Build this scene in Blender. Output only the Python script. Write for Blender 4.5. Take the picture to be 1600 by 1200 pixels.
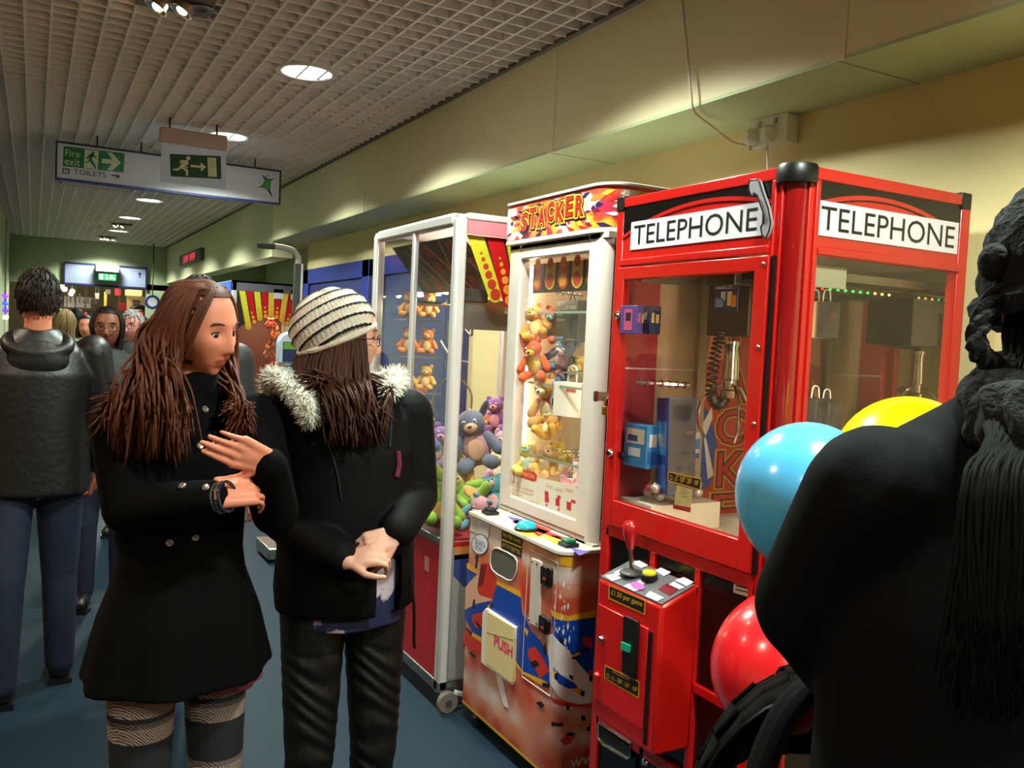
import bpy, bmesh, math, random
import numpy as np
from mathutils import Vector, Matrix, noise
random.seed(7)
sc = bpy.context.scene
for o in list(bpy.data.objects): bpy.data.objects.remove(o)

# ------------------------------------------------------------------ camera
F_PX, YAW, PITCH, ROLL, EYE = 1369.3, .501474, .0505457, .046788, 1.55
_f = np.array([math.sin(YAW)*math.cos(PITCH), math.cos(YAW)*math.cos(PITCH), -math.sin(PITCH)])
_r = np.array([math.cos(YAW), -math.sin(YAW), 0.0]); _u = np.cross(_r, _f)
CR = math.cos(ROLL)*_r + math.sin(ROLL)*_u
CU = -math.sin(ROLL)*_r + math.cos(ROLL)*_u
CF = _f
cam_d = bpy.data.cameras.new('camera'); cam = bpy.data.objects.new('camera', cam_d); sc.collection.objects.link(cam)
cam_d.sensor_width = 36; cam_d.lens = 36*F_PX/1600; cam_d.clip_start = .02
M = Matrix.Identity(4)
for i in range(3):
    M[i][0] = CR[i]; M[i][1] = CU[i]; M[i][2] = -CF[i]
M[2][3] = EYE
cam.matrix_world = M; sc.camera = cam

# ------------------------------------------------------------------ world, exposure
w = bpy.data.worlds.new('world'); sc.world = w; w.use_nodes = True
w.node_tree.nodes['Background'].inputs[0].default_value = (1, .9, .8, 1)
w.node_tree.nodes['Background'].inputs[1].default_value = .012
sc.view_settings.view_transform = 'Standard'; sc.view_settings.look = 'None'
sc.view_settings.exposure = -0.3; sc.view_settings.gamma = 1; sc.view_settings.use_curve_mapping = False
try:
    sc.cycles.use_denoising = True; sc.cycles.max_bounces = 8; sc.cycles.transparent_max_bounces = 16
    sc.cycles.sample_clamp_indirect = 4; sc.cycles.caustics_reflective = False; sc.cycles.caustics_refractive = False
except Exception: pass

# lamps of the corridor: round cool downlights and small warm halogen spots (built as things further down)
DOWNLIGHTS = [(1.17, y) for y in (-3.1, -1.2, .65, 2.55)] + [(1.19, 4.48), (1.15, 6.30), (1.10, 8.22), (1.06, 10.15), (1.04, 12.05), (1.06, 13.95), (1.02, 15.6)]
HALL_FILL_LAMPS = [(-1.1, -3.1), (-1.1, -.6), (-1.1, 1.9), (-1.1, 4.2)]  # unseen warm lamps added over the hall to brighten the right wall
LAMP_W, LAMP_COL = 95.0, (.86, 1.0, .88)
HALL_FILL_W, HALL_FILL_COL = 175.0, (1.0, .83, .63)
HALOGENS = [(.505, 3.86, 7), (1.02, 12.9, 5), (1.00, 15.1, 5)]

# ------------------------------------------------------------------ rays of the camera: real places of things measured in the photo
def ray(px, py): return CR*(px-800)/F_PX - CU*(py-600)/F_PX + CF
C0 = np.array([0, 0, EYE])
def onx(px, py, X): d = ray(px, py); return Vector(C0 + d*(X/d[0]))
def ony(px, py, Y): d = ray(px, py); return Vector(C0 + d*(Y/d[1]))
def onz(px, py, Z): d = ray(px, py); return Vector(C0 + d*((Z-EYE)/d[2]))
def atd(px, py, D): return Vector(C0 + ray(px, py)*D)

# ------------------------------------------------------------------ materials
def lin(c):
    if isinstance(c, str):
        c = c.lstrip('#'); c = [int(c[i:i+2], 16)/255 for i in (0, 2, 4)]
    return tuple((x/12.92 if x <= .04045 else ((x+.055)/1.055)**2.4) for x in c[:3]) + (1,)
MATS = {}
def mat(name, col, rough=.5, metal=0, var=.12, scale=30, bump=0, bscale=80, spec=.5, emit=0, ecol=None, coat=0, alpha=None, sheen=0, stretch=None):
    if name in MATS: return MATS[name]
    m = bpy.data.materials.new(name); m.use_nodes = True; nt = m.node_tree; b = nt.nodes['Principled BSDF']
    c = lin(col)
    tc = nt.nodes.new('ShaderNodeTexCoord'); src = tc.outputs['Object']
    if stretch:
        mp = nt.nodes.new('ShaderNodeMapping'); mp.inputs['Scale'].default_value = stretch
        nt.links.new(src, mp.inputs['Vector']); src = mp.outputs['Vector']
    n = nt.nodes.new('ShaderNodeTexNoise'); n.inputs['Scale'].default_value = scale; n.inputs['Detail'].default_value = 5
    nt.links.new(src, n.inputs['Vector'])
    mx = nt.nodes.new('ShaderNodeMix'); mx.data_type = 'RGBA'
    mx.inputs['A'].default_value = tuple(x*(1-var) for x in c[:3]) + (1,)
    mx.inputs['B'].default_value = tuple(min(1, x*(1+var)) for x in c[:3]) + (1,)
    nt.links.new(n.outputs['Fac'], mx.inputs['Factor']); nt.links.new(mx.outputs['Result'], b.inputs['Base Color'])
    b.inputs['Roughness'].default_value = rough; b.inputs['Metallic'].default_value = metal
    b.inputs['Specular IOR Level'].default_value = spec
    if coat: b.inputs['Coat Weight'].default_value = coat; b.inputs['Coat Roughness'].default_value = .08
    if sheen: b.inputs['Sheen Weight'].default_value = sheen
    if bump:
        n2 = nt.nodes.new('ShaderNodeTexNoise'); n2.inputs['Scale'].default_value = bscale; n2.inputs['Detail'].default_value = 4
        nt.links.new(src, n2.inputs['Vector'])
        bp = nt.nodes.new('ShaderNodeBump'); bp.inputs['Strength'].default_value = bump; bp.inputs['Distance'].default_value = .01
        nt.links.new(n2.outputs['Fac'], bp.inputs['Height']); nt.links.new(bp.outputs['Normal'], b.inputs['Normal'])
    if emit:
        b.inputs['Emission Color'].default_value = lin(ecol or col); b.inputs['Emission Strength'].default_value = emit
    MATS[name] = m; return m
def glass(name, tint=(1, 1, 1), refl=1.0, haze=0.0):
    if name in MATS: return MATS[name]
    m = bpy.data.materials.new(name); m.use_nodes = True; nt = m.node_tree; nt.nodes.clear()
    out = nt.nodes.new('ShaderNodeOutputMaterial'); mix = nt.nodes.new('ShaderNodeMixShader')
    tr = nt.nodes.new('ShaderNodeBsdfTransparent'); tr.inputs[0].default_value = (*tint, 1)
    gl = nt.nodes.new('ShaderNodeBsdfGlossy'); gl.inputs['Roughness'].default_value = .02
    fr = nt.nodes.new('ShaderNodeLayerWeight'); fr.inputs[0].default_value = .5
    pw = nt.nodes.new('ShaderNodeMath'); pw.operation = 'POWER'; pw.inputs[1].default_value = 4.0
    nt.links.new(fr.outputs['Facing'], pw.inputs[0])
    mu = nt.nodes.new('ShaderNodeMath'); mu.operation = 'MULTIPLY_ADD'; mu.inputs[1].default_value = .75*refl; mu.inputs[2].default_value = .035*refl
    nt.links.new(pw.outputs[0], mu.inputs[0]); nt.links.new(mu.outputs[0], mix.inputs[0])
    nt.links.new(gl.outputs[0], mix.inputs[2])
    if haze:
        df = nt.nodes.new('ShaderNodeBsdfDiffuse'); df.inputs[0].default_value = (.5, .55, .6, 1)
        m2 = nt.nodes.new('ShaderNodeMixShader'); m2.inputs[0].default_value = haze
        nt.links.new(tr.outputs[0], m2.inputs[1]); nt.links.new(df.outputs[0], m2.inputs[2]); nt.links.new(m2.outputs[0], mix.inputs[1])
    else: nt.links.new(tr.outputs[0], mix.inputs[1])
    nt.links.new(mix.outputs[0], out.inputs[0]); MATS[name] = m; return m
def vcol_mat(name, rough=.4, coat=.3):
    if name in MATS: return MATS[name]
    m = bpy.data.materials.new(name); m.use_nodes = True; nt = m.node_tree; b = nt.nodes['Principled BSDF']
    a = nt.nodes.new('ShaderNodeVertexColor'); a.layer_name = 'print'
    nt.links.new(a.outputs[0], b.inputs['Base Color']); b.inputs['Roughness'].default_value = rough
    b.inputs['Coat Weight'].default_value = coat; b.inputs['Coat Roughness'].default_value = .15
    MATS[name] = m; return m
def flat(col, rough=.45): return mat('print_%s' % str(col).lstrip('#'), col, rough, var=.03)

# ------------------------------------------------------------------ mesh builder
def frame_of(d):
    d = Vector(d).normalized(); a = Vector((0, 0, 1)) if abs(d.z) < .95 else Vector((1, 0, 0))
    x = d.cross(a).normalized(); return x, d.cross(x).normalized()
class MB:
    def __init__(s): s.v = []; s.f = []; s.m = []; s.mi = 0
    def add(s, vs, fs):
        b = len(s.v); s.v += [tuple(v) for v in vs]; s.f += [tuple(i+b for i in f) for f in fs]; s.m += [s.mi]*len(fs); return s
    def boxb(s, x0, x1, y0, y1, z0, z1):
        return s.add([(x0,y0,z0),(x1,y0,z0),(x1,y1,z0),(x0,y1,z0),(x0,y0,z1),(x1,y0,z1),(x1,y1,z1),(x0,y1,z1)],
                     [(0,3,2,1),(4,5,6,7),(0,1,5,4),(1,2,6,5),(2,3,7,6),(3,0,4,7)])
    def box(s, c, d, R=None):
        x, y, z = d[0]/2, d[1]/2, d[2]/2; c = Vector(c)
        vs = [Vector(p) for p in ((-x,-y,-z),(x,-y,-z),(x,y,-z),(-x,y,-z),(-x,-y,z),(x,-y,z),(x,y,z),(-x,y,z))]
        if R is not None: vs = [R @ v for v in vs]
        return s.add([c+v for v in vs], [(0,3,2,1),(4,5,6,7),(0,1,5,4),(1,2,6,5),(2,3,7,6),(3,0,4,7)])
    def loft(s, rings, cap=True):
        n = len(rings[0]); vs = [p for r in rings for p in r]; fs = []
        for i in range(len(rings)-1):
            for j in range(n):
                k = (j+1) % n; fs.append((i*n+j, i*n+k, (i+1)*n+k, (i+1)*n+j))
        if cap: fs.append(tuple(reversed(range(n)))); fs.append(tuple((len(rings)-1)*n+j for j in range(n)))
        return s.add(vs, fs)
    def tube(s, pts, r, n=8, cap=True):
        pts = [Vector(p) for p in pts]; rs = r if isinstance(r, (list, tuple)) else [r]*len(pts); rings = []; px = None
        for i, p in enumerate(pts):
            d = (pts[min(i+1, len(pts)-1)] - pts[max(i-1, 0)])
            if d.length < 1e-9: d = Vector((0, 0, 1))
            d.normalize()
            if px is None: x, y = frame_of(d)
            else:
                x = px - d*px.dot(d)
                if x.length < 1e-6: x, _ = frame_of(d)
                x.normalize(); y = d.cross(x)
            px = x
            rings.append([p + (x*math.cos(a) + y*math.sin(a))*rs[i] for a in [2*math.pi*k/n for k in range(n)]])
        return s.loft(rings, cap)
    def cyl(s, p0, p1, r0, r1=None, n=16): return s.tube([p0, p1], [r0, r0 if r1 is None else r1], n)
    def ell(s, c, r, R=None, nu=20, nv=12):
        if not isinstance(r, (tuple, list)): r = (r, r, r)
        c = Vector(c); vs = []; fs = []
        for i in range(1, nv):
            t = math.pi*i/nv
            for j in range(nu):
                a = 2*math.pi*j/nu; p = Vector((r[0]*math.sin(t)*math.cos(a), r[1]*math.sin(t)*math.sin(a), r[2]*math.cos(t)))
                vs.append(c + (R @ p if R is not None else p))
        for z in (r[2], -r[2]):
            p = Vector((0, 0, z)); vs.append(c + (R @ p if R is not None else p))
        N = (nv-1)*nu
        for i in range(nv-2):
            for j in range(nu):
                k = (j+1) % nu; fs.append((i*nu+j, (i+1)*nu+j, (i+1)*nu+k, i*nu+k))
        for j in range(nu):
            k = (j+1) % nu; fs.append((N, j, k)); fs.append((N+1, (nv-2)*nu+k, (nv-2)*nu+j))
        return s.add(vs, fs)
    def cap(s, p0, p1, r0, r1=None, n=14):
        r1 = r0 if r1 is None else r1; p0 = Vector(p0); p1 = Vector(p1); d = (p1-p0)
        L = d.length; d = d/L if L > 1e-9 else Vector((0, 0, 1)); pts = []; rs = []
        for k in range(5):
            a = math.pi/2*(k/4); pts.append(p0 - d*r0*math.cos(a)); rs.append(max(r0*math.sin(a), r0*.04))
        for k in range(5):
            a = math.pi/2*(k/4); pts.append(p1 + d*r1*math.sin(a)); rs.append(max(r1*math.cos(a), r1*.04))
        x, y = frame_of(d)
        return s.loft([[p + (x*math.cos(t) + y*math.sin(t))*rr for t in [2*math.pi*k/n for k in range(n)]] for p, rr in zip(pts, rs)])
    def lathe(s, prof, c=(0, 0, 0), n=24, R=None):
        c = Vector(c); rings = []; cap = prof[0][0] < .006 and prof[-1][0] < .006
        if not cap and prof[0] != prof[-1]: prof = list(prof)+[prof[0]]
        for r, z in prof:
            ring = [Vector((r*math.cos(2*math.pi*k/n), r*math.sin(2*math.pi*k/n), z)) for k in range(n)]
            rings.append([c + (R @ p if R is not None else p) for p in ring])
        return s.loft(rings, cap)
    def prism(s, pts, vec):
        pts = [Vector(p) for p in pts]; n = len(pts); vec = Vector(vec)
        fs = [tuple(range(n)), tuple(n+i for i in reversed(range(n)))]
        for i in range(n):
            k = (i+1) % n; fs.append((i, i+n, k+n, k))
        return s.add(pts + [p+vec for p in pts], fs)
    def poly(s, pts): return s.add(pts, [tuple(range(len(pts)))])
    def mesh(s, name, ms, smooth=35, fix=True):
        me = bpy.data.meshes.new(name); me.from_pydata(s.v, [], s.f)
        for m in (ms if isinstance(ms, (list, tuple)) else [ms]): me.materials.append(m)
        if any(s.m): me.polygons.foreach_set('material_index', s.m)
        if fix:
            bm = bmesh.new(); bm.from_mesh(me); bmesh.ops.recalc_face_normals(bm, faces=bm.faces); bm.to_mesh(me); bm.free()
        if smooth:
            me.shade_smooth()
            if smooth < 180: me.set_sharp_from_angle(angle=math.radians(smooth))
        me.update(); return me
    def build(s, name, ms, parent=None, smooth=35, bevel=0, fix=True):
        return link(name, s.mesh(name, ms, smooth, fix), parent, bevel)
def wm(o):
    m = o.matrix_basis.copy()
    return m if o.parent is None else wm(o.parent) @ o.matrix_parent_inverse @ m
def link(name, me, parent=None, bevel=0):
    o = bpy.data.objects.new(name, me); sc.collection.objects.link(o)
    if parent is not None:
        o.parent = parent; o.matrix_parent_inverse = wm(parent).inverted()
    if bevel:
        b = o.modifiers.new('bevel', 'BEVEL'); b.width = bevel; b.segments = 2; b.limit_method = 'ANGLE'; b.angle_limit = math.radians(40)
    return o
def tag(o, label=None, cat=None, group=None, kind=None):
    if label: o['label'] = label
    if cat: o['category'] = cat
    if group: o['group'] = group
    if kind: o['kind'] = kind
    return o
def thing(name, label, cat, loc=(0, 0, 0), rz=0, group=None):
    o = bpy.data.objects.new(name, None); sc.collection.objects.link(o); o.location = loc; o.rotation_euler = (0, 0, rz); o.empty_display_size = .05
    return tag(o, label, cat, group)
def struct(name, mb, ms, smooth=35, bevel=0): return tag(mb.build(name, ms, None, smooth, bevel), kind='structure')
def dup(root, mtx, label=None, group=None, recol=None):
    r = root.copy(); sc.collection.objects.link(r); r.matrix_basis = mtx
    if label: r['label'] = label
    if group: r['group'] = group
    def kids(a, b):
        for ch in list(a.children):
            c = ch.copy(); sc.collection.objects.link(c); c.parent = b
            if recol and ch.data and len(c.material_slots):
                k = ch.name.split('.')[0]
                if k in recol: c.material_slots[0].link = 'OBJECT'; c.material_slots[0].material = recol[k]
            kids(ch, c)
    kids(root, r); return r
def remeshed(mb, voxel, iters=4, fac=.5):
    me = bpy.data.meshes.new('tmp'); me.from_pydata(mb.v, [], mb.f)
    bm = bmesh.new(); bm.from_mesh(me); bmesh.ops.recalc_face_normals(bm, faces=bm.faces); bm.to_mesh(me); bm.free()
    o = bpy.data.objects.new('tmp', me); sc.collection.objects.link(o)
    r = o.modifiers.new('r', 'REMESH'); r.mode = 'VOXEL'; r.voxel_size = voxel; r.use_smooth_shade = True
    if iters: s_ = o.modifiers.new('s', 'SMOOTH'); s_.factor = fac; s_.iterations = iters
    dg = bpy.context.evaluated_depsgraph_get(); ev = o.evaluated_get(dg); out = bpy.data.meshes.new_from_object(ev)
    bpy.data.objects.remove(o); bpy.data.meshes.remove(me); out.shade_smooth(); return out
def coords(me):
    a = np.empty(len(me.vertices)*3, np.float32); me.vertices.foreach_get('co', a); return a.reshape(-1, 3)
def setco(me, a): me.vertices.foreach_set('co', np.ascontiguousarray(a, np.float32).ravel()); me.update()
def text_geo(s, offset=0.0, bold=0.0):
    cu = bpy.data.curves.new('t', 'FONT'); cu.body = s; cu.offset = offset; cu.resolution_u = 3
    o = bpy.data.objects.new('t', cu); sc.collection.objects.link(o)
    dg = bpy.context.evaluated_depsgraph_get(); me = bpy.data.meshes.new_from_object(o.evaluated_get(dg))
    bpy.data.objects.remove(o); bpy.data.curves.remove(cu)
    v = coords(me).copy(); f = [tuple(p.vertices) for p in me.polygons]; bpy.data.meshes.remove(me); return v, f
def text(s, place, u0, v0, W, H, m, parent, name='lettering', offset=0.0, ref=None, mb=None):
    """lettering printed on a surface: place(u, v) gives the point; the word fills W x H from (u0, v0)"""
    v, f = text_geo(s, offset)
    rv = v if ref is None else text_geo(ref)[0]
    if offset: rv = text_geo(s)[0]
    a, b = rv.min(0), rv.max(0)
    own = mb is None; mb = mb or MB()
    mb.add([place(u0 + (p[0]-a[0])/(b[0]-a[0])*W, v0 + (p[1]-a[1])/max(1e-6, b[1]-a[1])*H) for p in v], f)
    if own: return mb.build(name, m, parent, smooth=0, fix=False)
# ================================================================== THE SETTING
m_wall = mat('wall_paint', '#d8c18c', .65, var=.05, scale=6, bump=.04, bscale=220)
m_beam = mat('beam_paint', '#e0d0aa', .6, var=.05, scale=5, bump=.03, bscale=200)
m_soffit = mat('soffit_green', '#b2bc92', .6, var=.06, scale=5)  # underside toned greener and darker than the beam face
m_floor = mat('floor_vinyl', '#152734', .55, var=.75, scale=190, bump=.02, bscale=300, spec=.18)
m_grid = mat('ceiling_blade_white', '#ece0da', .5, var=.08, scale=12)
m_void = mat('ceiling_void', '#98898a', .8, var=.2, scale=4)
m_green = mat('alcove_paint', '#9aa382', .6, var=.08, scale=4)
m_white = mat('white_plastic', '#e6e2dc', .35, var=.04)
m_black = mat('black_plastic', '#0c0c0d', .4, var=.1)
m_dark = mat('dark_grey', '#26241f', .6, var=.15)
m_chrome = mat('chrome', '#d8d4cc', .12, 1, var=.05)
m_steel = mat('brushed_steel', '#8f8d8a', .35, .9, var=.12, scale=60, stretch=(1, 1, 20))
WX, BX, SZ, CZ = 2.35, 2.0, 2.385, 2.85

fl = struct('floor', MB().boxb(-3.2, 5, -5, 31, -.1, 0), m_floor)
for yy in (5.2, 9.2, 13.2):
    MB().boxb(-3.2, WX, yy, yy+.006, 0, .0012).build('seam', mat('floor_seam', '#2b3a49', .6), fl)
struct('wall_right', MB().boxb(WX, WX+.15, -5, 8.57, 0, 3.0), m_wall)
wa = MB(); wa.boxb(2.95, 3.1, 8.57, 16.3, 0, 3.0); wa.boxb(WX+.15, 3.1, 8.5, 8.57, 0, 3.0); wa.boxb(2.2, 2.95, 13.0, 13.1, 0, 2.9)
struct('wall_alcove', wa, m_green)
struct('wall_left', MB().boxb(-.5, -.35, 5.5, 16.2, 0, 3.0), m_green)
struct('wall_hall_side', MB().boxb(-3.3, -3.2, -5, 5.6, 0, 3.0), m_wall)
struct('wall_hall_end', MB().boxb(-3.3, -.5, 5.5, 5.65, 0, 3.0), m_wall)
struct('wall_back', MB().boxb(-3.3, 2.5, -5.1, -5, 0, 3.0), m_wall)
# boxed beam along the right wall: fascia, soffit, and its deeper continuation past the doors
tb = MB(); tb.boxb(BX, WX, -5, 8.57, SZ+.012, 3.0)
trim1 = struct('trim_1', tb, m_beam)
sf = MB().boxb(BX, WX, -5, 8.57, SZ, SZ+.012).build('soffit_board', m_soffit, trim1)
for y0 in (3.37, 1.78, 5.9):
    MB().boxb(BX-.003, BX, y0, y0+.05, SZ, CZ).build('batten', m_beam, trim1)
    MB().boxb(BX, WX, y0+.02, y0+.026, SZ-.0015, SZ).build('soffit_joint', mat('joint', '#8b9270', .7), trim1)
t2 = MB(); t2.boxb(BX, 2.2, 8.57, 16.2, 2.24, 3.0); t2.boxb(2.2, 2.95, 8.57, 16.2, 2.56, 2.62)
struct('trim_2', t2, mat('fascia_far', '#c4bd98', .6, var=.05, scale=4))
MB_ = MB()
# ceiling: dark void board, hung white open-cell blades as parts
ce = MB(); ce.boxb(-3.2, BX+.05, -5, 16.2, 2.93, 3.0)
ceil = struct('ceiling', ce, m_void)
lb = MB().boxb(-.005, .005, .4, 16.2, CZ, CZ+.045).mesh('ceiling_blade', m_grid, 0)
tbm = MB().boxb(-.75, BX-.004, -.005, .005, CZ+.0005, CZ+.045).mesh('ceiling_cross_blade', m_grid, 0)
n = 0
x = BX-.012
while x > -.75:
    o = link('ceiling_blade', lb, ceil); o.location.x = x; x -= .1022; n += 1
y = .45
while y < 16.2:
    o = link('ceiling_cross_blade', tbm, ceil); o.location.y = y; y += .1045 if y < 7 else .115
pl = MB(); pl.boxb(-3.2, -.75, -5, 16.2, CZ, CZ+.02); pl.boxb(-.75, BX, -5, .4, CZ, CZ+.02)
pl.build('ceiling_panel', m_grid, ceil)
MB().boxb(BX-.025, BX, .4, 16.2, CZ-.004, CZ+.012).build('edge_angle', mat('edge_angle', '#4b443b', .6), ceil)

# ------------------------------------------------------------------ blue doors in the right wall
m_blue = mat('blue_gloss_paint', '#23307f', .35, var=.1, scale=8)
m_blue2 = mat('blue_door_leaf', '#2a3069', .4, var=.12, scale=6)
def door(name, y0, y1, z1):
    d = MB()
    d.boxb(WX-.05, WX+.01, y0, y0+.16, 0, z1); d.boxb(WX-.05, WX+.01, y1-.16, y1, 0, z1); d.boxb(WX-.05, WX+.01, y0, y1, z1-.14, z1)
    fr = struct(name, d, m_blue, bevel=.006)
    ym = (y0+y1)/2
    for a, b in ((y0+.17, ym-.004), (ym+.004, y1-.17)):
        lf = MB().boxb(WX-.03, WX+.005, a, b, .01, z1-.15).build('door_leaf', m_blue2, fr, bevel=.003)
        MB().boxb(WX-.036, WX-.03, a+.12, b-.12, .2, .95).build('door_panel', m_blue, lf)
        MB().boxb(WX-.036, WX-.03, a+.12, b-.12, 1.1, z1-.3).build('door_panel', m_blue2, lf)
        hy = b-.08 if a < ym-.1 else a+.08
        MB().tube([(WX-.03, hy, 1.0), (WX-.08, hy, 1.0), (WX-.08, hy, 1.18), (WX-.03, hy, 1.18)], .009).build('door_handle', m_steel, lf)
door('door_1', 6.62, 8.52, 2.13); door('door_2', 4.86, 6.45, 2.13)

# ------------------------------------------------------------------ round downlights
m_glow = mat('downlight_glow', '#f4fbf6', .4, emit=9, ecol='#eefcf2')
m_ring = mat('downlight_trim', '#d9d5cd', .3, var=.03)
def downlight(x, y, label, i, hall=False):
    t = thing('downlight', label, 'ceiling light', (x, y, CZ), group='round downlights')
    MB().lathe([(.128, -.006), (.152, -.006), (.154, 0), (.152, .06), (.128, .06), (.124, .0)], (x, y, CZ), 32).build('trim_ring', m_ring, t)
    MB().lathe([(.001, .004), (.122, .004), (.125, .012), (.125, .05), (.001, .05)], (x, y, CZ), 32).build('diffuser', m_glow, t)
    L = bpy.data.lights.new('lamp', 'SPOT'); L.energy = HALL_FILL_W if hall else LAMP_W*4; L.color = HALL_FILL_COL if hall else LAMP_COL; L.spot_size = math.radians(140); L.spot_blend = .35; L.shadow_soft_size = .11
    lo = bpy.data.objects.new('lamp', L); sc.collection.objects.link(lo); lo.parent = t; lo.location = (0, 0, -.012)
ords = ['behind the camera', 'second behind the camera', 'over the camera', 'just above the frame', 'large bright one before the hanging sign', 'half hidden by the white exit box', 'first one seen under the hanging sign', 'second under the hanging sign', 'third under the hanging sign', 'fourth under the hanging sign', 'last one by the far board']
for i, (x, y) in enumerate(DOWNLIGHTS): downlight(x, y, 'round cool white ceiling downlight, ' + ords[i], i)
for i, (x, y) in enumerate(HALL_FILL_LAMPS): downlight(x, y, 'added warm fill lamp, unseen over the open hall, number %s from the back wall' % ['one', 'two', 'three', 'four'][i], i, True)
# halogen spots
m_fil = mat('halogen_glow', '#ffe2b0', .4, emit=40, ecol='#ffd9a0')
for i, (x, y, pw) in enumerate(HALOGENS):
    t = thing('halogen_spotlight', ['twin halogen spotlight in a dark square plate above the sign', 'warm halogen spotlight shining pink white beside a downlight', 'warm halogen spotlight nearest the far board'][i], 'spotlight', (x, y, CZ))
    pm = MB(); pm.boxb(x-.16, x+.12, y-.12, y+.12, CZ-.006, CZ+.01); pm.build('plate', mat('lamp_plate', '#7a644c', .35, .6), t, bevel=.004)
    for k in range(2):
        c = Vector((x-.09+.09*k, y-.02*k, CZ-.03)); R = Matrix.Rotation(.5, 3, 'Y')
        MB().lathe([(.02, .03), (.04, .02), (.048, -.012), (.043, -.012), (.03, .0), (.004, .015)], c, 16, R).build('reflector', m_chrome, t)
        MB().ell(c+Vector((0, 0, -.006)), (.022, .022, .014), R, 12, 8).build('bulb', m_fil, t)
    MB().lathe([(.03, 0), (.055, -.004), (.06, 0), (.03, .004)], (x+.07, y, CZ-.01), 20).build('empty_socket', m_steel, t)
    L = bpy.data.lights.new('lamp', 'SPOT'); L.energy = pw*4; L.color = (1, .72, .42); L.spot_size = math.radians(150); L.spot_blend = .7; L.shadow_soft_size = .03
    lo = bpy.data.objects.new('lamp', L); sc.collection.objects.link(lo); lo.parent = t; lo.location = (-.05, 0, -.055)
# air vents
for i, (x0, x1, y, lb_) in enumerate(((.2, .82, 9.47, 'long white slotted air vent just behind the hanging sign'), (.18, .78, 13.35, 'long white slotted air vent far along the ceiling'))):
    t = thing('air_vent', lb_, 'vent', ((x0+x1)/2, y, CZ))
    fm = MB(); fm.boxb(x0, x1, y-.07, y-.055, CZ-.03, CZ+.01); fm.boxb(x0, x1, y+.055, y+.07, CZ-.03, CZ+.01); fm.boxb(x0, x0+.015, y-.07, y+.07, CZ-.03, CZ+.01); fm.boxb(x1-.015, x1, y-.07, y+.07, CZ-.03, CZ+.01)
    fm.build('vent_frame', m_grid, t)
    sm = MB().box((0, 0, 0), (.006, .11, .03)).mesh('slat', m_dark, 0)
    for k in range(14):
        o = link('slat', sm, t); o.location = Vector((x0+.03+k*(x1-x0-.06)/13-(x0+x1)/2, 0, -.01)); o.matrix_parent_inverse.identity()

# ------------------------------------------------------------------ hanging sign and exit boxes
def Pl(Y):  # plane facing the camera down the corridor
    return lambda u, v: Vector((u, Y, v))
def pp(Y, pts): return [ony(x, y, Y) for x, y in pts]
m_signw = mat('sign_white', '#e4e1e6', .3, var=.03)
m_gr = mat('sign_green', '#0f6b3a', .4, var=.04); m_navy = mat('sign_navy', '#1c1c4a', .4); m_cream = mat('glow_cream', '#dfe0b8', .4)
Y1 = 6.95
a = ony(90, 224, Y1); b = ony(437, 268, Y1); c = ony(88, 277, Y1)
X0, X1, Z1, Z0 = a.x, b.x, (a.z+b.z)/2, c.z
t = thing('hanging_sign', 'long white hanging sign with green fire exit panel and TOILETS lettering', 'sign', ((X0+X1)/2, Y1, Z0))
MB().boxb(X0, X1, Y1, Y1+.05, Z0, Z1).build('sign_panel', m_signw, t)
fm = MB(); fm.boxb(X0-.012, X1+.012, Y1-.006, Y1+.056, Z1, Z1+.014); fm.boxb(X0-.012, X0, Y1-.006, Y1+.056, Z0, Z1); fm.boxb(X1, X1+.012, Y1-.006, Y1+.056, Z0, Z1)
fm.build('sign_frame', mat('sign_frame_dark', '#1a1622', .4), t)
MB().boxb(X0-.012, X1+.012, Y1-.006, Y1+.056, Z0-.016, Z0).build('bottom_rail', mat('sign_rail_blue', '#2a2f7a', .35), t)
for hx in (152, 221, 400):
    h = ony(hx, 240, Y1); MB().cyl((h.x, Y1+.025, Z1), (h.x, Y1+.025, CZ+.02), .006, n=8).build('hanger_rod', m_dark, t)
YF = Y1-.002; s_ = 170/1600
def c1(x, y): return (90+x*s_, 220+y*s_)
def dec(name, Y, pts, m, par, conv=c1): return MB().poly(pp(Y, [conv(*p) for p in pts])).build(name, m, par, 0, fix=False)
dec('fire_exit_panel', YF, ((88, 75), (985, 185), (970, 468), (75, 370)), m_gr, t)
dec('pictogram_field', YF-.001, ((400, 125), (605, 150), (590, 420), (385, 395)), m_cream, t)
mbt = MB()
def tx(s, x0, y0, x1, y1, Y, conv=c1, mbx=None, m=None, par=None, name='lettering'):
    p = ony(*conv(x0, y0), Y); q = ony(*conv(x1, y1), Y)
    v, f = text_geo(s); aa, bb = v.min(0), v.max(0); mm = MB()
    # bottom-left p, top-right q
    mm.add([(p.x+(k[0]-aa[0])/(bb[0]-aa[0])*(q.x-p.x), Y, p.z+(k[1]-aa[1])/(bb[1]-aa[1])*(q.z-p.z)) for k in v], f)
    return mm.build(name, m, par, 0, fix=False)
tx('Fire', 112, 222, 330, 152, YF-.001, m=m_cream, par=t); tx('exit', 105, 348, 330, 275, YF-.001, m=m_cream, par=t)
tx('TOILETS', 238, 487, 712, 470, YF-.001, m=m_navy, par=t)
mb = MB()
for pts in (((455, 215), (520, 200), (575, 240), (560, 255), (515, 225), (470, 240), (430, 270), (415, 265)),((480, 190), (530, 190), (505, 275), (540, 330), (565, 385), (555, 412), (535, 385), (470, 300), (462, 310), (400, 330), (398, 315), (450, 300)),): mb.poly(pp(YF-.002, [c1(*p) for p in pts]))
cc = [(525+22*math.cos(k*.52), 178+24*math.sin(k*.52)) for k in range(12)]; mb.poly(pp(YF-.002, [c1(*p) for p in cc]))
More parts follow.
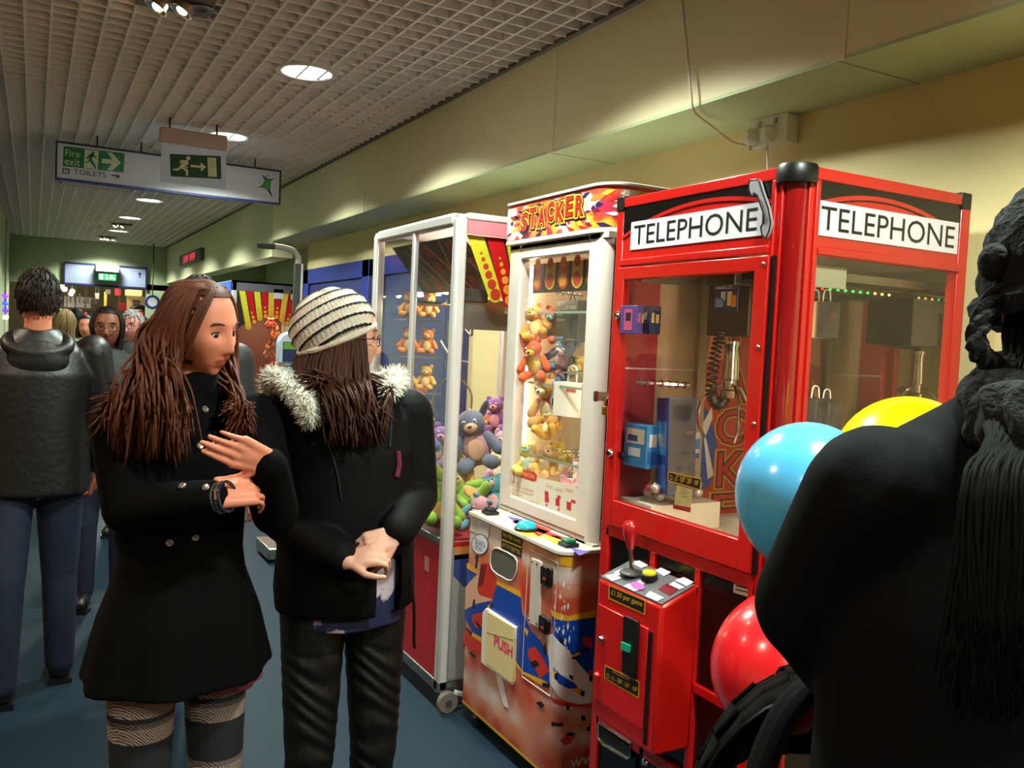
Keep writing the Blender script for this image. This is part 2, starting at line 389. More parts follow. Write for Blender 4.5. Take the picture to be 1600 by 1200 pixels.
mb.build('running_figure', m_gr, t, 0, fix=False)
dec('direction_arrow', YF-.001, ((650, 260), (800, 275), (730, 172), (800, 175), (930, 325), (800, 440), (725, 425), (800, 340), (650, 325)), m_cream, t)
dec('direction_arrow', YF-.001, ((790, 497), (875, 507), (860, 480), (925, 525), (845, 570), (872, 528), (790, 515)), m_navy, t)
dec('toilet_symbol', YF, ((72, 400), (178, 408), (172, 490), (68, 478)), m_navy, t)
dec('toilet_symbol', YF-.001, ((88, 418), (118, 420), (114, 470), (84, 468)), m_cream, t); dec('toilet_symbol', YF-.001, ((130, 422), (160, 424), (156, 474), (126, 472)), m_cream, t)
c2 = lambda x, y: (240+x*.13125, 190+y*.1313)
dec('emblem', YF, ((1293, 622), (1335, 665), (1380, 690), (1440, 675), (1400, 705), (1388, 770), (1390, 815), (1422, 915), (1375, 850), (1340, 805), (1290, 780), (1228, 788), (1290, 760), (1320, 710)), mat('emblem_navy', '#20233f', .4), t, c2)
dec('emblem', YF-.001, ((1320, 670), (1372, 695), (1395, 705), (1382, 760), (1380, 830), (1340, 800), (1300, 772), (1325, 720)), mat('emblem_green', '#2f8a2c', .4), t, c2)
ring = MB()
ring.tube([ony(*c2(1365+26*math.cos(k*.45+.6), 668+26*math.sin(k*.45+.6)), YF-.001) for k in range(12)], .0025, 6).build('emblem', m_navy, t)

# exit box in front of it
Y2 = 6.02
t = thing('exit_light_box', 'grey lit exit box with green running figure sign in front of the hanging sign', 'exit sign', tuple(ony(305, 240, Y2)))
p = ony(251, 197, Y2); q = ony(355, 238, Y2); r_ = ony(256, 282, Y2)
MB().boxb(p.x, q.x, Y2, Y2+.1, q.z+.01, min(p.z, CZ-.002)).build('battery_housing', mat('exit_box_beige', '#c7ad9f', .3, var=.03), t, bevel=.006)
for hx in (p.x+.06, q.x-.06): MB().cyl((hx, Y2+.05, p.z-.01), (hx, Y2+.05, CZ+.02), .006, n=8).build('hanger_rod', m_dark, t)
MB().boxb(p.x+.012, q.x, Y2+.02, Y2+.045, r_.z-.005, q.z+.01).build('diffuser_frame', mat('exit_frame', '#b9c0cc', .3, emit=.12, ecol='#aab4c4'), t, bevel=.003)
YF = Y2+.018
dec('green_field', YF, ((192, 383), (800, 412), (806, 684), (203, 652)), mat('sign_green_dark', '#0b4a30', .4), t, c2)
mb = MB()
for pts in (((318, 455), (400, 462), (415, 480), (412, 510), (385, 520), (372, 545), (412, 580), (410, 645), (385, 645), (385, 595), (335, 555), (290, 585), (232, 582), (232, 562), (285, 558), (325, 515), (345, 480), (322, 500), (310, 490)), ((375, 530), (392, 530), (412, 550), (400, 558)),
            tuple((413+26*math.cos(k*.52), 437+26*math.sin(k*.52)) for k in range(12)),
            ((440, 515), (562, 522), (562, 482), (625, 540), (565, 597), (562, 552), (440, 540)), ((640, 425), (742, 432), (752, 658), (650, 655))):
    mb.poly(pp(YF-.001, [c2(*p) for p in pts]))
mb.build('pictogram', m_cream, t, 0, fix=False)

# far board on the bulkhead
Y3 = 16.2
wb = MB(); wb.boxb(-.4, BX+.1, Y3, Y3+.2, ony(165, 449, Y3).z, 3.0); wb.boxb(ony(229, 470, Y3).x, 2.1, Y3, Y3+.2, 0, 2.2); wb.boxb(2.1, 3.1, Y3, Y3+.2, 0, 3)
struct('wall_end', wb, m_green)
Y3 -= .05
a = ony(102, 412, Y3); b = ony(227, 449, Y3); a2 = ony(227, 420, Y3)
zt = (a.z+a2.z)/2; zb = zt-.31
t = thing('direction_board', 'long grey direction board with dark frame on the far bulkhead', 'sign', ((a.x+b.x)/2, Y3, zb))
MB().boxb(a.x, b.x, Y3, Y3+.045, zb, zt).build('board', mat('board_grey', '#80849a', .35), t)
fm = MB(); fm.boxb(a.x-.02, b.x+.02, Y3-.01, Y3+.045, zt, zt+.03); fm.boxb(a.x-.02, b.x+.02, Y3-.01, Y3+.045, zb-.03, zb); fm.boxb(a.x-.02, a.x, Y3-.01, Y3+.045, zb, zt); fm.boxb(b.x, b.x+.02, Y3-.01, Y3+.045, zb, zt)
fm.build('board_frame', m_navy, t)
mb = MB()
for k in range(4): mb.boxb(a.x+.05, a.x+.3+.04*(k % 2), Y3-.002, Y3, zt-.06-.045*k-.012, zt-.06-.045*k)
mb.build('printed_lines', mat('board_print', '#7d82a0', .5), t)
mb = MB(); mb.prism([(b.x-.1+dx, Y3-.002, zt-.1+dz) for dx, dz in ((0, -.05), (.02, -.05), (.02, .0), (.045, .0), (.01, .05), (-.025, .0), (0, 0))], (0, .002, 0)); mb.build('direction_arrow', m_navy, t)
t = thing('exit_light_box', 'small far exit box with green sign under a pinkish housing on the far board', 'exit sign', tuple(ony(168, 430, Y3-.2)))
Y4 = Y3-.2; p = ony(150, 413, Y4); q = ony(186, 426, Y4)
MB().boxb(p.x, q.x, Y4, Y4+.21, q.z, p.z).build('battery_housing', mat('exit_box_pink', '#d8c0bd', .3), t, bevel=.005)
p = ony(154, 427, Y4); q = ony(182, 439, Y4)
MB().boxb(p.x, q.x, Y4+.03, Y4+.05, q.z, p.z+.01).build('green_field', m_gr, t)
mb = MB(); u = lambda k: p.x+(q.x-p.x)*k; vz = lambda k: q.z+(p.z-q.z)*k
mb.boxb(u(.08), u(.25), Y4+.026, Y4+.03, vz(.12), vz(.9)); mb.boxb(u(.44), u(.5), Y4+.026, Y4+.03, vz(.25), vz(.85)); mb.prism([(u(.37), Y4+.026, vz(.4)), (u(.57), Y4+.026, vz(.4)), (u(.47), Y4+.026, vz(.12))], (0, .004, 0))
mb.prism([(u(.66), Y4+.026, vz(.9)), (u(.74), Y4+.026, vz(.9)), (u(.93), Y4+.026, vz(.15)), (u(.84), Y4+.026, vz(.15)), (u(.76), Y4+.026, vz(.5)), (u(.68), Y4+.026, vz(.2)), (u(.62), Y4+.026, vz(.25))], (0, .004, 0))
mb.build('pictogram', m_cream, t)
# led display on the fascia
t = thing('led_display', 'small dark display board with red glowing figures on the far fascia', 'display', (BX-.03, 13.35, 2.43))
MB().boxb(BX-.06, BX, 12.4, 14.3, 2.425, 2.585).build('housing', mat('led_housing', '#4b4238', .5), t, bevel=.005)
MB().boxb(BX-.063, BX-.06, 12.5, 14.2, 2.44, 2.57).build('display_face', m_black, t)
mb = MB()
for k, cy in enumerate((13.75, 13.5, 13.15, 12.9)):
    for q in range(3):
        for r_ in range(5):
            if (k*7+q*3+r_) % 7: mb.boxb(BX-.066, BX-.063, cy-.09+q*.07, cy-.09+q*.07+.045, 2.452+r_*.022, 2.452+r_*.022+.015)
mb.build('red_figures', mat('led_red', '#ff3050', .4, emit=1.2), t)

# ------------------------------------------------------------------ sockets, plugs, cables
t = thing('wall_socket', 'white double wall socket box under the soffit above the red machine', 'socket', (2.32, 2.365, 2.29))
MB().boxb(WX-.055, WX, 2.275, 2.46, 2.288, 2.384).build('back_box', m_white, t, bevel=.004)
MB().boxb(WX-.063, WX-.055, 2.272, 2.463, 2.286, 2.386).build('face_plate', m_white, t, bevel=.003)
for k, yy in enumerate((2.325, 2.40)): MB().boxb(WX-.067, WX-.063, yy-.006, yy+.008, 2.355, 2.375).build('rocker_switch', mat('switch_grey', '#9a948c', .4), t)
for k, (yy, lb_) in enumerate(((2.43, 'white plug farther from the camera with a long looping cable in the double socket'), (2.345, 'white plug nearer the camera with a short cable going down behind the red machine'))):
    t2 = thing('plug', lb_, 'plug', (WX-.08, yy, 2.33))
    rings = []
    for d, s in ((0, 1), (.02, 1), (.035, .8), (.04, .55)):
        rings.append([(WX-.064-d, yy+.026*s*math.cos(a)*(.8+.2*abs(math.sin(a))), 2.322+.031*s*math.sin(a)) for a in [2*math.pi*i/20 for i in range(20)]])
    MB().loft(rings).build('plug_body', m_white, t2)
    MB().cyl((WX-.08, yy, 2.297), (WX-.08, yy, 2.275), .007, .005, 10).build('cord_grip', m_white, t2)
def spline(pts, n=10):
    pts = [Vector(p) for p in pts]; out = []
    for i in range(len(pts)-1):
        p0, p1, p2, p3 = pts[max(i-1, 0)], pts[i], pts[i+1], pts[min(i+2, len(pts)-1)]
        for k in range(n):
            q = k/n; out.append(.5*((2*p1) + (p2-p0)*q + (2*p0-5*p1+4*p2-p3)*q*q + (3*p1-p0-3*p2+p3)*q**3))
    return out + [pts[-1]]
m_cord = mat('cord_cream', '#cbb0a0', .5)
P_ = [onx(1060, -40, 1.99), onx(1066, 0, 1.985), onx(1074, 80, 1.97), onx(1080, 150, 1.965), onx(1086, 176, 2.0), onx(1110, 196, 2.14), onx(1145, 222, 2.24), onx(1172, 229, 2.27), Vector((WX-.082, 2.43, 2.276))]
P_[0].z = max(P_[0].z, CZ+.03)
tag(MB().tube(spline(P_), .0042, 8).build('cable', m_cord), 'thin cream cable looping from the ceiling over the beam to the socket', 'cable')
tag(MB().tube(spline([(WX-.08, 2.345, 2.277), (WX-.075, 2.34, 2.2), (WX-.05, 2.345, 2.05), (WX-.03, 2.35, 1.9)]), .004, 8).build('cable', m_cord), 'short cable hanging from the near plug down behind the red machine', 'cable')
# ================================================================== STACKER MACHINE
class Wrap:
    """outer face of a cabinet: flat front (facing -x), round near corner, flat near side (facing -y); u runs along it, z is height"""
    def __init__(s, X, yf, yn, r): s.X, s.yf, s.yn, s.r = X, yf, yn, r; s.L = yf-yn-r; s.A = r*math.pi/2
    def P(s, u, z, off=0):
        if u < s.L: return Vector((s.X-off, s.yf-u, z))
        if u < s.L+s.A:
            t = (u-s.L)/s.r; return Vector((s.X+s.r-(s.r+off)*math.cos(t), s.yn+s.r-(s.r+off)*math.sin(t), z))
        return Vector((s.X+s.r+u-s.L-s.A, s.yn-off, z))
    def uz(s, px, py):
        p = onx(px, py, s.X)
        if p.y > s.yn+s.r: return (s.yf-p.y, p.z)
        q = ony(px, py, s.yn)
        if q.x > s.X+s.r: return (s.L+s.A+q.x-s.X-s.r, q.z)
        best = None
        for k in range(25):
            u = s.L+s.A*k/24; c = s.P(u, 0); h = onx(px, py, c.x)
            e = abs(h.y-c.y)
            if best is None or e < best[0]: best = (e, u, h.z)
        return best[1:]
    def decal(s, pts, off, mb, px=True):
        uv = [s.uz(*p) for p in pts] if px else pts
        bm = bmesh.new(); f = bm.faces.new([bm.verts.new((u, z, 0)) for u, z in uv])
        if max(p[0] for p in uv) > s.L:
            for k in range(9):
                geom = list(bm.verts)+list(bm.edges)+list(bm.faces)
                bmesh.ops.bisect_plane(bm, geom=geom, plane_co=(s.L+s.A*k/8, 0, 0), plane_no=(1, 0, 0))
        bm.verts.index_update()
        mb.add([s.P(v.co.x, v.co.y, off) for v in bm.verts], [[v.index for v in f.verts] for f in bm.faces]); bm.free()
def c6(x, y): return (700+x*.18336, 780+y*.18333)
def c7(x, y): return (700+x*.18336, 980+y*.18333)
def vgrid(wrap, u0, u1, z0, z1, nu, nz, samples, off=0, pw=1.6):
    """curved printed panel with a per-vertex print colour interpolated from measured paint colours"""
    S = np.array([s[:2] for s in samples]); Cc = np.array([lin(s[2])[:3] for s in samples])
    vs = []; cols = []; fs = []
    for j in range(nz+1):
        for i in range(nu+1):
            u = u0+(u1-u0)*i/nu; z = z0+(z1-z0)*j/nz; vs.append(tuple(wrap.P(u, z, off)))
            w_ = 1/(((S[:, 0]-u)*.8)**2+(S[:, 1]-z)**2+2e-4)**pw; cols.append((w_[:, None]*Cc).sum(0)/w_.sum())
    for j in range(nz):
        for i in range(nu): k = j*(nu+1)+i; fs.append((k, k+1, k+nu+2, k+nu+1))
    me = bpy.data.meshes.new('print'); me.from_pydata(vs, [], fs)
    at = me.color_attributes.new('print', 'FLOAT_COLOR', 'POINT')
    at.data.foreach_set('color', np.concatenate([np.array(cols), np.ones((len(cols), 1))], 1).astype(np.float32).ravel())
    me.shade_smooth(); return me

SB = Wrap(1.562, 3.142, 2.440, .04)      # base cabinet
SC = Wrap(1.690, 3.150, 2.455, .05)      # glazed cabinet
SH = Wrap(1.676, 3.158, 2.440, .10)      # header
XB = 2.30
stk = thing('stacker_machine', 'white prize machine with STACKER header and orange blue printed base', 'arcade machine', (1.93, 2.79, 0))
m_wp = mat('machine_white', '#e2d6cc', .3, var=.04, coat=.2)
m_edge = mat('yellow_edge', '#c49a32', .5)
# plinth, body
MB().boxb(1.60, XB, 2.48, 3.10, 0, .075).build('plinth', m_black, stk)
for yy in (2.53, 3.05):
    MB().lathe([(.001, 0), (.022, 0), (.022, .04), (.012, .05), (.012, .075)], (1.585, yy, 0), 14).build('levelling_foot', m_black, stk)
BZ0, BZ1 = .065, .838
uS = lambda W, x: W.L+W.A+(x-W.X-W.r)
def outline(W, off=0, xb=XB, n=10):
    pts = [W.P(0, 0, off)] + [W.P(W.L+W.A*k/n, 0, off) for k in range(n+1)] + [Vector((xb, W.yn-off, 0)), Vector((xb, W.yf, 0))]
    return pts
def slab(W, z0, z1, off=0, xb=XB):
    return MB().prism([Vector((p.x, p.y, z0)) for p in outline(W, off, xb)], (0, 0, z1-z0))
slab(SB, BZ0, BZ1, -.002).build('base_cabinet', mat('base_core', '#b9602c', .5), stk)
smp = []
for q in '''170,130,cdbfb6;170,300,cfc2bb;170,420,d0a48c;170,500,c85a28;300,480,c8622f;250,300,d2cbc8;420,300,cbb9b0;420,600,cf9a80;620,560,c9552a;650,650,b8401f;600,400,c8b3a8;560,280,d07a3c;660,380,d07c3a;700,420,d6a074;660,520,cfc0ba;660,620,cc6a3a;660,700,b83a20;760,430,cf7a38;760,520,d2b8a8;760,600,c8602e;760,750,bb4420;900,470,d08a2e;920,560,d8b49c;920,640,d6cdc8;920,760,c85a2c;920,900,b8361c;1000,640,d8d4d2;1040,560,d6b8a0;1150,500,d07030;1150,640,cdb4a6;1230,560,c86434;1230,640,cfa692;1150,760,c86a3c;1230,800,b84a26;1050,780,cf9478;1100,880,b93e1e;1000,900,bc4420;150,780,d4b49e;200,720,dcb496;300,850,d8a684;160,1000,d09070;150,1090,cf6a3a'''.split(';'):
    x, y, c = q.split(','); smp.append(SB.uz(*c6(float(x), float(y)))+(c,))
for q in '''150,120,c05030;140,180,cfa08a;130,300,b83c20;220,280,b33a22;130,380,cdb0a2;130,430,cfc2bc;130,500,c8683a;130,590,a83818;300,330,bb4426;300,450,c9b2a8;300,560,cfbfb8;300,660,c47440;300,720,a8401c;400,420,c98a70;400,600,cdbdb8;420,720,cfa088;420,800,b04a22;420,860,9c3416;560,520,b83a20;540,640,c4907c;560,760,c9aca0;560,880,c07040;560,1000,a43a1a;700,480,b4301e;700,600,bb3c22;740,560,c07a5c;640,600,bd5a3c;850,560,b83a22;840,640,cf9078;840,720,c26038;820,800,bb6844;900,620,cfbab0;950,560,d8c8c4;1000,620,c8402a;1000,700,cfb8b0;950,780,b8482a;900,900,c8a496;1000,980,c9b4aa;1000,860,bd6440;900,1050,b4603e;1100,740,c89c88;1150,560,d4c6c2;1180,640,c04028;1150,840,c06a48;1150,950,c8b0a6;1100,1040,b04a2a;1000,1120,a83a20;1180,1080,9c3418;850,1150,a03018;1180,1180,8c2c14'''.split(';'):
    x, y, c = q.split(','); smp.append(SB.uz(*c7(float(x), float(y)))+(c,))
ug = uS(SB, XB)
me = vgrid(SB, 0, ug, BZ0, BZ1, 90, 60, smp, .0005); me.materials.append(vcol_mat('stacker_print'))
skin = link('printed_skin', me, stk)
# crisp printed shapes
blue, yel, red, dk, wht, pch, dred = '#123f9e', '#dda21e', '#c5301f', '#1d1420', '#d9cfcc', '#d9a88c', '#6e1616'
def shapes(W, par, rows, off0=.0011):
    for i, (c, conv, polys) in enumerate(rows):
        for p in polys:
            mb = MB(); W.decal([conv(*q) for q in p], off0+i*.0002, mb); mb.build('printed_shape', flat(c, .35), par, 0, fix=False)
shapes(SB, skin, [
 (blue, c6, [((163, 585), (250, 635), (160, 730)), ((145, 945), (240, 890), (375, 868), (420, 725), (622, 833), (640, 1010), (670, 1120), (655, 1220), (315, 1090), (305, 1200), (240, 1190), (145, 1010))]),
 (pch, c6, [((152, 745), (255, 650), (410, 700), (385, 855), (240, 893), (146, 943))]),
 (yel, c6, [((165, 538), (258, 600), (250, 640), (163, 588)), ((418, 672), (622, 785), (622, 836), (415, 724)), ((330, 930), (375, 870), (382, 885), (350, 940))]),
 (red, c6, [((283, 545), (352, 545), (420, 690), (385, 852), (270, 812), (253, 760)), ((208, 985), (300, 962), (312, 1105), (240, 1095), (212, 1040)), ((620, 715), (700, 735), (690, 960), (660, 985))]),
 (dred, c6, [((285, 562), (332, 556), (303, 730), (255, 742))]),
 (dk, c6, [((228, 1040), (250, 1045), (292, 1095), (280, 1112)), ((222, 850), (236, 862), (228, 935), (208, 918)), ((365, 885), (385, 875), (375, 915), (358, 935)), ((232, 480), (262, 490), (250, 570), (228, 590), (245, 540))]),
 (blue, c7, [((588, -95), (660, -100), (705, 20), (790, 110), (850, 230), (890, 320), (868, 400), (870, 480), (812, 455), (640, 375), (583, 288))]),
 (red, c7, [((685, 190), (742, 162), (792, 225), (872, 372), (850, 388), (790, 436), (756, 362), (692, 258)), ((140, 20), (305, 110), (305, 240), (200, 200), (135, 130))]),
 (yel, c7, [((583, 288), (640, 372), (812, 448), (868, 480), (866, 516), (800, 492), (636, 392), (580, 322)), ((205, 38), (302, 92), (302, 135), (202, 72)), ((660, 0), (690, 30), (680, 80), (655, 20))]),
 (dk, c7, [((703, 296), (758, 280), (788, 320), (736, 348)), ((820, 128), (836, 150), (842, 236), (822, 226)), ((810, 470), (870, 478), (868, 516), (808, 505)), ((155, -5), (212, 45), (206, 76), (158, 15)), ((750, 640), (800, 630), (830, 670), (800, 690)), ((180, 200), (240, 240), (235, 268), (190, 225))]),
 (wht, c7, [((408, 360), (460, 385), (525, 690), (480, 670), (440, 520))]),
 # near corner and side
 (yel, c6, [((958, 482), (1068, 497), (1064, 575), (955, 560)), ((880, 935), (940, 968), (1030, 992), (1250, 940), (1250, 1000), (1030, 1035), (940, 1020), (890, 985))]),
 (blue, c6, [((890, 1003), (940, 1024), (1030, 1038), (1250, 1003), (1245, 1160), (1225, 1480), (1110, 1500), (1000, 1450), (905, 1200))]),
 (wht, c7, [((845, 60), (905, 60), (1000, 170), (1120, 320), (1225, 440), (1222, 640), (1050, 660), (950, 590), (875, 470), (870, 300))]),
 (blue, c7, [((905, 330), (960, 400), (1070, 470), (1105, 512), (1030, 522), (950, 480), (905, 420))]),
 (yel, c7, [((1105, 510), (1150, 540), (1128, 580), (1040, 522)), ((1045, 245), (1110, 205), (1125, 235), (1060, 268)), ((905, 380), (925, 365), (930, 400), (908, 420))]),
 (red, c7, [((1150, 75), (1225, 90), (1222, 170), (1140, 145)), ((880, 590), (1000, 630), (1100, 650), (1220, 665), (1220, 680), (1000, 668), (900, 640)), ((950, 960), (1020, 890), (1085, 905), (1040, 985), (990, 1003)), ((1190, 370), (1225, 355), (1225, 450), (1195, 420))]),
 (dk, c7, [((945, 65), (975, 90), (995, 160), (960, 130)), ((1045, 255), (1125, 230), (1122, 252), (1060, 272)), ((1025, 395), (1060, 415), (1062, 450), (1030, 430)), ((1130, 530), (1165, 545), (1150, 588), (1122, 575)), ((1000, 650), (1030, 660), (1025, 710), (1005, 695)), ((1125, 745), (1165, 755), (1165, 790), (1135, 795)), ((1172, 855), (1208, 830), (1205, 880), (1180, 885)), ((885, 800), (985, 808), (975, 838), (888, 838)), ((912, 395), (940, 380), (935, 430), (915, 445)), ((1005, 895), (1075, 893), (1050, 925), (1000, 915)), ((1145, 165), (1190, 185), (1200, 215), (1150, 205)), ((1195, 420), (1225, 400), (1222, 462), (1200, 455))]),
])
mb = MB(); SB.decal([(0, BZ0), (SB.L+SB.A+.2, BZ0), (SB.L+SB.A+.2, BZ0+.012), (0, BZ0+.012)], .003, mb, False); mb.build('bottom_edge_strip', m_edge, stk, 0)
# worn paint at the corner
mb = MB(); rnd = random.Random(3)
for k in range(60):
    z = rnd.choice((rnd.uniform(.50, .60), rnd.uniform(.40, .56), rnd.uniform(.6, .75))); u = SB.L+SB.A*rnd.gauss(.5, .3); a = rnd.uniform(.001, .004); b = a*rnd.uniform(1, 5)
    SB.decal([(u-a, z), (u, z-b), (u+a, z+.001), (u, z+b)], .0042, mb, False)
mb.build('paint_chips', flat('#d8d4d0', .7), skin, 0, fix=False)
# deck
DK = slab(SB, BZ1, BZ1+.016, .012).build('control_deck', m_wp, stk, bevel=.003)
mb = MB()
def deckpt(px, py): return onz(px, py, BZ1+.0166)
for c, polys in (('#d8452e', [((815, 820), (842, 812), (868, 826), (842, 838))]), ('#e0b53a', [((798, 826), (838, 833), (850, 842), (822, 838)), ((842, 834), (872, 838), (900, 855), (866, 850))]), ('#6a58a8', [((792, 806), (818, 812), (806, 818)), ((890, 855), (922, 862), (905, 868))]), ('#b0304a', [((806, 812), (900, 846), (895, 850), (800, 816))])):
    for p in polys: MB().poly([deckpt(*q) for q in p]).build('deck_print', flat(c), DK, 0, fix=False)
def button(px, py, m, r, name, sq=False, h=.02):
    c = onz(px, py, BZ1+.017)
    if sq:
        b = MB().box(c+Vector((0, 0, .006)), (.055, .055, .014)).build(name, m_black, stk, bevel=.004); MB().box(c+Vector((0, 0, .018)), (.04, .04, .014)).build('button_cap', m, b, bevel=.004)
    else:
        b = MB().lathe([(.001, 0), (r*1.15, 0), (r*1.15, .008), (r, .012), (.001, .012)], c, 24).build(name, m_black, stk)
        MB().lathe([(r, .010), (r*.95, .02), (r*.7, .03), (r*.3, .035), (.001, .036)], c, 24).build('button_cap', m, b)
button(822, 828, mat('button_teal', '#1aa0b4', .2, emit=.35), .038, 'start_button')
button(888, 853, mat('button_green', '#1c6b4a', .25, emit=.08), .03, 'select_button', True)
button(766, 803, mat('button_dark', '#1b1f28', .25), .03, 'select_button', True)
# speaker grille with rim, price sticker, round sticker, notice
def ringpoly(W, pts, off, th, m, name, par, mb=None):
    uv = [W.uz(*p) for p in pts]; mb = MB()
    n = len(uv); P0 = [W.P(u, z, off) for u, z in uv]; mb.tube(P0+[P0[0]], th, 6, cap=False); return mb.build(name, m, par)
gp = [c6(*p) for p in ((400, 420), (430, 415), (520, 455), (575, 490), (598, 530), (595, 600), (575, 660), (555, 690), (520, 690), (430, 640), (385, 600), (368, 550), (372, 480), (385, 435))]
mb = MB(); SB.decal(gp, .0035, mb); gr = mb.build('speaker_grille', mat('perforated_steel', '#6a6663', .45, .4, var=.5, scale=900), stk, 0, fix=False)
ringpoly(SB, gp, .004, .0025, m_wp, 'grille_rim', gr)
def sticker(conv, pts, col, name, off=.003, W=SB, par=None):
    mb = MB(); W.decal([conv(*p) for p in pts], off, mb); return mb.build(name, flat(col), par or stk, 0, fix=False)
def sticker_text(s, conv, p0, p1, col, par, W=SB, off=.0036):
    """p0 bottom-left, p1 top-right in picture coordinates of the crop"""
    a = W.uz(*conv(*p0)); b = W.uz(*conv(*p1))
    return text(s, lambda u, v: W.P(u, v, off), a[0], a[1], b[0]-a[0], b[1]-a[1], flat(col), par)
ps = sticker(c6, ((462, 265), (638, 340), (628, 500), (460, 420)), '#1c1708', 'price_sticker')
sticker(c6, ((463, 335), (634, 405), (633, 418), (462, 347)), '#c8a226', 'sticker_band', .0034, par=ps)
sticker_text('50p PER GAME', c6, (474, 322), (630, 350), '#d9b531', ps)
sticker_text('£2 - £1 - 50p - 20p', c6, (470, 405), (624, 455), '#c8a040', ps); sticker_text('coins accepted', c6, (478, 388), (620, 430), '#b89440', ps)
st = sticker(c6, [(278+72*math.cos(k*.314), 385+90*math.sin(k*.314)) for k in range(20)], '#32404e', 'round_sticker')
sticker(c6, [(278+66*math.cos(k*.314), 385+83*math.sin(k*.314)) for k in range(20)], '#e0dfe2', 'round_sticker_face', .0033, par=st)
sticker_text('BJAN', c6, (236, 398), (322, 368), '#3a58a0', st, off=.0037)
mb = MB()
for k in range(2):
    SB.decal([c6(*p) for p in ((232, 392+k*18), (300, 420+k*18), (300, 428+k*18), (232, 400+k*18))], .0037, mb)
mb.build('sticker_lines', flat('#6c84b4'), st, 0, fix=False)
sticker(c6, ((246, 470), (258, 470), (252, 580), (236, 590)), '#26303c', 'sticker_tail', par=st)
nt = sticker(c6, ((205, 150), (365, 215), (345, 330), (190, 262)), '#cfc4bd', 'notice_sticker')
sticker(c6, ((282, 195), (358, 225), (354, 255), (278, 225)), '#a79ccb', 'notice_stamp', .0034, par=nt)
mb = MB()
for k in range(6): SB.decal([c6(*p) for p in ((205, 165+k*15), (270, 190+k*15), (270, 195+k*15), (205, 170+k*15))], .0034, mb)
mb.build('notice_lines', flat('#7d7470'), nt, 0, fix=False)
# coin door: raised plate, lock bar with screws, two coin mechanisms, door seams
cd = MB(); 
def platepx(conv, pts, th, m, name, par, bevel=.002):
    uv = [SB.uz(*conv(*p)) for p in pts]; mb = MB(); mb.prism([SB.P(u, z, 0) for u, z in uv], (-th, 0, 0)); return mb.build(name, m, par, bevel=bevel)
door_ = MB()
seam = [c6(690, 440), c6(705, 435), c6(925, 540), c6(938, 545), c7(880, 590), c7(635, 420)]
uv = [SB.uz(*p) for p in seam]
cdo = MB().tube([SB.P(u, z, .002) for u, z in uv]+[SB.P(*uv[0], .002)], .0022, 6, cap=False).build('coin_door', mat('door_seam', '#c5b5aa', .4), stk)
lp = platepx(c6, ((722, 500), (785, 522), (808, 540), (790, 1090), (780, 1098), (698, 1052)), .006, mat('lock_plate', '#cdbfb6', .35), 'lock_plate', cdo)
for q in ((728, 528), (772, 550), (703, 1022), (768, 1058)):
    u, z = SB.uz(*c6(*q)); MB().ell(SB.P(u, z, .0065), (.003, .005, .005), None, 10, 6).build('screw', m_steel, lp)
for pts in (((820, 562), (885, 580), (900, 600), (893, 735), (870, 748), (808, 718), (810, 575)), ((795, 985), (810, 980), (870, 1020), (880, 1045), (868, 1145), (850, 1150), (792, 1115))):
    cm = platepx(c6, pts, .012, m_black, 'coin_mechanism', cdo, .003)
    cx = sum(p[0] for p in pts)/7; cy = sum(p[1] for p in pts)/7
    u, z = SB.uz(*c6(cx, cy)); MB().boxb(SB.X-.0155, SB.X-.011, SB.yf-u-.012, SB.yf-u+.012, z-.028, z+.028).build('coin_slot', mat('coin_bezel', '#2a2223', .3, .3), cm, bevel=.002)
    MB().boxb(SB.X-.0175, SB.X-.0155, SB.yf-u-.008, SB.yf-u+.008, z-.016, z-.008).build('reject_button', mat('reject_red', '#a3322c', .3, emit=.15), cm)
# prize door: white frame, flap with PUSH
fp = [(322, 920), (355, 940), (595, 1085), (600, 1100)]
pf = platepx(lambda x, y: (x, y), [c6(345, 925), c6(597, 1088), c7(568, 492), c7(330, 322), c7(302, 295), c6(315, 960)], .012, m_wp, 'prize_door_frame', stk, .003)
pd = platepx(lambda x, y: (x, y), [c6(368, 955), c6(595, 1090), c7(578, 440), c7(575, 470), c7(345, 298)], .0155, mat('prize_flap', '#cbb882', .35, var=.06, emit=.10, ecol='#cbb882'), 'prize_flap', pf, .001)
u0 = SB.uz(*c7(425, 140)); u1 = SB.uz(*c7(583, 170))
text('PUSH', lambda u, v: SB.P(u, v, .0162), u0[0], u0[1]-.004, u1[0]-u0[0], .040, flat('#d83a68'), pd, offset=.035)
MB().tube([SB.P(*SB.uz(*c6(362, 1125)), .016), SB.P(*SB.uz(*c6(590, 1190)), .016)], .0012, 6).build('flap_hinge_line', mat('flap_line', '#9a8a58', .5), pd)
# web address along the bottom of the near side
a = SB.uz(*c7(1035, 1190))
text('www.', lambda u, v: SB.P(u, v, .004), a[0], .055+BZ0-.02, .16, .028, flat('#c8b8b0'), stk)

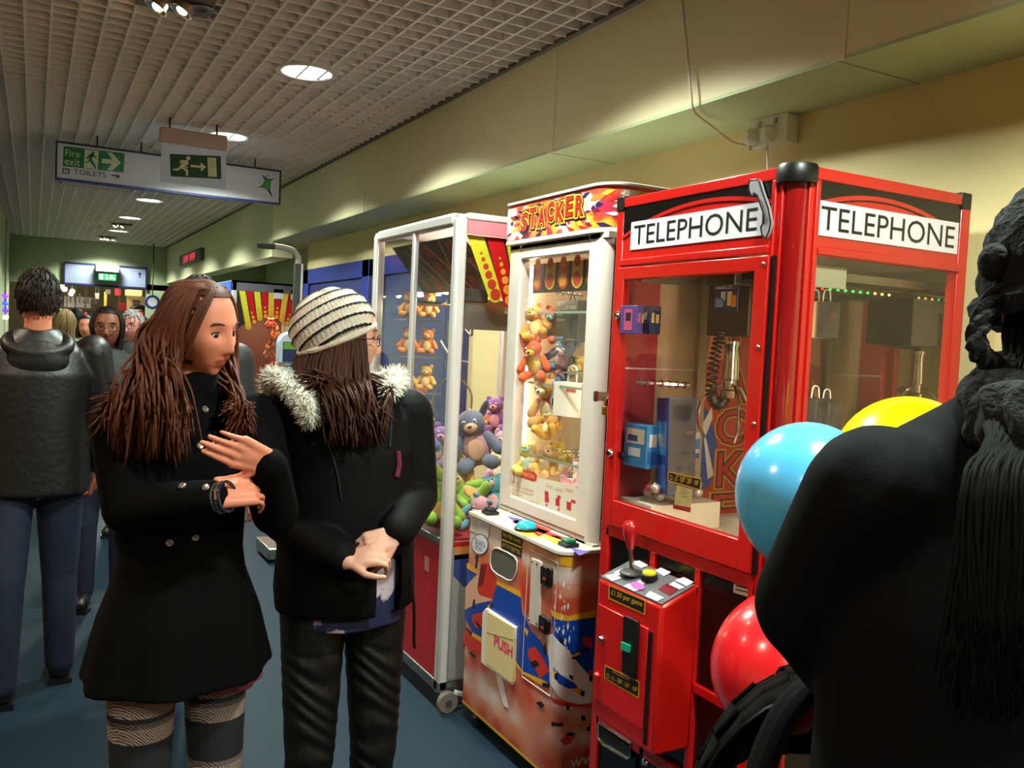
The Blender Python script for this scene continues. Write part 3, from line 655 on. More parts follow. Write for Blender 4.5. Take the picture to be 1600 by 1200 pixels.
# glazed upper cabinet: hollow, white frame, glass, lit inside
CZ0, CZ1 = .852, 1.945
HD0, HD1 = 1.93, 2.085
bk = MB(); bk.boxb(XB-.02, XB, 2.46, 3.15, CZ0, HD0); bk.build('cabinet_back', mat('mirror_warm', '#8d8173', .12, .85, var=.05), stk)
cs = MB(); cs.boxb(SC.X+.045, XB, 3.135, 3.15, CZ0, HD0); cs.build('far_side_panel', mat('side_beige', '#b9a489', .4), stk)
ns = MB(); ns.boxb(SC.X+.045, XB, 2.455, 2.470, CZ0, HD0); near_side = ns.build('near_side_panel', m_wp, stk)
MB().boxb(SC.X, XB, 2.455, 3.15, CZ0-.004, CZ0+.01).build('cabinet_floor', mat('cab_floor', '#efe6d8', .4), stk)
MB().boxb(SC.X, XB, 2.455, 3.15, HD0-.02, HD0).build('cabinet_roof', m_wp, stk)
g_y0, g_y1, g_z0, g_z1 = 2.568, 3.062, .925, 1.868
fr = MB()
fr.boxb(SC.X, SC.X+.05, g_y1, 3.15, CZ0, HD0); fr.boxb(SC.X, SC.X+.05, g_y0, g_y1, CZ0, g_z0); fr.boxb(SC.X, SC.X+.05, g_y0, g_y1, g_z1, HD0)
fr.build('door_frame', m_wp, stk, bevel=.006)
rc = []
sec = [SC.P(SC.L-.013-(g_y0-2.568), 0)]
cor = [Vector((SC.X, g_y0, 0))] + [SC.P(SC.L+SC.A*k/8, 0) for k in range(9)] + [Vector((SC.X+.07, SC.yn, 0)), Vector((SC.X+.07, SC.yn+.02, 0)), Vector((SC.X+.05, g_y0, 0))]
MB().prism([Vector((p.x, p.y, CZ0)) for p in cor], (0, 0, HD0-CZ0)).build('rounded_corner_post', m_wp, stk)
MB().boxb(SC.X+.012, SC.X+.017, g_y0-.01, g_y1+.01, g_z0-.01, g_z1+.01).build('glass_pane', glass('clear_glass'), stk)
mb = MB(); mb.tube([SC.P(SC.L+SC.A*.75, z, .001) for z in (CZ0+.02, HD0-.01)], .0022, 6); mb.tube([(SC.X-.001, SC.yf-.02, CZ0+.025), (SC.X-.001, SC.yn+.055, CZ0+.025)], .002, 6); mb.build('door_gap', mat('gap_dark', '#3a2c26', .6), stk)
# fluorescent tubes inside
m_tube = mat('fluorescent_tube', '#fff1d8', .4, emit=36, ecol='#ffe9c8')
for nm, p0, p1 in (('light_tube', (SC.X+.075, 3.105, .95), (SC.X+.075, 3.105, 1.85)), ('light_tube', (SC.X+.085, 2.66, 1.895), (SC.X+.085, 3.0, 1.895)), ('light_tube', (SC.X+.075, 2.50, .95), (SC.X+.075, 2.50, 1.8))):
    MB().cyl(p0, p1, .012, n=10).build(nm, m_tube, stk)
MB().cyl((SC.X+.05, 2.62, .885), (SC.X+.05, 3.05, .885), .01, n=10).build('light_tube', m_tube, stk)
# glass shelves and hook rails
for z in (1.098, 1.385, 1.665):
    sh = MB().boxb(SC.X+.065, XB-.03, 2.48, 3.13, z-.006, z).build('glass_shelf', glass('shelf_glass', (.93, .97, .93)), stk)
    MB().boxb(SC.X+.062, SC.X+.067, 2.48, 3.13, z-.007, z+.001).build('shelf_edge', mat('shelf_edge', '#9fae9c', .3), sh)
# striped valance inside, behind the glass
m_red = mat('valance_red', '#c23b28', .45); m_yl = mat('valance_yellow', '#d8a93a', .45); m_or = mat('valance_dot', '#e0912e', .45); m_rd2 = mat('valance_dot_red', '#b83020', .45)
def valance(parent, P, u0, u1, ztop, zbot, n, first=0, lean=0, curve=0, m_back=None, glow=0):
    """row of printed strips with rounded ends and dots on a dark band; P(u, z, off)"""
    ub = lambda k: u0+(u1-u0)*k/n
    bk = MB()
    for k in range(n*4):
        a, b = ub(k/4), ub((k+1)/4); za = zbot+curve*((k/4)/n-.5)**2*4; zb_ = zbot+curve*(((k+1)/4)/n-.5)**2*4
        bk.poly([P(a, za-.01, 0), P(b, zb_-.01, 0), P(b, ztop, 0), P(a, ztop, 0)])
    vb = bk.build('valance_band', m_back or mat('valance_back', '#2a1b14', .5), parent, 0, fix=False)
    for k in range(n):
        a, b = ub(k+.1), ub(k+.9); h = (b-a)/2; zb_ = zbot-curve*((k+.5)/n-.5)**2*4*0+h; ln = lean*((k+.5)/n-.5)
        red_ = (k+first) % 2 == 0
        mb = MB(); mb.poly([P(a, ztop, .002)]+[P((a+b)/2+ln-h*math.cos(t), zb_-h*math.sin(t), .002) for t in [math.pi*i/8 for i in range(9)]]+[P(b, ztop, .002)])
        s_ = mb.build('valance_strip', m_red if red_ else m_yl, vb, 0, fix=False)
        mb = MB()
        for q in range(3):
            r = h*(.72-.13*q); cz = zb_+q*h*1.75; cu = (a+b)/2+ln*(1-q*.3)
            mb.poly([P(cu+r*math.cos(t), cz+r*math.sin(t), .004) for t in [2*math.pi*i/14 for i in range(14)]])
        mb.build('valance_dots', m_or if red_ else m_rd2, s_, 0, fix=False)
VP = lambda u, z, off: Vector((SC.X+.055-off, 3.05-u, z))
valance(stk, VP, 0, .56, 1.852, 1.748, 6, 0, .02)
# instruction sheet inside the glass
def gpx(px, py): return onx(px, py, SC.X+.0115)
def c8(x, y): return (770+x/3.427, 530+y/3.4286)
sheet = MB().poly([gpx(*c8(*p)) for p in ((95, 705), (240, 740), (440, 785), (456, 810), (450, 955), (430, 975), (380, 960), (110, 860), (85, 840))]).build('instruction_sheet', flat('#e6dccb'), stk, 0, fix=False)
gx2 = lambda x, y, o=.0: onx(*c8(x, y), SC.X+.0108-o)
MB().poly([gx2(*p) for p in ((85, 690), (100, 680), (225, 712), (238, 730), (232, 760), (215, 762), (95, 720), (86, 708))]).build('sheet_heading', flat('#cf3a2a'), sheet, 0, fix=False)
a = gx2(97, 712); b = gx2(225, 735)
def glt(s, p0, p1, col, h):
    a = gx2(*p0); b = gx2(*p1); L = b.y-a.y
    return text(s, lambda u, v: Vector((SC.X+.0100, a.y+u*L, a.z+(b.z-a.z)*u+v)), 0, 0, 1, h, flat(col), sheet)
glt('PLAYER INSTRUCTION', (98, 710), (222, 748), '#f0d8a0', .014)
for k, q in enumerate((.4, 1, .95, .45, 1)):
    glt(['Insert coin', 'Press START to stop the blocks', 'Line up the blocks in a row', 'Win a prize', 'Minor or major prize at the top'][k], (97, 765+k*22), (97+(110+k*10)*q, 765+k*22+(34)*q), '#c07c34', .011)
mb = MB()
for x, y, w_, h_ in ((278, 812, 20, 26), (278, 840, 22, 30), (284, 880, 8, 12), (345, 835, 18, 18), (336, 850, 22, 40), (348, 903, 8, 14), (395, 868, 24, 44), (418, 858, 24, 16)):
    MB().poly([gx2(x, y), gx2(x+w_, y+w_*.28), gx2(x+w_, y+h_+w_*.28), gx2(x, y+h_)]).build('sheet_diagram', flat('#c8283a'), sheet, 0, fix=False)
for k, (x, y) in enumerate(((285, 790), (335, 808), (392, 812))): glt(['STACK', 'LINE UP', 'PRIZE'][k], (x, y), (x+38, y+10), '#d09a50', .010)
# hasp and padlock
hp = onx(932, 600, SC.X-.01)
hs = MB().box((1.700, 2.458, 1.372), (.07, .012, .03)).build('lock_hasp', m_chrome, stk, bevel=.002)
MB().cyl((1.67, 2.452, 1.355), (1.67, 2.452, 1.39), .008, n=10).build('hasp_knuckle', m_chrome, hs)
pk = MB().box((1.712, 2.444, 1.325), (.035, .016, .03)).build('padlock', mat('brass', '#b98a3a', .3, .8), stk, bevel=.003)
MB().tube([(1.70, 2.444, 1.338), (1.70, 2.444, 1.36), (1.712, 2.444, 1.368), (1.724, 2.444, 1.36), (1.724, 2.444, 1.338)], .0035, 8).build('shackle', m_chrome, pk)
# header with print and lettering
slab(SH, HD0+.012, HD1, -.003).build('header_box', mat('header_core', '#c9402a', .5), stk)
hs_ = []
rnd = random.Random(11)
hcols = ['c8281e', 'e8b02a', 'e05a30', 'f0d8cc', 'b02040', 'e89040', 'cf3a28', 'f4ead8']
H0, H1 = HD0+.016, HD1-.012
uend = uS(SH, XB)
for k in range(110): hs_.append((rnd.uniform(0, uend), rnd.uniform(H0, H1), rnd.choice(hcols)))
me = vgrid(SH, 0, uend, H0, H1, 160, 30, hs_, 0, 4); me.materials.append(vcol_mat('header_print')); hk = link('header_print', me, stk)
for ci, col in enumerate(('#f0c22c', '#c62420', '#2a1c4a', '#f2e6dc', '#e0702a', '#7a1430')):
    r2 = random.Random(20+ci)
    for k in range(20):
        mb = MB()
        u = r2.uniform(.01, SH.L+SH.A+.12); z = r2.uniform(H0+.01, H1-.01); d = Vector((u-.33, (z-2.01)*1.6)).normalized() if abs(u-.33) > .01 else Vector((0, 1))
        L, wd = r2.uniform(.025, .075), r2.uniform(.004, .012); n_ = Vector((-d.y, d.x))
        P_ = [(u, z), (u+d.x*L*.5+n_.x*wd, z+d.y*L*.5+n_.y*wd), (u+d.x*L, z+d.y*L), (u+d.x*L*.4-n_.x*wd, z+d.y*L*.4-n_.y*wd)]
        P_ = [(max(.001, a), min(H1-.001, max(H0+.001, b))) for a, b in P_]
        try: SH.decal(P_, .0008+.0002*ci, mb, False); mb.build('burst_shard', flat(col, .35), hk, 0, fix=False)
        except Exception: pass
# STACKER lettering: chunky letters, yellow glow outline, dark outline, red face
word = 'STACKER'; ul = SH.uz(815, 352)[0]; ur = SH.uz(915, 330)[0]
step = (ur-ul)/7
for li, (off, col, o2) in enumerate(((.15, '#26103a', .0026), (.105, '#f6b92e', .0031), (.052, '#3a080c', .0038), (.012, '#d8281c', .0045))):
    mb = MB()
    for k, ch in enumerate(word):
        dz = [0, .012, .006, .02, .012, .024, .02][k]
        text(ch, lambda u, v: SH.P(u, v, o2), ul+k*step+.006, H0+.030+dz, step*.68, .066, None, None, offset=off, mb=mb)
    mb.build('lettering', flat(col, .35), hk, 0, fix=False)
slab(SH, HD1, HD1+.012, .004).build('header_top_trim', m_wp, stk, bevel=.003)
slab(SH, HD0-.004, HD0+.014, .004).build('header_bottom_trim', m_wp, stk, bevel=.003)
# ================================================================== RED TELEPHONE CLAW MACHINE
TX, TB, TY0, TY1, TZ = 1.585, 2.245, 1.53, 2.262, 2.0
m_tel = mat('telephone_red', '#c01410', .28, var=.05, scale=8, coat=.5)
m_tel2 = mat('telephone_red_side', '#bb1611', .32, var=.05, scale=8, coat=.4)
m_blk = mat('gloss_black', '#080708', .25, var=.2)
tel = thing('telephone_claw_machine', 'tall red claw machine with TELEPHONE signs and black arched corners', 'claw machine', ((TX+TB)/2, (TY0+TY1)/2, 0))
FP = lambda u, v, off=0: Vector((TX-off, u, v))          # front face, u is y
RP = lambda u, v, off=0: Vector((u, TY0-off, v))         # near side, u is x
def ypoly(name, pts, m, par, off=.001): return MB().poly([FP(u, v, off) for u, v in pts]).build(name, m, par, 0, fix=False)
def xpoly(name, pts, m, par, off=.001): return MB().poly([RP(u, v, off) for u, v in pts]).build(name, m, par, 0, fix=False)
def px_f(conv, pts): return [(lambda p: (p.y, p.z))(onx(*conv(*q), TX)) for q in pts]
def px_r(conv, pts): return [(lambda p: (p.x, p.z))(ony(*conv(*q), TY0)) for q in pts]
t1 = lambda x, y: (940+x*.2, 240+y*.2)
t2c = lambda x, y: (1220+x*.2, 240+y*.2)
# posts and rails
MB().boxb(TX, TX+.035, TY1-.032, TY1, .06, TZ-.03).build('corner_post', m_tel, tel, bevel=.004)
MB().boxb(TB-.04, TB, TY0, TY0+.035, .06, TZ-.03).build('corner_post', m_tel2, tel, bevel=.004)
MB().boxb(TB-.04, TB, TY1-.035, TY1, .06, TZ-.03).build('corner_post', m_tel2, tel, bevel=.004)
MB().boxb(TX, TX+.03, TY0+.06, TY1, TZ-.03, TZ).build('top_rail', m_tel, tel, bevel=.003)
MB().boxb(TX+.06, TB, TY0, TY0+.03, TZ-.03, TZ).build('top_rail', m_tel2, tel, bevel=.003)
MB().boxb(TX+.02, TB, TY0+.02, TY1, TZ-.02, TZ-.006).build('roof', mat('roof_board', '#3a342c', .8), tel)
for x, y in ((TX, TY1-.036), (TB-.042, TY0-.002)): MB().boxb(x-.003, x+.04, y, y+.04, TZ-.04, TZ+.006).build('corner_cap', m_black, tel, bevel=.004)
# lit corner pillar with prismatic red lens
pc = (TX+.042, TY0+.042)
m_lens = mat('red_lens', '#8e0a10', .18, var=.25, scale=200, coat=.8)
nseg = 40; rings = []
for k in range(150):
    z = .08+(TZ-.04-.08)*k/149; rings.append([(pc[0]+(.030+.0016*((k % 2) ^ (j % 2)))*math.cos(2*math.pi*j/nseg), pc[1]+(.030+.0016*((k % 2) ^ (j % 2)))*math.sin(2*math.pi*j/nseg), z) for j in range(nseg)])
pil = MB().loft(rings).build('corner_pillar', m_lens, tel, smooth=10)
MB().boxb(TX, TX+.05, TY0+.068, TY0+.082, .06, TZ-.03).build('pillar_flange', m_tel, pil, bevel=.002)
MB().boxb(TX+.006, TX+.014, TY0+.05, TY0+.075, .06, TZ-.03).build('pillar_flange', m_tel, pil, bevel=.002)
MB().boxb(TX+.068, TX+.082, TY0, TY0+.05, .06, TZ-.03).build('pillar_flange', m_tel2, pil, bevel=.002)
MB().boxb(TX+.05, TX+.075, TY0+.006, TY0+.014, .06, TZ-.03).build('pillar_flange', m_tel2, pil, bevel=.002)
MB().lathe([(.001, TZ-.04), (.048, TZ-.04), (.050, TZ-.036), (.050, TZ-.002), (.046, TZ+.006), (.001, TZ+.006)], (pc[0], pc[1], 0), 32).build('pillar_cap', m_black, pil)
# header panels with black spandrels, arch line, sign and lettering
hf = MB().boxb(TX+.004, TX+.012, TY0+.08, TY1-.03, 1.80, TZ-.03).build('header_panel', m_tel, tel)
hr = MB().boxb(TX+.08, TB-.035, TY0+.004, TY0+.012, 1.80, TZ-.03).build('header_panel', m_tel2, tel)
def header(par, poly, u0, u1, sgn, us0, us1, m, zt):
    # u0..u1 along the face in reading direction
    N = 24; w_ = u1-u0
    arch = lambda k: (zt-.016)-(k-sgn)**2*.19
    up = [(u0+w_*k/N, arch(k/N)) for k in range(N+1)]
    poly('spandrel', up+[(u1, zt), (u0, zt)], m_blk, par, -.003)
    band = [(u0+w_*k/N, arch(k/N)) for k in range(N+1)]+[(u0+w_*k/N, arch(k/N)-.011) for k in range(N, -1, -1)]
    poly('arch_band', band, m, par, -.0024)
    line = [(u0+w_*k/N, arch(k/N)-.011) for k in range(N+1)]+[(u0+w_*k/N, arch(k/N)-.0145) for k in range(N, -1, -1)]
    poly('arch_line', line, m_blk, par, -.0022)
    z0, z1 = 1.838, 1.922
    sg = poly('sign_plate', [(us0, z0), (us1, z0), (us1, z1), (us0, z1)], mat('telephone_sign_white', '#d6d0d6', .3, var=.02, emit=.06), par, -.0012)
    pl_ = (lambda u, v: FP(u, v, -.0004)) if poly is ypoly else (lambda u, v: RP(u, v, -.0004))
    W = us1-us0; text('TELEPHONE', pl_, us0+W*.03, z0+.014, W*.94, .058, mat('lettering_black', '#14100f', .4), sg)
header(hf, ypoly, TY1-.032, TY0+.082, .60, 2.188, 1.640, m_tel, TZ-.03)
header(hr, xpoly, TX+.082, TB-.04, .42, 1.655, 2.198, m_tel2, TZ-.03)
# receiver print: grey moulded handset fixed on the front header
m_hs = mat('handset_grey', '#8f898e', .35, var=.05); 
hp_ = px_f(t1, ((1175, 235), (1185, 212), (1245, 205), (1262, 225), (1280, 290), (1330, 430), (1350, 545), (1335, 610), (1308, 668), (1280, 640), (1270, 575), (1295, 540), (1292, 470), (1262, 390), (1245, 330), (1215, 310), (1212, 335), (1195, 330), (1178, 290)))
hh = MB().prism([FP(u, v, .0) for u, v in hp_], (-.012, 0, 0)).build('handset', m_hs, hf, bevel=.004)
MB().tube([FP(u, v, .012) for u, v in hp_]+[FP(*hp_[0], .012)], .0016, 6, cap=False).build('handset_outline', m_black, hh)
MB().prism([FP(u, v, .012) for u, v in px_f(t1, ((1255, 340), (1285, 380), (1325, 520), (1310, 560), (1300, 470)))], (-.002, 0, 0)).build('handset_shade', mat('handset_dark', '#5d575c', .35), hh)
# rail below the header, front and side
MB().boxb(TX-.004, TX+.02, TY0+.08, TY1-.03, 1.792, 1.812).build('header_rail', m_tel, tel, bevel=.003)
MB().boxb(TX+.08, TB-.035, TY0-.004, TY0+.02, 1.79, 1.812).build('header_rail', m_tel2, tel, bevel=.003)
# door: frame of four bars, glass, hinge gap, locks, screws
DY0, DY1, DZ0, DZ1 = 1.597, 2.228, .995, 1.785
G = (1.643, 2.196, 1.072, 1.748)
df = MB()
df.boxb(TX-.012, TX+.014, DY0, G[0], DZ0, DZ1); df.boxb(TX-.012, TX+.014, G[1], DY1, DZ0, DZ1); df.boxb(TX-.012, TX+.014, G[0], G[1], DZ0, G[2]); df.boxb(TX-.012, TX+.014, G[0], G[1], G[3], DZ1)
dr = df.build('door', m_tel, tel, bevel=.002)
MB().boxb(TX-.002, TX+.004, G[0]-.01, G[1]+.01, G[2]-.01, G[3]+.01).build('glass_pane', glass('claw_glass', (.93, .94, .93), 1.0), dr)
MB().boxb(TX-.006, TX+.01, DY0-.010, DY0-.002, DZ0, DZ1).build('hinge_gap', m_black, dr)
for z in (1.765, 1.56, 1.37, 1.18): MB().ell((TX-.013, 1.612, z), (.004, .006, .006), None, 12, 8).build('screw', m_chrome, dr)
for z in (1.64, 1.215):
    c = Vector((TX-.012, 2.212, z)); lk = MB().lathe([(.001, 0), (.013, 0), (.013, .006), (.009, .012), (.001, .012)], c, 18, Matrix.Rotation(-math.pi/2, 3, 'Y')).build('door_lock', m_chrome, dr)
    MB().boxb(TX-.0255, TX-.024, 2.2105, 2.2135, z-.006, z+.006).build('keyhole', m_black, lk)
    MB().lathe([(.001, 0), (.011, 0), (.011, .012), (.001, .012)], (TX+.004, 2.187, z-.004), 14, Matrix.Rotation(math.pi/2, 3, 'Y')).build('lock_barrel', m_black, lk)
ms_ = px_f(t1, ((1103, 935), (1248, 915), (1250, 980), (1105, 1010)))
ns_ = MB().poly([FP(u, v, .0026) for u, v in ms_]).build('notice_sticker', flat('#15100c'), dr, 0, fix=False)
mb = MB()
for k in range(4):
    q = px_f(t1, ((1125, 950+k*13), (1230, 934+k*13), (1230, 939+k*13), (1125, 955+k*13))); mb.poly([FP(u, v, .0031) for u, v in q])
mb.build('notice_lines', flat('#51402c'), ns_, 0, fix=False)
t4 = lambda x, y: (940+x*.1875, 620+y*.1875)
q = px_f(t4, ((562, 622), (838, 680), (828, 778), (555, 700))); ps = MB().poly([FP(u, v, .0026) for u, v in q]).build('price_sticker', flat('#c98a1c'), dr, 0, fix=False)
q = px_f(t4, ((568, 630), (832, 687), (823, 768), (562, 692))); MB().poly([FP(u, v, .003) for u, v in q]).build('sticker_field', flat('#140f0a'), ps, 0, fix=False)
def tft(s, p0, p1, h, col, par, conv=t4, off=.0036, X=TX):
    a = onx(*conv(*p0), X); b = onx(*conv(*p1), X)
    return text(s, lambda u, v: Vector((X-off, a.y+(b.y-a.y)*u, a.z+(b.z-a.z)*u+v)), 0, 0, 1, h, flat(col), par)
tft('THIS MACHINE ACCEPTS', (625, 665), (760, 695), .007, '#a9762a', ps); tft('£2 - £1 - 50P - 20P - 10P', (575, 690), (815, 742), .014, '#c98f2c', ps)
q = px_f(t4, ((630, 705), (768, 740), (745, 915), (608, 895))); pn = MB().poly([FP(u, v, .0012) for u, v in q]).build('yellow_note', flat('#c9b271'), dr, 0, fix=False)
q = px_f(t4, ((600, 895), (750, 920), (742, 965), (600, 930))); MB().poly([FP(u, v, .0018) for u, v in q]).build('red_strip', flat('#b0232c'), pn, 0, fix=False)
mb = MB()
for k in range(5):
    q = px_f(t4, ((660, 760+k*16), (720, 772+k*16), (720, 776+k*16), (660, 764+k*16))); mb.poly([FP(u, v, .0016) for u, v in q])
mb.build('note_lines', flat('#9c8a58'), pn, 0, fix=False)
# near side window
sgl = MB().boxb(TX+.075, TB-.03, TY0+.004, TY0+.010, 1.02, 1.795).build('glass_pane', glass('claw_glass'), tel)
MB().boxb(TX+.075, TX+.09, TY0+.010, TY0+.02, 1.02, 1.79).build('window_bead', mat('bead_grey', '#77706a', .5), sgl)
# lower cabinet, red frame bars and black panels
lc = MB(); lc.boxb(TX+.014, TB, TY0+.012, TY1-.01, .07, .985)
lower = lc.build('lower_cabinet', m_blk, tel)
def bar(y0, y1, z0, z1, n='frame_bar'): return MB().boxb(TX-.002, TX+.02, y0, y1, z0, z1).build(n, m_tel, tel, bevel=.002)
bar(TY0+.08, TY1-.03, .955, .992); bar(1.985, 2.007, .35, .955); bar(1.790, 1.81, .35, .955) ; bar(TY0+.08, TY1-.03, .62, .645); bar(TY0+.08, TY1-.03, .35, .385); bar(TY0+.08, TY1-.03, .07, .11); bar(TY1-.045, TY1-.028, .07, .98)
for a, b in ((1.62, 1.785), (1.815, 1.98), (2.012, 2.215)): MB().boxb(TX+.008, TX+.016, a, b, .65, .95).build('black_panel', m_blk, lower)
sr = MB(); sr.boxb(TX+.08, TB-.03, TY0-.002, TY0+.02, .955, 1.02); sr.boxb(TX+.08, TB-.03, TY0-.002, TY0+.02, .07, .12); sr.build('side_rail', m_tel2, tel, bevel=.002)
for x in (TX+.05, TB-.06):
    for y in (TY0+.06, TY1-.06): MB().lathe([(.001, 0), (.025, 0), (.025, .03), (.01, .04), (.01, .075), (.001, .075)], (x, y, 0), 14).build('levelling_foot', m_black, tel)
# small notice, right black panel
t9 = lambda x, y: (1100+x*.5, 600+y*.5)
q = px_f(t9, ((90, 568), (150, 582), (150, 672), (86, 652))); nn = MB().poly([FP(u, v, -.006) for u, v in q]).build('white_notice', flat('#cdc2b8'), lower, 0, fix=False)
mb = MB()
for k in range(6):
    q = px_f(t9, ((94, 580+k*12), (146, 592+k*12), (146, 597+k*12), (94, 585+k*12))); mb.poly([FP(u, v, -.0052) for u, v in q])
mb.build('notice_lines', flat('#54483f'), nn, 0, fix=False)
# prize chute, chrome rim and flap
ch = MB(); ry = 2.165; rz = .40
# coin box
BXF = 1.46; by0, by1 = 1.79, 2.085; zt0, zt1, zb = .868, .915, .462
cb = MB(); pr = [(BXF, by0), ]
cb.add([(BXF, by0, zb), (BXF, by1, zb), (TX, by1, zb), (TX, by0, zb), (BXF, by0, zt0), (BXF, by1, zt0), (TX, by1, zt1), (TX, by0, zt1)], [(0, 1, 2, 3), (4, 7, 6, 5), (0, 4, 5, 1), (1, 5, 6, 2), (2, 6, 7, 3), (3, 7, 4, 0)])
box_ = cb.build('coin_box', m_tel, tel, bevel=.010)
slope = (zt1-zt0)/(TX-BXF)
def TPt(x, y, off=0): return Vector((x, y, zt0+slope*(x-BXF)+.0005+off))
def tp(px, py, off=.001):      # ray onto the sloping panel
    d = Vector(ray(px, py)); o_ = Vector(C0); n_ = Vector((-slope, 0, 1)).normalized(); p0 = Vector((BXF, by0, zt0+.0008))
    return o_ + d*((p0-o_).dot(n_)/d.dot(n_)) + n_*off
pan = MB(); pan.prism([TPt(BXF+.004, by0+.006), TPt(TX-.012, by0+.006), TPt(TX-.012, by1-.006), TPt(BXF+.004, by1-.006)], (0, 0, .003))
panel = pan.build('control_panel', mat('panel_steel', '#83838a', .3, .7, var=.1), box_)
t8 = lambda x, y: (910+x*.3083, 830+y*.3083)
def pdec(name, pts, m, off=.0045): return MB().poly([tp(*t8(*p), off) for p in pts]).build(name, m, panel, 0, fix=False)
ml = flat('#d6d2d2')
for pts in (((118, 232), (165, 222), (200, 245), (150, 260)), ((160, 215), (205, 195), (240, 205), (185, 232)), ((245, 165), (290, 155), (335, 180), (300, 192)), ((370, 205), (400, 192), (450, 215), (415, 235)), ((470, 255), (515, 240), (565, 265), (530, 285)), ((320, 335), (345, 310), (415, 345), (380, 362)), ((210, 285), (240, 272), (300, 300), (265, 312)), ((275, 265), (300, 250), (330, 262), (300, 282)), ((440, 278), (465, 262), (520, 292), (480, 305))): pdec('instruction_label', pts, ml)
pdec('red_display', ((385, 300), (430, 272), (490, 300), (445, 332)), mat('display_red', '#6d0a1c', .2, emit=.05))
pdec('pink_label', [(282+36*math.cos(k*.42), 285+19*math.sin(k*.42)+8*math.cos(k*.42)) for k in range(15)], flat('#c04a9c'), .0055)
for q in ((98, 228), (265, 150), (590, 280), (408, 368)): MB().ell(tp(*t8(*q), .003), (.005, .005, .0025), None, 10, 6).build('screw', m_chrome, panel)
jb = tp(*t8(252, 220), .004)
js = MB().lathe([(.001, 0), (.037, 0), (.036, .004), (.03, .008), (.012, .012), (.001, .012)], jb, 24).build('joystick', mat('joy_base', '#403c3c', .4), panel)
jt = Vector((jb.x-.006, jb.y+.008, jb.z+.012))
MB().cyl(jb+Vector((0, 0, .008)), jb+Vector((-.004, .006, .075)), .007, n=12).build('joystick_shaft', m_chrome, js)
top = jb+Vector((-.004, .006, .07))
MB().lathe([(.001, 0), (.010, 0), (.013, .012), (.018, .035), (.022, .055), (.020, .072), (.012, .082), (.001, .085)], top, 20, Matrix.Rotation(-.1, 3, 'Y')).build('joystick_grip', mat('joy_red', '#b01822', .2, coat=.6), js)
bb = tp(*t8(338, 250), .003)
bt = MB().lathe([(.001, 0), (.024, 0), (.024, .014), (.019, .016), (.001, .016)], bb, 24).build('drop_button', m_black, panel)
MB().lathe([(.019, .012), (.019, .022), (.014, .026), (.001, .027)], bb, 24).build('button_cap', mat('btn_yellow', '#d8d818', .25, emit=.25), bt)
BP = lambda u, v, off=0: Vector((BXF-off, u, v))
def px_b(pts, conv=t8): return [(lambda p: (p.y, p.z))(onx(*conv(*q), BXF)) for q in pts]
def bpoly(name, pts, m, par, off): return MB().poly([BP(u, v, off) for u, v in px_b(pts)]).build(name, m, par, 0, fix=False)
gs = bpoly('game_price_sticker', ((135, 270), (323, 350), (318, 425), (133, 342)), flat('#cf9a20'), box_, .001)
bpoly('sticker_field', ((140, 278), (317, 354), (313, 416), (139, 336)), flat('#1a120a'), gs, .0014)
tft('£1.50 per game', (148, 328), (305, 390), .019, '#d6a428', gs, t8, .002, BXF)
bd = MB(); uvd = px_b(((98, 335), (365, 460), (330, 1110), (75, 940))); yA = max(u for u, v in uvd); yB = 1.835
doorb = MB().boxb(BXF-.005, BXF, yB, 2.072, zb+.055, .795).build('coin_door', m_tel, box_, bevel=.002)
MB().boxb(BXF-.004, BXF+.001, yB-.016, yB-.004, zb+.02, .79).build('door_edge', m_black, box_)
cm = MB().prism([BP(u, v, .005) for u, v in px_b(((225, 432), (235, 425), (298, 455), (300, 470), (286, 745), (275, 748), (215, 710)))], (-.008, 0, 0)).build('coin_mechanism', m_black, doorb, bevel=.002)
gr_ = MB().prism([BP(u, v, .013) for u, v in px_b(((222, 555), (268, 575), (262, 612), (220, 595)))], (-.006, 0, 0)).build('green_slot', mat('slot_green', '#138a6a', .25, emit=.25), cm, bevel=.001)
for k in range(4):
    u, v = px_b(((255+8*k, 650),))[0]; MB().boxb(BXF-.0145, BXF-.013, u-.0015, u+.0015, v-.035, v+.02).build('coin_guide', mat('guide', '#232323', .3), cm)
for q, m_, r in (((107, 545), m_chrome, .011), ((85, 728), m_tel, .010)):
    u, v = px_b((q,))[0]; MB().lathe([(.001, 0), (r, 0), (r, .005), (r*.6, .012), (.001, .013)], BP(u, v, .004), 16, Matrix.Rotation(-math.pi/2, 3, 'Y')).build('cam_lock', m_, doorb)
cs_ = MB().poly([BP(u, v, .0056) for u, v in px_b(((122, 675), (298, 760), (295, 848), (118, 745)))]).build('coin_sticker', flat('#cf9a20'), doorb, 0, fix=False)
MB().poly([BP(u, v, .006) for u, v in px_b(((126, 683), (293, 765), (290, 838), (123, 742)))]).build('sticker_field', flat('#1a120a'), cs_, 0, fix=False)
tft('THIS MACHINE ACCEPTS', (162, 715), (250, 758), .006, '#c89a3c', cs_, t8, .0066, BXF); tft('£2 - £1 - 50P - 20P - 10P', (130, 738), (285, 815), .013, '#d6a428', cs_, t8, .0066, BXF)
MB().boxb(TX+.006, TX+.016, 2.03, 2.225, .12, .45).build('chute_panel', m_blk, lower)
q = px_f(t8, ((85, 975), (95, 972), (250, 1075), (248, 1140), (235, 1152), (110, 1080), (85, 1045)))
P0 = [FP(u, v, .004) for u, v in q]; chm = MB().tube(P0+[P0[0]], .004, 8, cap=False).build('chute_rim', m_chrome, tel)
MB().poly([FP(u, v, .002) for u, v in q]).build('chute_flap', mat('chute_dark', '#2a2624', .3, .3), chm, 0, fix=False)
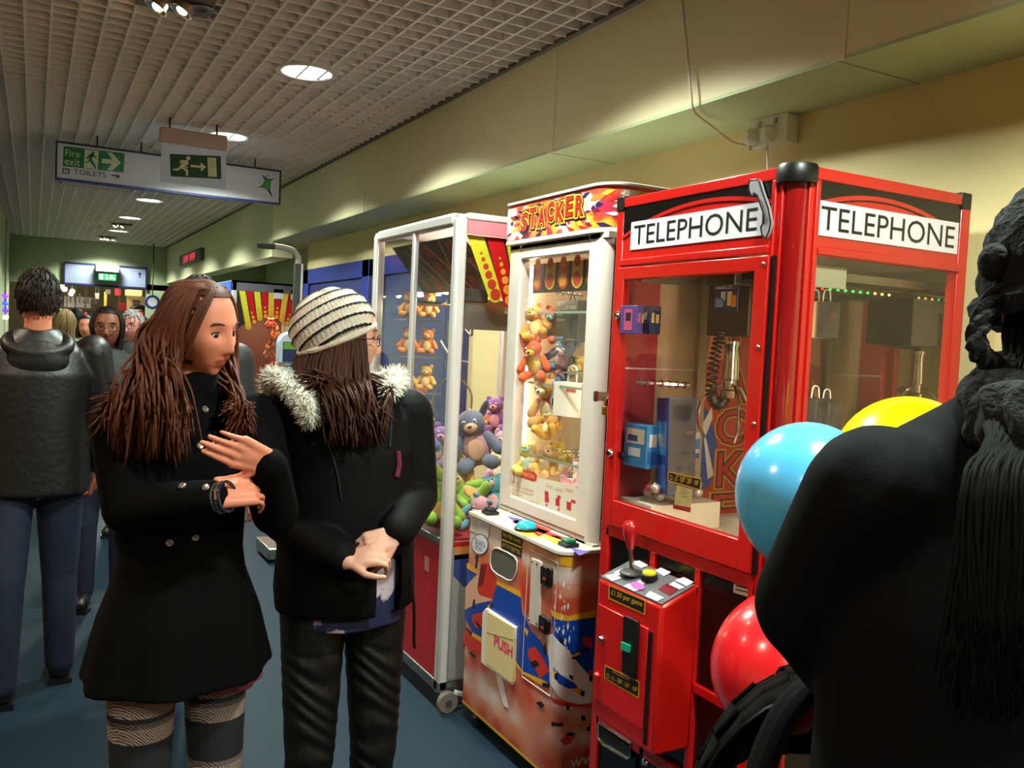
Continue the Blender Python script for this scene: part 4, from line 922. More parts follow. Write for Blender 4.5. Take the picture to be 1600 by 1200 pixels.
u, v = px_f(t8, ((325, 1168),))[0]; MB().lathe([(.001, 0), (.012, 0), (.012, .006), (.008, .012), (.001, .012)], FP(u, v, .001), 16, Matrix.Rotation(-math.pi/2, 3, 'Y')).build('cam_lock', m_chrome, tel)
# inside: floor, roof, mirror back, left panels
m_mir = mat('mirror', '#b9b8ae', .03, 1, var=.02)
MB().boxb(TX+.02, TB-.02, TY0+.015, TY1-.02, .985, .995).build('play_floor', mat('play_floor', '#ddd4c2', .5), tel)
MB().boxb(TX+.02, TB-.02, TY0+.02, TY1-.02, 1.80, 1.812).build('play_ceiling', mat('play_ceiling', '#5b5548', .5), tel)
MB().boxb(TB-.03, TB-.02, TY0+.03, TY1-.02, .995, 1.80).build('mirror_back', m_mir, tel)
iy = TY1-.03
MB().boxb(TX+.03, 1.745, iy, iy+.01, .995, 1.80).build('crimson_panel', mat('crimson_panel', '#a5303c', .3), tel)
MB().boxb(1.745, 1.90, iy, iy+.01, .995, 1.80).build('cream_panel', mat('cream_panel', '#b9a180', .45, var=.06), tel)
MB().boxb(1.90, 1.935, iy-.02, iy+.01, .995, 1.80).build('inner_post', mat('post_beige', '#a08e74', .4), tel)
# vertical printed art panel on the far inner side
SP = lambda u, z, off: Vector((u, iy-off, z))
ax0, ax1 = 1.936, TB-.032
sa = MB().boxb(ax0, ax1, iy, iy+.008, .996, 1.80).build('art_panel', mat('art_red', '#a83422', .35, var=.15, scale=9), tel)
def sidepoly(pts, c, off): return MB().poly([SP(u, z, off) for u, z in pts]).build('printed_shape', flat(c), sa, 0, fix=False)
sidepoly(((ax0, 1.06), (2.0, 1.10), (2.02, 1.22), (1.98, 1.33), (ax0, 1.38)), '#1a4690', .0012); sidepoly(((ax0+.012, 1.30), (1.985, 1.36), (1.99, 1.32), (1.965, 1.26), (2.01, 1.13), (1.985, 1.115)), '#c8c4bc', .0016)
sidepoly(((ax0, 1.36), (1.985, 1.42), (1.985, 1.46), (ax0, 1.39)), '#d0a030', .0016); sidepoly(((1.95, 1.50), (2.03, 1.52), (2.04, 1.62), (1.96, 1.6)), '#c87a5a', .0016); sidepoly(((2.16, 1.2), (ax1, 1.15), (ax1, 1.6), (2.18, 1.5)), '#1c2438', .0016)
for li, (off, col, o2) in enumerate(((.09, '#a8382a', .002), (.07, '#c08c30', .0023), (.035, '#1a0d0c', .0027), (.0, '#b02a24', .0032))):
    mb = MB()
    for k, ch in enumerate('STACKER'):
        text(ch, lambda u, v: SP(u, v, o2), 2.025-.012*(k % 2), 1.665-k*.144, .115, .115, None, None, offset=off, mb=mb)
    mb.build('lettering', flat(col), sa, 0, fix=False)
MB().boxb(TX+.03, 1.90, iy-.001, iy, 1.475, 1.48).build('panel_stripe', flat('#d8c8c0'), tel)
MB().cyl((TX+.10, TY0+.10, 1.02), (TX+.10, TY0+.10, 1.77), .010, n=10).build('light_tube', mat('dim_tube', '#ffe8c4', .4, emit=75.0), tel)
# crane: rails, carriage, hanging claw, coiled lead
m_al = mat('aluminium', '#9a958b', .35, .8)
cr = MB(); cr.boxb(TX+.04, TB-.05, 1.62, 1.635, 1.745, 1.765); cr.boxb(TX+.04, TB-.05, 2.175, 2.19, 1.745, 1.765); cr.boxb(1.86, 1.875, 1.62, 2.19, 1.75, 1.77)
rails = cr.build('crane_rails', m_al, tel)
car = MB().boxb(1.775, 1.955, 1.865, 2.04, 1.59, 1.745).build('crane_carriage', mat('carriage_black', '#171512', .5), tel, bevel=.004)
MB().boxb(1.645, 1.775, 1.79, 1.90, 1.725, 1.79).build('motor_cover', m_blk, car, bevel=.003)
def coil(path, r, turns, th):
    pts = spline(path, 8); n_ = turns*10; out = []
    for i in range(n_+1):
        k = i/n_*(len(pts)-1); a = int(min(k, len(pts)-2)); p = pts[a].lerp(pts[a+1], k-a); d = (pts[a+1]-pts[a]).normalized(); x, y_ = frame_of(d); t_ = i/10*2*math.pi
        out.append(p + (x*math.cos(t_)+y_*math.sin(t_))*r)
    return MB().tube(out, th, 5)
def claw(par, c, zt, s=1.0, spread=.085, m=m_chrome):
    c = Vector(c); a = MB(); 
    hd = MB().lathe([(.001, 0), (.026*s, 0), (.026*s, -.012), (.022*s, -.02), (.024*s, -.06*s), (.026*s, -.11*s), (.020*s, -.115*s), (.020*s, -.14*s), (.028*s, -.145*s), (.028*s, -.165*s), (.001, -.165*s)], (c.x, c.y, zt), 24).build('claw_head', m, par)
    MB().cyl((c.x, c.y, zt), (c.x, c.y, zt+.06), .003, n=8).build('claw_cable', m_black, hd)
    for k in range(3):
        an = 2.2+k*2*math.pi/3; d = Vector((math.cos(an), math.sin(an), 0))
        P_ = [Vector((c.x, c.y, zt-.125*s))+d*.018*s, Vector((c.x, c.y, zt-.14*s))+d*.05*s, Vector((c.x, c.y, zt-.19*s))+d*spread*s, Vector((c.x, c.y, zt-.25*s))+d*spread*1.02*s, Vector((c.x, c.y, zt-.29*s))+d*spread*.75*s]
        MB().tube(spline(P_, 5), .0042*s, 8).build('claw_prong', m, hd)
    return hd
cc = ony(1047, 505, 1.95); 
ch_ = claw(tel, (1.80, 1.95, 0), 1.575, 1.0)
coil([(1.775, 1.975, 1.60), (1.765, 1.985, 1.52), (1.765, 1.99, 1.42), (1.78, 1.975, 1.385), (1.795, 1.96, 1.41)], .015, 26, .0035).build('coiled_lead', m_black, ch_)
# string of tiny tinsel lights along the crane rail
tl = MB()
MB().tube([(1.66, 1.70, 1.74), (1.9, 1.70, 1.735), (2.19, 1.70, 1.74)], .002, 5).build('light_string', m_black, tel)
for k in range(16):
    c_ = ('#ff2a2a' if k < 7 else '#22e05a' if k < 13 else '#ffd070')
    MB().ell((1.70+k*.03, 1.70, 1.728), .004, None, 8, 6).build('fairy_light', mat('fairy_%s' % c_.strip('#'), c_, .3, emit=2.5), tel)
MB().boxb(1.665, 1.80, TY0+.022, TY0+.026, 1.715, 1.77).build('mounting_plate', mat('plate_cream', '#b7ad92', .5), tel, bevel=.002)
# ================================================================== WHITE CLAW MACHINE
VX, VB, VY0, VY1, VZ = 1.490, 2.27, 3.237, 4.235, 2.057
m_alw = mat('white_aluminium', '#cfcac8', .3, .25, var=.05)
m_redp = mat('red_panel', '#b8141a', .35, var=.06)
wcm = thing('white_claw_machine', 'tall aluminium framed claw machine full of plush toys with red lower panels', 'claw machine', ((VX+VB)/2, (VY0+VY1)/2, 0))
for x, y in ((VX, VY0), (VX, VY1-.05), (VB-.05, VY0), (VB-.05, VY1-.05)):
    MB().boxb(x, x+.05, y, y+.05, .075, VZ-.02).build('corner_post', m_alw, wcm, bevel=.012)
MB().boxb(VX, VX+.045, VY0+.05, VY1-.05, VZ-.055, VZ).build('top_rail', m_alw, wcm, bevel=.015); MB().boxb(VX+.05, VB-.05, VY0, VY0+.045, VZ-.03, VZ).build('top_rail', m_alw, wcm, bevel=.008)
MB().boxb(VX+.05, VB-.05, VY0+.004, VY0+.03, VZ-.085, VZ-.03).build('pink_header_strip', mat('pink_strip', '#c4727c', .35), wcm)
MB().boxb(VX+.01, VB, VY0+.01, VY1, VZ-.02, VZ-.008).build('roof', m_alw, wcm)
for y in (VY0, VY1-.05): MB().boxb(VX, VB, y+.002, y+.048, .075, .12).build('bottom_rail', m_steel, wcm)
MB().boxb(VX+.002, VX+.045, VY0, VY1, .075, .12).build('bottom_rail', m_steel, wcm, bevel=.003)
MB().boxb(VX-.006, VX+.05, VY0+.05, VY1-.05, .688, .717).build('sill_rail', m_steel, wcm, bevel=.003)
MB().boxb(VX+.005, VX+.03, 3.702, 3.729, .717, VZ-.05).build('mullion', m_alw, wcm, bevel=.004)
for a, b in ((VY0+.05, 3.702), (3.729, VY1-.05)): MB().boxb(VX+.014, VX+.019, a, b, .717, VZ-.05).build('glass_pane', glass('clear_glass'), wcm)
MB().boxb(VX+.05, VB-.05, VY0+.012, VY0+.017, .73, VZ-.05).build('glass_pane', glass('clear_glass'), wcm)
MB().boxb(VB-.03, VB-.025, VY0+.05, VY1-.05, .73, VZ-.05).build('glass_pane', glass('clear_glass'), wcm); MB().boxb(VX+.05, VB-.05, VY1-.03, VY1-.025, .73, VZ-.05).build('glass_pane', glass('clear_glass'), wcm)
fpn = MB().boxb(VX+.008, VX+.03, VY0+.05, VY1-.05, .12, .688).build('front_panel', m_redp, wcm)
lb3 = onx(667, 881, VX+.008)
MB().boxb(VX+.0065, VX+.008, lb3.y-.022, lb3.y+.022, lb3.z-.03, lb3.z+.03).build('panel_label', flat('#c98f86'), fpn)
spn = MB().boxb(VX+.05, VB-.05, VY0+.02, VY0+.04, .12, .70).build('side_panel', mat('side_art_grey', '#8b8785', .35, var=.15, scale=3), wcm)
SQ = lambda u, v, off=.001: Vector((u, VY0+.02-off, v))
def spoly(pts, c, off=.001): return MB().poly([SQ(u, v, off) for u, v in pts]).build('printed_shape', flat(c), spn, 0, fix=False)
spoly(((VX+.05, .68), (VB-.05, .68), (VB-.05, .70), (VX+.05, .70)), '#a01a16', .0014); spoly(((VX+.06, .625), (VB-.05, .645), (VB-.05, .68), (VX+.06, .68)), '#b9783c')
spoly(((VX+.06, .56), (VX+.12, .50), (VB-.05, .40), (VB-.05, .665), (VX+.06, .645)), '#2c3f78'); spoly(((1.63, .43), (1.64, .43), (1.74, .58), (1.73, .58)), '#c8b02a', .0018); spoly(((1.62, .37), (1.61, .27), (1.63, .17), (1.74, .15), (1.81, .27), (1.78, .47), (1.69, .47)), '#b0121a', .0014)
for k, (x, y) in enumerate(((VX+.02, VY0+.0), (VX+.03, VY1-.04), (VB-.04, VY0+.03), (VB-.04, VY1-.04))):
    ca = MB().prism([(x-.012, y-.02, .078), (x+.03, y-.02, .078), (x+.03, y-.02, .06), (x+.01, y-.02, .045)], (0, .04, 0)).build('caster', m_steel, wcm, bevel=.003)
    MB().lathe([(.012, -.012), (.041, -.012), (.045, -.009), (.045, .009), (.041, .012), (.012, .012)], (x+.014, y-.03, .045), 28, Matrix.Rotation(math.pi/2, 3, 'X')).build('wheel', mat('caster_tyre', '#6d625a', .5), ca)
    MB().cyl((x+.014, y-.046, .045), (x+.014, y-.012, .045), .014, n=14).build('wheel_hub', m_steel, ca)
    if k == 0: MB().box((x+.064, y-.03, .075), (.04, .022, .018), Matrix.Rotation(.4, 3, 'Y')).build('brake_lever', m_alw, ca, bevel=.003)
# valance on the near side, header print behind the front glass
WP = lambda u, z, off: Vector((VX+.055+u, VY0+.022-off, z))
wv = MB().poly([WP(0, 1.97, -.003), WP(.64, 1.97, -.003), WP(.64, 1.66, -.003), WP(.30, 1.66, -.003), WP(.16, 1.78, -.003), WP(0, 1.97, -.003)][:5]).build('valance_band', mat('valance_back', '#2a1b14', .5), wcm, 0, fix=False)
for k in range(4):
    x0 = -.002+k*.09; red_ = k % 2 == 1; lean = .105-.02*k; zb_ = 1.735-.02*k; hw = .034
    t0, t1_ = Vector((x0, 1.97)), Vector((x0+.078, 1.97)); ce_ = Vector((x0+.039+lean, zb_))
    pts = [t0, t1_]+[ce_+Vector((math.cos(a)*hw, math.sin(a)*hw)) for a in [-.15-i*.35 for i in range(9)]]
    s_ = MB().poly([WP(p.x, p.y, .001*k) for p in pts]).build('valance_strip', m_redp if red_ else mat('valance_lime', '#c8be24', .45), wv, 0, fix=False)
    mb = MB(); ax = (Vector((x0+.039, 1.97))-ce_).normalized()
    for q in range(6):
        r = .026*(1-.14*q)-.002; cq = ce_+ax*(.048*q*(1-.05*q)); mb.poly([WP(cq.x+r*math.cos(t), cq.y+r*math.sin(t), .001*k+.0015) for t in [2*math.pi*i/14 for i in range(14)]])
    mb.build('valance_dots', m_or if red_ else m_rd2, s_, 0, fix=False)
# slanted header board inside behind the front glass: dark print with red squares and yellow strokes
HB = lambda u, v, off=0: Vector((VX+.06+.18*(1-v)+(-off), VY1-.06-u, 1.76+.215*v))
hb = MB().poly([HB(0.05, 0), HB(.86, 0), HB(.86, 1), HB(0.05, 1)]).build('header_board', mat('header_board_dark', '#3a3227', .5), wcm, 0, fix=False)
def hpoly(pts, c, off): return MB().poly([HB(u, v, off) for u, v in pts]).build('printed_shape', flat(c), hb, 0, fix=False)
rnd = random.Random(5)
for i in range(6):
    for j in range(3):
        u = .12+i*.13; v = .08+j*.31
        if (i+j) % 3 != 2: hpoly(((u, v), (u+.075, v), (u+.075, v+.22), (u, v+.22)), '#8e1f24', .001)
for a, b, w_ in (((.25, .98), (.42, .05), .02), ((.42, .95), (.62, .05), .022), ((.60, .98), (.50, .02), .018), ((.70, .95), (.80, .3), .02), ((.16, .9), (.30, .3), .016)):
    hpoly(((a[0], a[1]), (a[0]+w_, a[1]), (b[0]+w_, b[1]), (b[0], b[1])), '#b08a2c', .002)
# inside: platform, light, crane
MB().boxb(VX+.03, VB-.03, VY0+.03, VY1-.03, .70, .712).build('play_floor', mat('play_floor_red', '#9c2226', .5), wcm)
MB().boxb(VX+.30, VX+.42, 3.4, 4.1, 1.765, 1.78).build('light_panel', mat('warm_panel', '#fff0d8', .4, emit=45, ecol='#ffe6c8'), wcm)
MB().cyl((VX+.08, 3.48, 1.70), (VX+.62, 3.48, 1.70), .012, n=10).build('crane_rail', m_chrome, wcm)
MB().cyl((VX+.08, 3.82, 1.70), (VX+.62, 3.82, 1.70), .012, n=10).build('crane_rail', m_chrome, wcm)
c2_ = MB().boxb(VX+.10, VX+.29, VY0+.10, VY0+.26, 1.60, 1.715).build('crane_carriage', m_al, wcm, bevel=.003)
MB().boxb(VX+.08, VX+.20, VY0+.09, VY0+.24, 1.70, 1.755).build('motor_cover', mat('motor_dark', '#34302c', .5), c2_, bevel=.004); MB().boxb(VX+.09, VX+.30, VY0+.095, VY0+.105, 1.585, 1.66).build('motor_plate', m_steel, c2_)
ck = claw(wcm, (VX+.20, 3.64, 0), 1.50, 1.1, .09)
MB().boxb(VX+.17, VX+.225, 3.61, 3.67, 1.52, 1.62).build('claw_motor', m_al, ck)
MB().tube(spline([(VX+.15, 3.37, 1.60), (VX+.17, 3.41, 1.56), (VX+.20, 3.53, 1.58), (VX+.2, 3.61, 1.62)], 6), .004, 6).build('loose_wire', m_cord, c2_)
MB().tube(spline([(VX+.10, 3.58, 1.53), (VX+.12, 3.54, 1.48), (VX+.14, 3.48, 1.45), (VX+.16, 3.42, 1.445)], 6), .005, 6).build('white_wire', m_white, ck)
for z in (1.08, 1.26, 1.44, 1.62): MB().boxb(VX+.10, VX+.30, 4.0, 4.17, z, z+.006).build('corner_shelf', m_chrome, wcm)
# ================================================================== FAR CLAW MACHINE
fcm = thing('far_claw_machine', 'distant glowing claw machine with a fan of striped strips, behind the two girls', 'claw machine', (2.15, 9.7, 0))
FX, FXB, FY0, FY1, FZ = 1.76, 2.56, 9.2, 10.2, 2.02
for x, y in ((FX, FY0), (FXB-.05, FY0), (FX, FY1-.05), (FXB-.05, FY1-.05)): MB().boxb(x, x+.05, y, y+.05, .05, FZ).build('corner_post', m_alw, fcm, bevel=.006)
MB().boxb(FX, FXB, FY0, FY0+.04, FZ-.1, FZ).build('top_rail', mat('far_rail', '#6a6672', .4, .3), fcm); MB().boxb(FX-.01, FX+.03, FY0+.04, FY1, FZ-.22, FZ-.01).build('front_header', mat('far_blue', '#2f5fc0', .3, emit=.3), fcm)
MB().boxb(FX, FXB, FY0, FY1, FZ-.02, FZ).build('roof', m_alw, fcm); MB().boxb(FX+.01, FXB-.01, FY0+.01, FY1-.01, .05, .78).build('base_cabinet', m_redp, fcm)
MB().boxb(FX+.05, FXB-.05, FY0+.012, FY0+.018, .78, FZ-.1).build('glass_pane', glass('clear_glass'), fcm); MB().boxb(FX+.012, FX+.018, FY0+.05, FY1-.05, .78, FZ-.2).build('glass_pane', glass('clear_glass'), fcm)
MB().boxb(FX+.05, FXB-.05, FY1-.04, FY1-.03, .78, FZ-.1).build('back_panel', mat('far_back', '#6a4c40', .5), fcm); MB().boxb(FX+.3, FXB-.1, FY0+.3, FY1-.3, 1.66, 1.68).build('light_panel', mat('warm_panel2', '#ffd0a0', .4, emit=14, ecol='#ffc890'), fcm)
FPn = lambda u, z, off: Vector((FX+.05+u, FY0+.005-off, z))
fb = MB().poly([FPn(0, FZ-.1, 0)]+[FPn(.70*k/12, 1.66-.14*((k/12-.5)*2)**2, 0) for k in range(13)]+[FPn(.70, FZ-.1, 0)]).build('valance_band', mat('valance_back', '#2a1b14', .5), fcm, 0, fix=False)
for k in range(9):
    u = .02+k*.074; ln = (4.2-k)*.018; zb_ = 1.68-.14*((k-4)/4)**2*.9; hw = .028
    pts = [(u, FZ-.1), (u+.062, FZ-.1)]+[(u+.031+ln+hw*math.cos(a), zb_+hw*math.sin(a)) for a in [-.1-i*.37 for i in range(9)]]
    cst = [mat('valance_lime', '#c8be24', .45), m_redp, m_yl][0 if k in (0, 2) else 2 if k in (4, 6) else 1]
    s_ = MB().poly([FPn(p[0], p[1], .002) for p in pts]).build('valance_strip', cst, fb, 0, fix=False); mb = MB()
    for q in range(3): r = .022-.005*q; mb.poly([FPn(u+.031+ln*(1-q*.25)+r*math.cos(t), zb_+q*.045+r*math.sin(t), .004) for t in [2*math.pi*i/10 for i in range(10)]])
    mb.build('valance_dots', m_or, s_, 0, fix=False)
MB().boxb(FX+.42, FX+.52, FY0+.0, FY0+.003, FZ-.16, FZ-.06).build('paper_notice', flat('#cfc4c8'), fcm); MB().boxb(FX+.60, FX+.70, FY0+.0, FY0+.003, FZ-.16, FZ-.06).build('paper_notice', flat('#cfc4c8'), fcm)
# ================================================================== HEIGHT AND WEIGHT SCALE with tall pole
hy = 6.0
sc_ = thing('height_weight_scale', 'grey height and weight scale with tall dark pole and rounded screen head', 'scale', (1.57, hy, 0))
MB().boxb(1.38, 1.78, hy-.25, hy+.12, .02, .10).build('scale_platform', m_steel, sc_, bevel=.01)
a, b = ony(453, 700, hy), ony(458, 402, hy)
px_ = 1.578
MB().boxb(px_-.055, px_+.055, hy-.03, hy+.06, .10, 1.30).build('column', mat('scale_grey', '#8b929c', .4), sc_, bevel=.01)
MB().boxb(px_-.022, px_+.022, hy-.01, hy+.03, 1.3, 2.0).build('pole', mat('pole_dark', '#3c4038', .4, .3), sc_, bevel=.004); MB().boxb(px_+.022, px_+.036, hy-.005, hy+.03, 1.3, 2.0).build('pole_edge', m_alw, sc_)
MB().tube(spline([(px_+.005, hy+.01, 1.99), (px_+.005, hy+.01, 2.04), (px_-.03, hy+.01, 2.085), (px_-.09, hy+.01, 2.10), (px_-.16, hy+.01, 2.105)], 5), .02, 10).build('curved_arm', mat('arm_beige', '#a59a8a', .4), sc_)
MB().box((px_-.215, hy+.01, 2.10), (.11, .05, .035)).build('ultrasonic_head', m_black, sc_, bevel=.004)
hd = []
cx, cz = 1.527, 1.42
for dy, s_ in ((-.09, .9), (-.075, 1), (-.02, 1), (0, .9)):
    ring = [(cx-.083*s_, hy+dy, cz-.105*s_), (cx+.083*s_, hy+dy, cz-.105*s_)]+[(cx+.083*s_*math.cos(t), hy+dy, cz+.03+.082*s_*math.sin(t)) for t in [math.pi*k/12 for k in range(13)]]
    hd.append(ring)
head_ = MB().loft(hd).build('display_head', mat('head_grey', '#aeb6c6', .35), sc_)
MB().boxb(cx-.055, cx+.055, hy-.094, hy-.09, cz-.09, cz+.045).build('screen', mat('scale_screen', '#1a2c50', .2, emit=.1), head_); MB().boxb(cx-.05, cx+.05, hy-.096, hy-.094, cz-.005, cz+.04).build('screen_band', mat('screen_green', '#4a7a22', .3, emit=.4), head_)
MB().box((cx, hy-.08, cz-.185), (.165, .14, .10), Matrix.Rotation(.4, 3, 'X')).build('keypad_box', mat('head_grey2', '#7d8490', .4), sc_, bevel=.008)
# ================================================================== PEOPLE
from mathutils.bvhtree import BVHTree
def face_dir(deg, pitch=0, roll=0):
    """frame with +y along the heading; x is the person's right"""
    R = Matrix.Rotation(math.radians(deg-90), 3, 'Z') @ Matrix.Rotation(math.radians(pitch), 3, 'X') @ Matrix.Rotation(math.radians(roll), 3, 'Y')
    return R
def head_mesh(mb, c, R, s, fem=True, nu=72, nv=60):
    th = np.linspace(0, np.pi, nv+1)[1:-1]; ph = np.linspace(0, 2*np.pi, nu, endpoint=False)
    T, Ph = np.meshgrid(th, ph, indexing='ij')
    def shape(dx, dy, dz):
        X = .074*dx; Y = .095*dy; Z = .118*dz
        t = np.clip(-Z/.118, 0, 1); X = X*(1-(.32 if fem else .22)*t**1.4); Y = np.where(Y > 0, Y*(1-.06*t), Y*(1-.38*t))
        Y = np.where(Y > .055, .055+(Y-.055)*.78, Y); w = np.clip(Y/.05, 0, 1)
        g = np.interp(Z, [-.05, -.044, -.035, -.012, .018, .04], [0, .45, 1, .60, .06, 0]); wd = np.interp(Z, [-.046, -.035, 0, .03], [.016, .0145, .0095, .010])
        A = np.abs(X); D = .0225*g*np.exp(-(X/wd)**2)
        D -= .012*np.exp(-((A-.031)/.018)**2-((Z-.006)/.014)**2)
        D += (.003 if fem else .006)*np.exp(-((A-.026)/.026)**2-((Z-.030)/.009)**2)
        D += .0065*np.exp(-(X/.021)**2-((Z+.0565)/.0055)**2)+.0075*np.exp(-(X/.019)**2-((Z+.0685)/.0065)**2)-.004*np.exp(-(X/.024)**2-((Z+.0625)/.0022)**2)
        D += .009*np.exp(-(X/.02)**2-((Z+.101)/.013)**2)+.004*np.exp(-((A-.042)/.02)**2-((Z+.02)/.022)**2)
        return X, Y+D*w, Z
    X, Y, Z = shape(np.sin(T)*np.cos(Ph), np.sin(T)*np.sin(Ph), np.cos(T))
    P = np.stack([X, Y, Z], -1).reshape(-1, 3); P = np.concatenate([P, [[0, 0, .118], [0, -.01, -.118]]])*s
    Rn = np.array(R); P = P @ Rn.T + np.array(c); N = (nv-1)*nu; fs = []
    for i in range(nv-2):
        for j in range(nu): k = (j+1) % nu; fs.append((i*nu+j, (i+1)*nu+j, (i+1)*nu+k, i*nu+k))
    for j in range(nu): k = (j+1) % nu; fs.append((N, j, k)); fs.append((N+1, (nv-2)*nu+k, (nv-2)*nu+j))
    mb.add(P, fs)
    for sx in (-1, 1):
        mb.ell(Vector(c)+R @ Vector((sx*.072, -.008, -.006))*s, (.010*s, .020*s, .031*s), R, 12, 8)
        mb.ell(Vector(c)+R @ Vector((sx*.031, .0585, .0140))*s, (.0165*s, .0150*s, .0085*s), R, 12, 8); mb.ell(Vector(c)+R @ Vector((sx*.031, .0575, -.0075))*s, (.0150*s, .0130*s, .0060*s), R, 12, 8)
def hand(mb, wr, f, n, s=1.0, side=1, curl=.35, spread=.06, thumb=.5):
    """wr wrist, f finger direction, n palm-facing direction, side = +1 when the thumb lies along f x n"""
    f = Vector(f).normalized(); n = Vector(n); n = (n-f*n.dot(f)).normalized(); t = f.cross(n)*side; wr = Vector(wr)
    pk = [wr + f*(.088-.004*abs(k-1))*s + t*(.030-.0205*k)*s for k in range(4)]
    for k in range(4): mb.cap(wr + f*.008*s + t*(.018-.012*k)*s, pk[k], .014*s, .0115*s, 10)
    mb.ell(wr+f*.045*s+t*.002*s, (.028*s, .045*s, .0145*s), Matrix((t, f, t.cross(f))).transposed(), 14, 10)
    mb.ell(wr+f*.032*s+t*.022*s+n*.008*s, .0165*s, None, 10, 8)
    for k, (L, r) in enumerate(((.072, .0085), (.080, .0088), (.074, .0083), (.058, .0075))):
        d = (f + t*spread*(1.5-k)).normalized(); p = pk[k]; a = 0
        for q, (fr, cu) in enumerate(((.45, curl*.9), (.31, curl*1.2), (.24, curl*.8))):
            a += cu; dd = d*math.cos(a)+n*math.sin(a); e = p+dd*L*fr*s
            mb.cap(p, e, r*(1-.1*q)*s, r*(1-.1*(q+1))*s, 9); p = e
    p = wr+f*.022*s+t*.026*s; d1 = (f*.62+t*(.35+thumb)+n*.25).normalized(); p1 = p+d1*.042*s
    d2 = (f*.85+t*(.1+thumb*.8)+n*.15).normalized(); p2 = p1+d2*.030*s; d3 = (f*.95+t*thumb*.6+n*.1).normalized()
    mb.cap(p, p1, .0135*s, .0105*s, 9); mb.cap(p1, p2, .0103*s, .0092*s, 9); mb.cap(p2, p2+d3*.022*s, .0092*s, .0072*s, 9)
def skin_mat(name, col): return mat(name, col, .5, var=.07, scale=60, spec=.35)
m_lips = {}
def person(label, group, at_, heading, headc, headR, s, J, skin, lips, voxel, hands=(), fem=True, gaze=None, iris='#3a2414', brow='#2c1a10'):
    """one continuous body: head, neck, trunk, arms, hands and legs grown together; J holds joints"""
    mb = MB(); head_mesh(mb, headc, headR, s, fem)
    hc = Vector(headc); nb = hc+headR @ Vector((0, -.022, -.07))*s
    mb.cap(nb, J['neck'], .048*s, .052*s, 16)
    mb.cap(J['neck'], J['chest'], .055, .105, 16)
    Rt = face_dir(heading)
    mb.ell(J['chest'], (.15*s, .10*s, .17*s), Rt); mb.ell(J['waist'], (.125*s, .09*s, .16*s), Rt); mb.ell(J['hip'], (.16*s, .11*s, .13*s), Rt)
    for q in 'LR':
        mb.cap(Vector(J['chest']).lerp(J['sh'+q], .4)+Vector((0, 0, .04)), J['sh'+q], .06, .05*s, 12); mb.cap(J['sh'+q], J['el'+q], .048*s, .038*s, 12); mb.cap(J['el'+q], J['wr'+q], .038*s, .0255*s, 12)
        mb.cap(J['hp'+q], J['kn'+q], .082*s, .055*s, 14); mb.cap(J['kn'+q], J['an'+q], .053*s, .036*s, 14)
        mb.cap(J['an'+q], Vector(J['an'+q])+Rt @ Vector((0, .15, -.045)), .035, .025, 10)
    for h in hands: hand(mb, *h[0], **h[1])
    me = remeshed(mb, voxel, 3)
    me.materials.append(skin); me.materials.append(lips)
    nP = len(me.polygons); cen = np.empty(nP*3, np.float32); me.polygons.foreach_get('center', cen); cen = (cen.reshape(-1, 3)-np.array(hc)) @ np.array(headR)/s
    lp = (cen[:, 1] > .06) & ((cen[:, 0]/.023)**2+((cen[:, 2]+.0635)/(.0095))**2 < 1); me.polygons.foreach_set('material_index', lp.astype(np.int32))
    o = link('person', me); tag(o, label, 'person', group)
    m_scl = mat('eye_white', '#cfc4bb', .25, var=.02); m_iris = mat('iris_'+iris.strip('#'), iris, .2); m_pup = m_black
    g = (headR @ Vector(gaze or (0, 1, -.1))).normalized()
    for sx in (-1, 1):
        c = hc+headR @ Vector((sx*.031, .0625, .004))*s; e = MB()
        for mi, (r, k0, k1) in enumerate(((.0125*s, 0, 1), (.0127*s, .86, 1), (.0128*s, .965, 1))):
            e.mi = mi
            if mi == 0: e.ell(c, r, None, 14, 10)
            else:
                x, y = frame_of(g); a0 = math.acos(k0); rings = [[c+(g*math.cos(a)+(x*math.cos(2*math.pi*j/12)+y*math.sin(2*math.pi*j/12))*math.sin(a))*r for j in range(12)] for a in (a0, a0*.5, .01)]
                e.loft(rings, False)
        e.build('eye', [m_scl, m_iris, m_pup], o, 180, fix=False)
        lash = MB().tube([hc+headR @ Vector((sx*(.031+.0145*math.sin(a)), .0755-.006*abs(math.sin(a))-.003*max(0, math.sin(a)), .0045+.0060*math.cos(a)))*s for a in [-1.4+.28*k for k in range(11)]], [.0008+.0014*math.sin(math.pi*k/10) for k in range(11)], 5); lash.build('eyelash', mat('lash', '#120a08', .6), o)
        br = MB().tube([hc+headR @ Vector((sx*(.014+.036*k/8), .0815-.012*(k/8)**2, .0265+.006*math.sin(math.pi*k/8*.8)))*s for k in range(9)], [.0009+.0016*math.sin(math.pi*(k+1.5)/11) for k in range(9)], 6); br.build('eyebrow', mat('brow_'+brow.strip('#'), brow, .7), o)
    return o
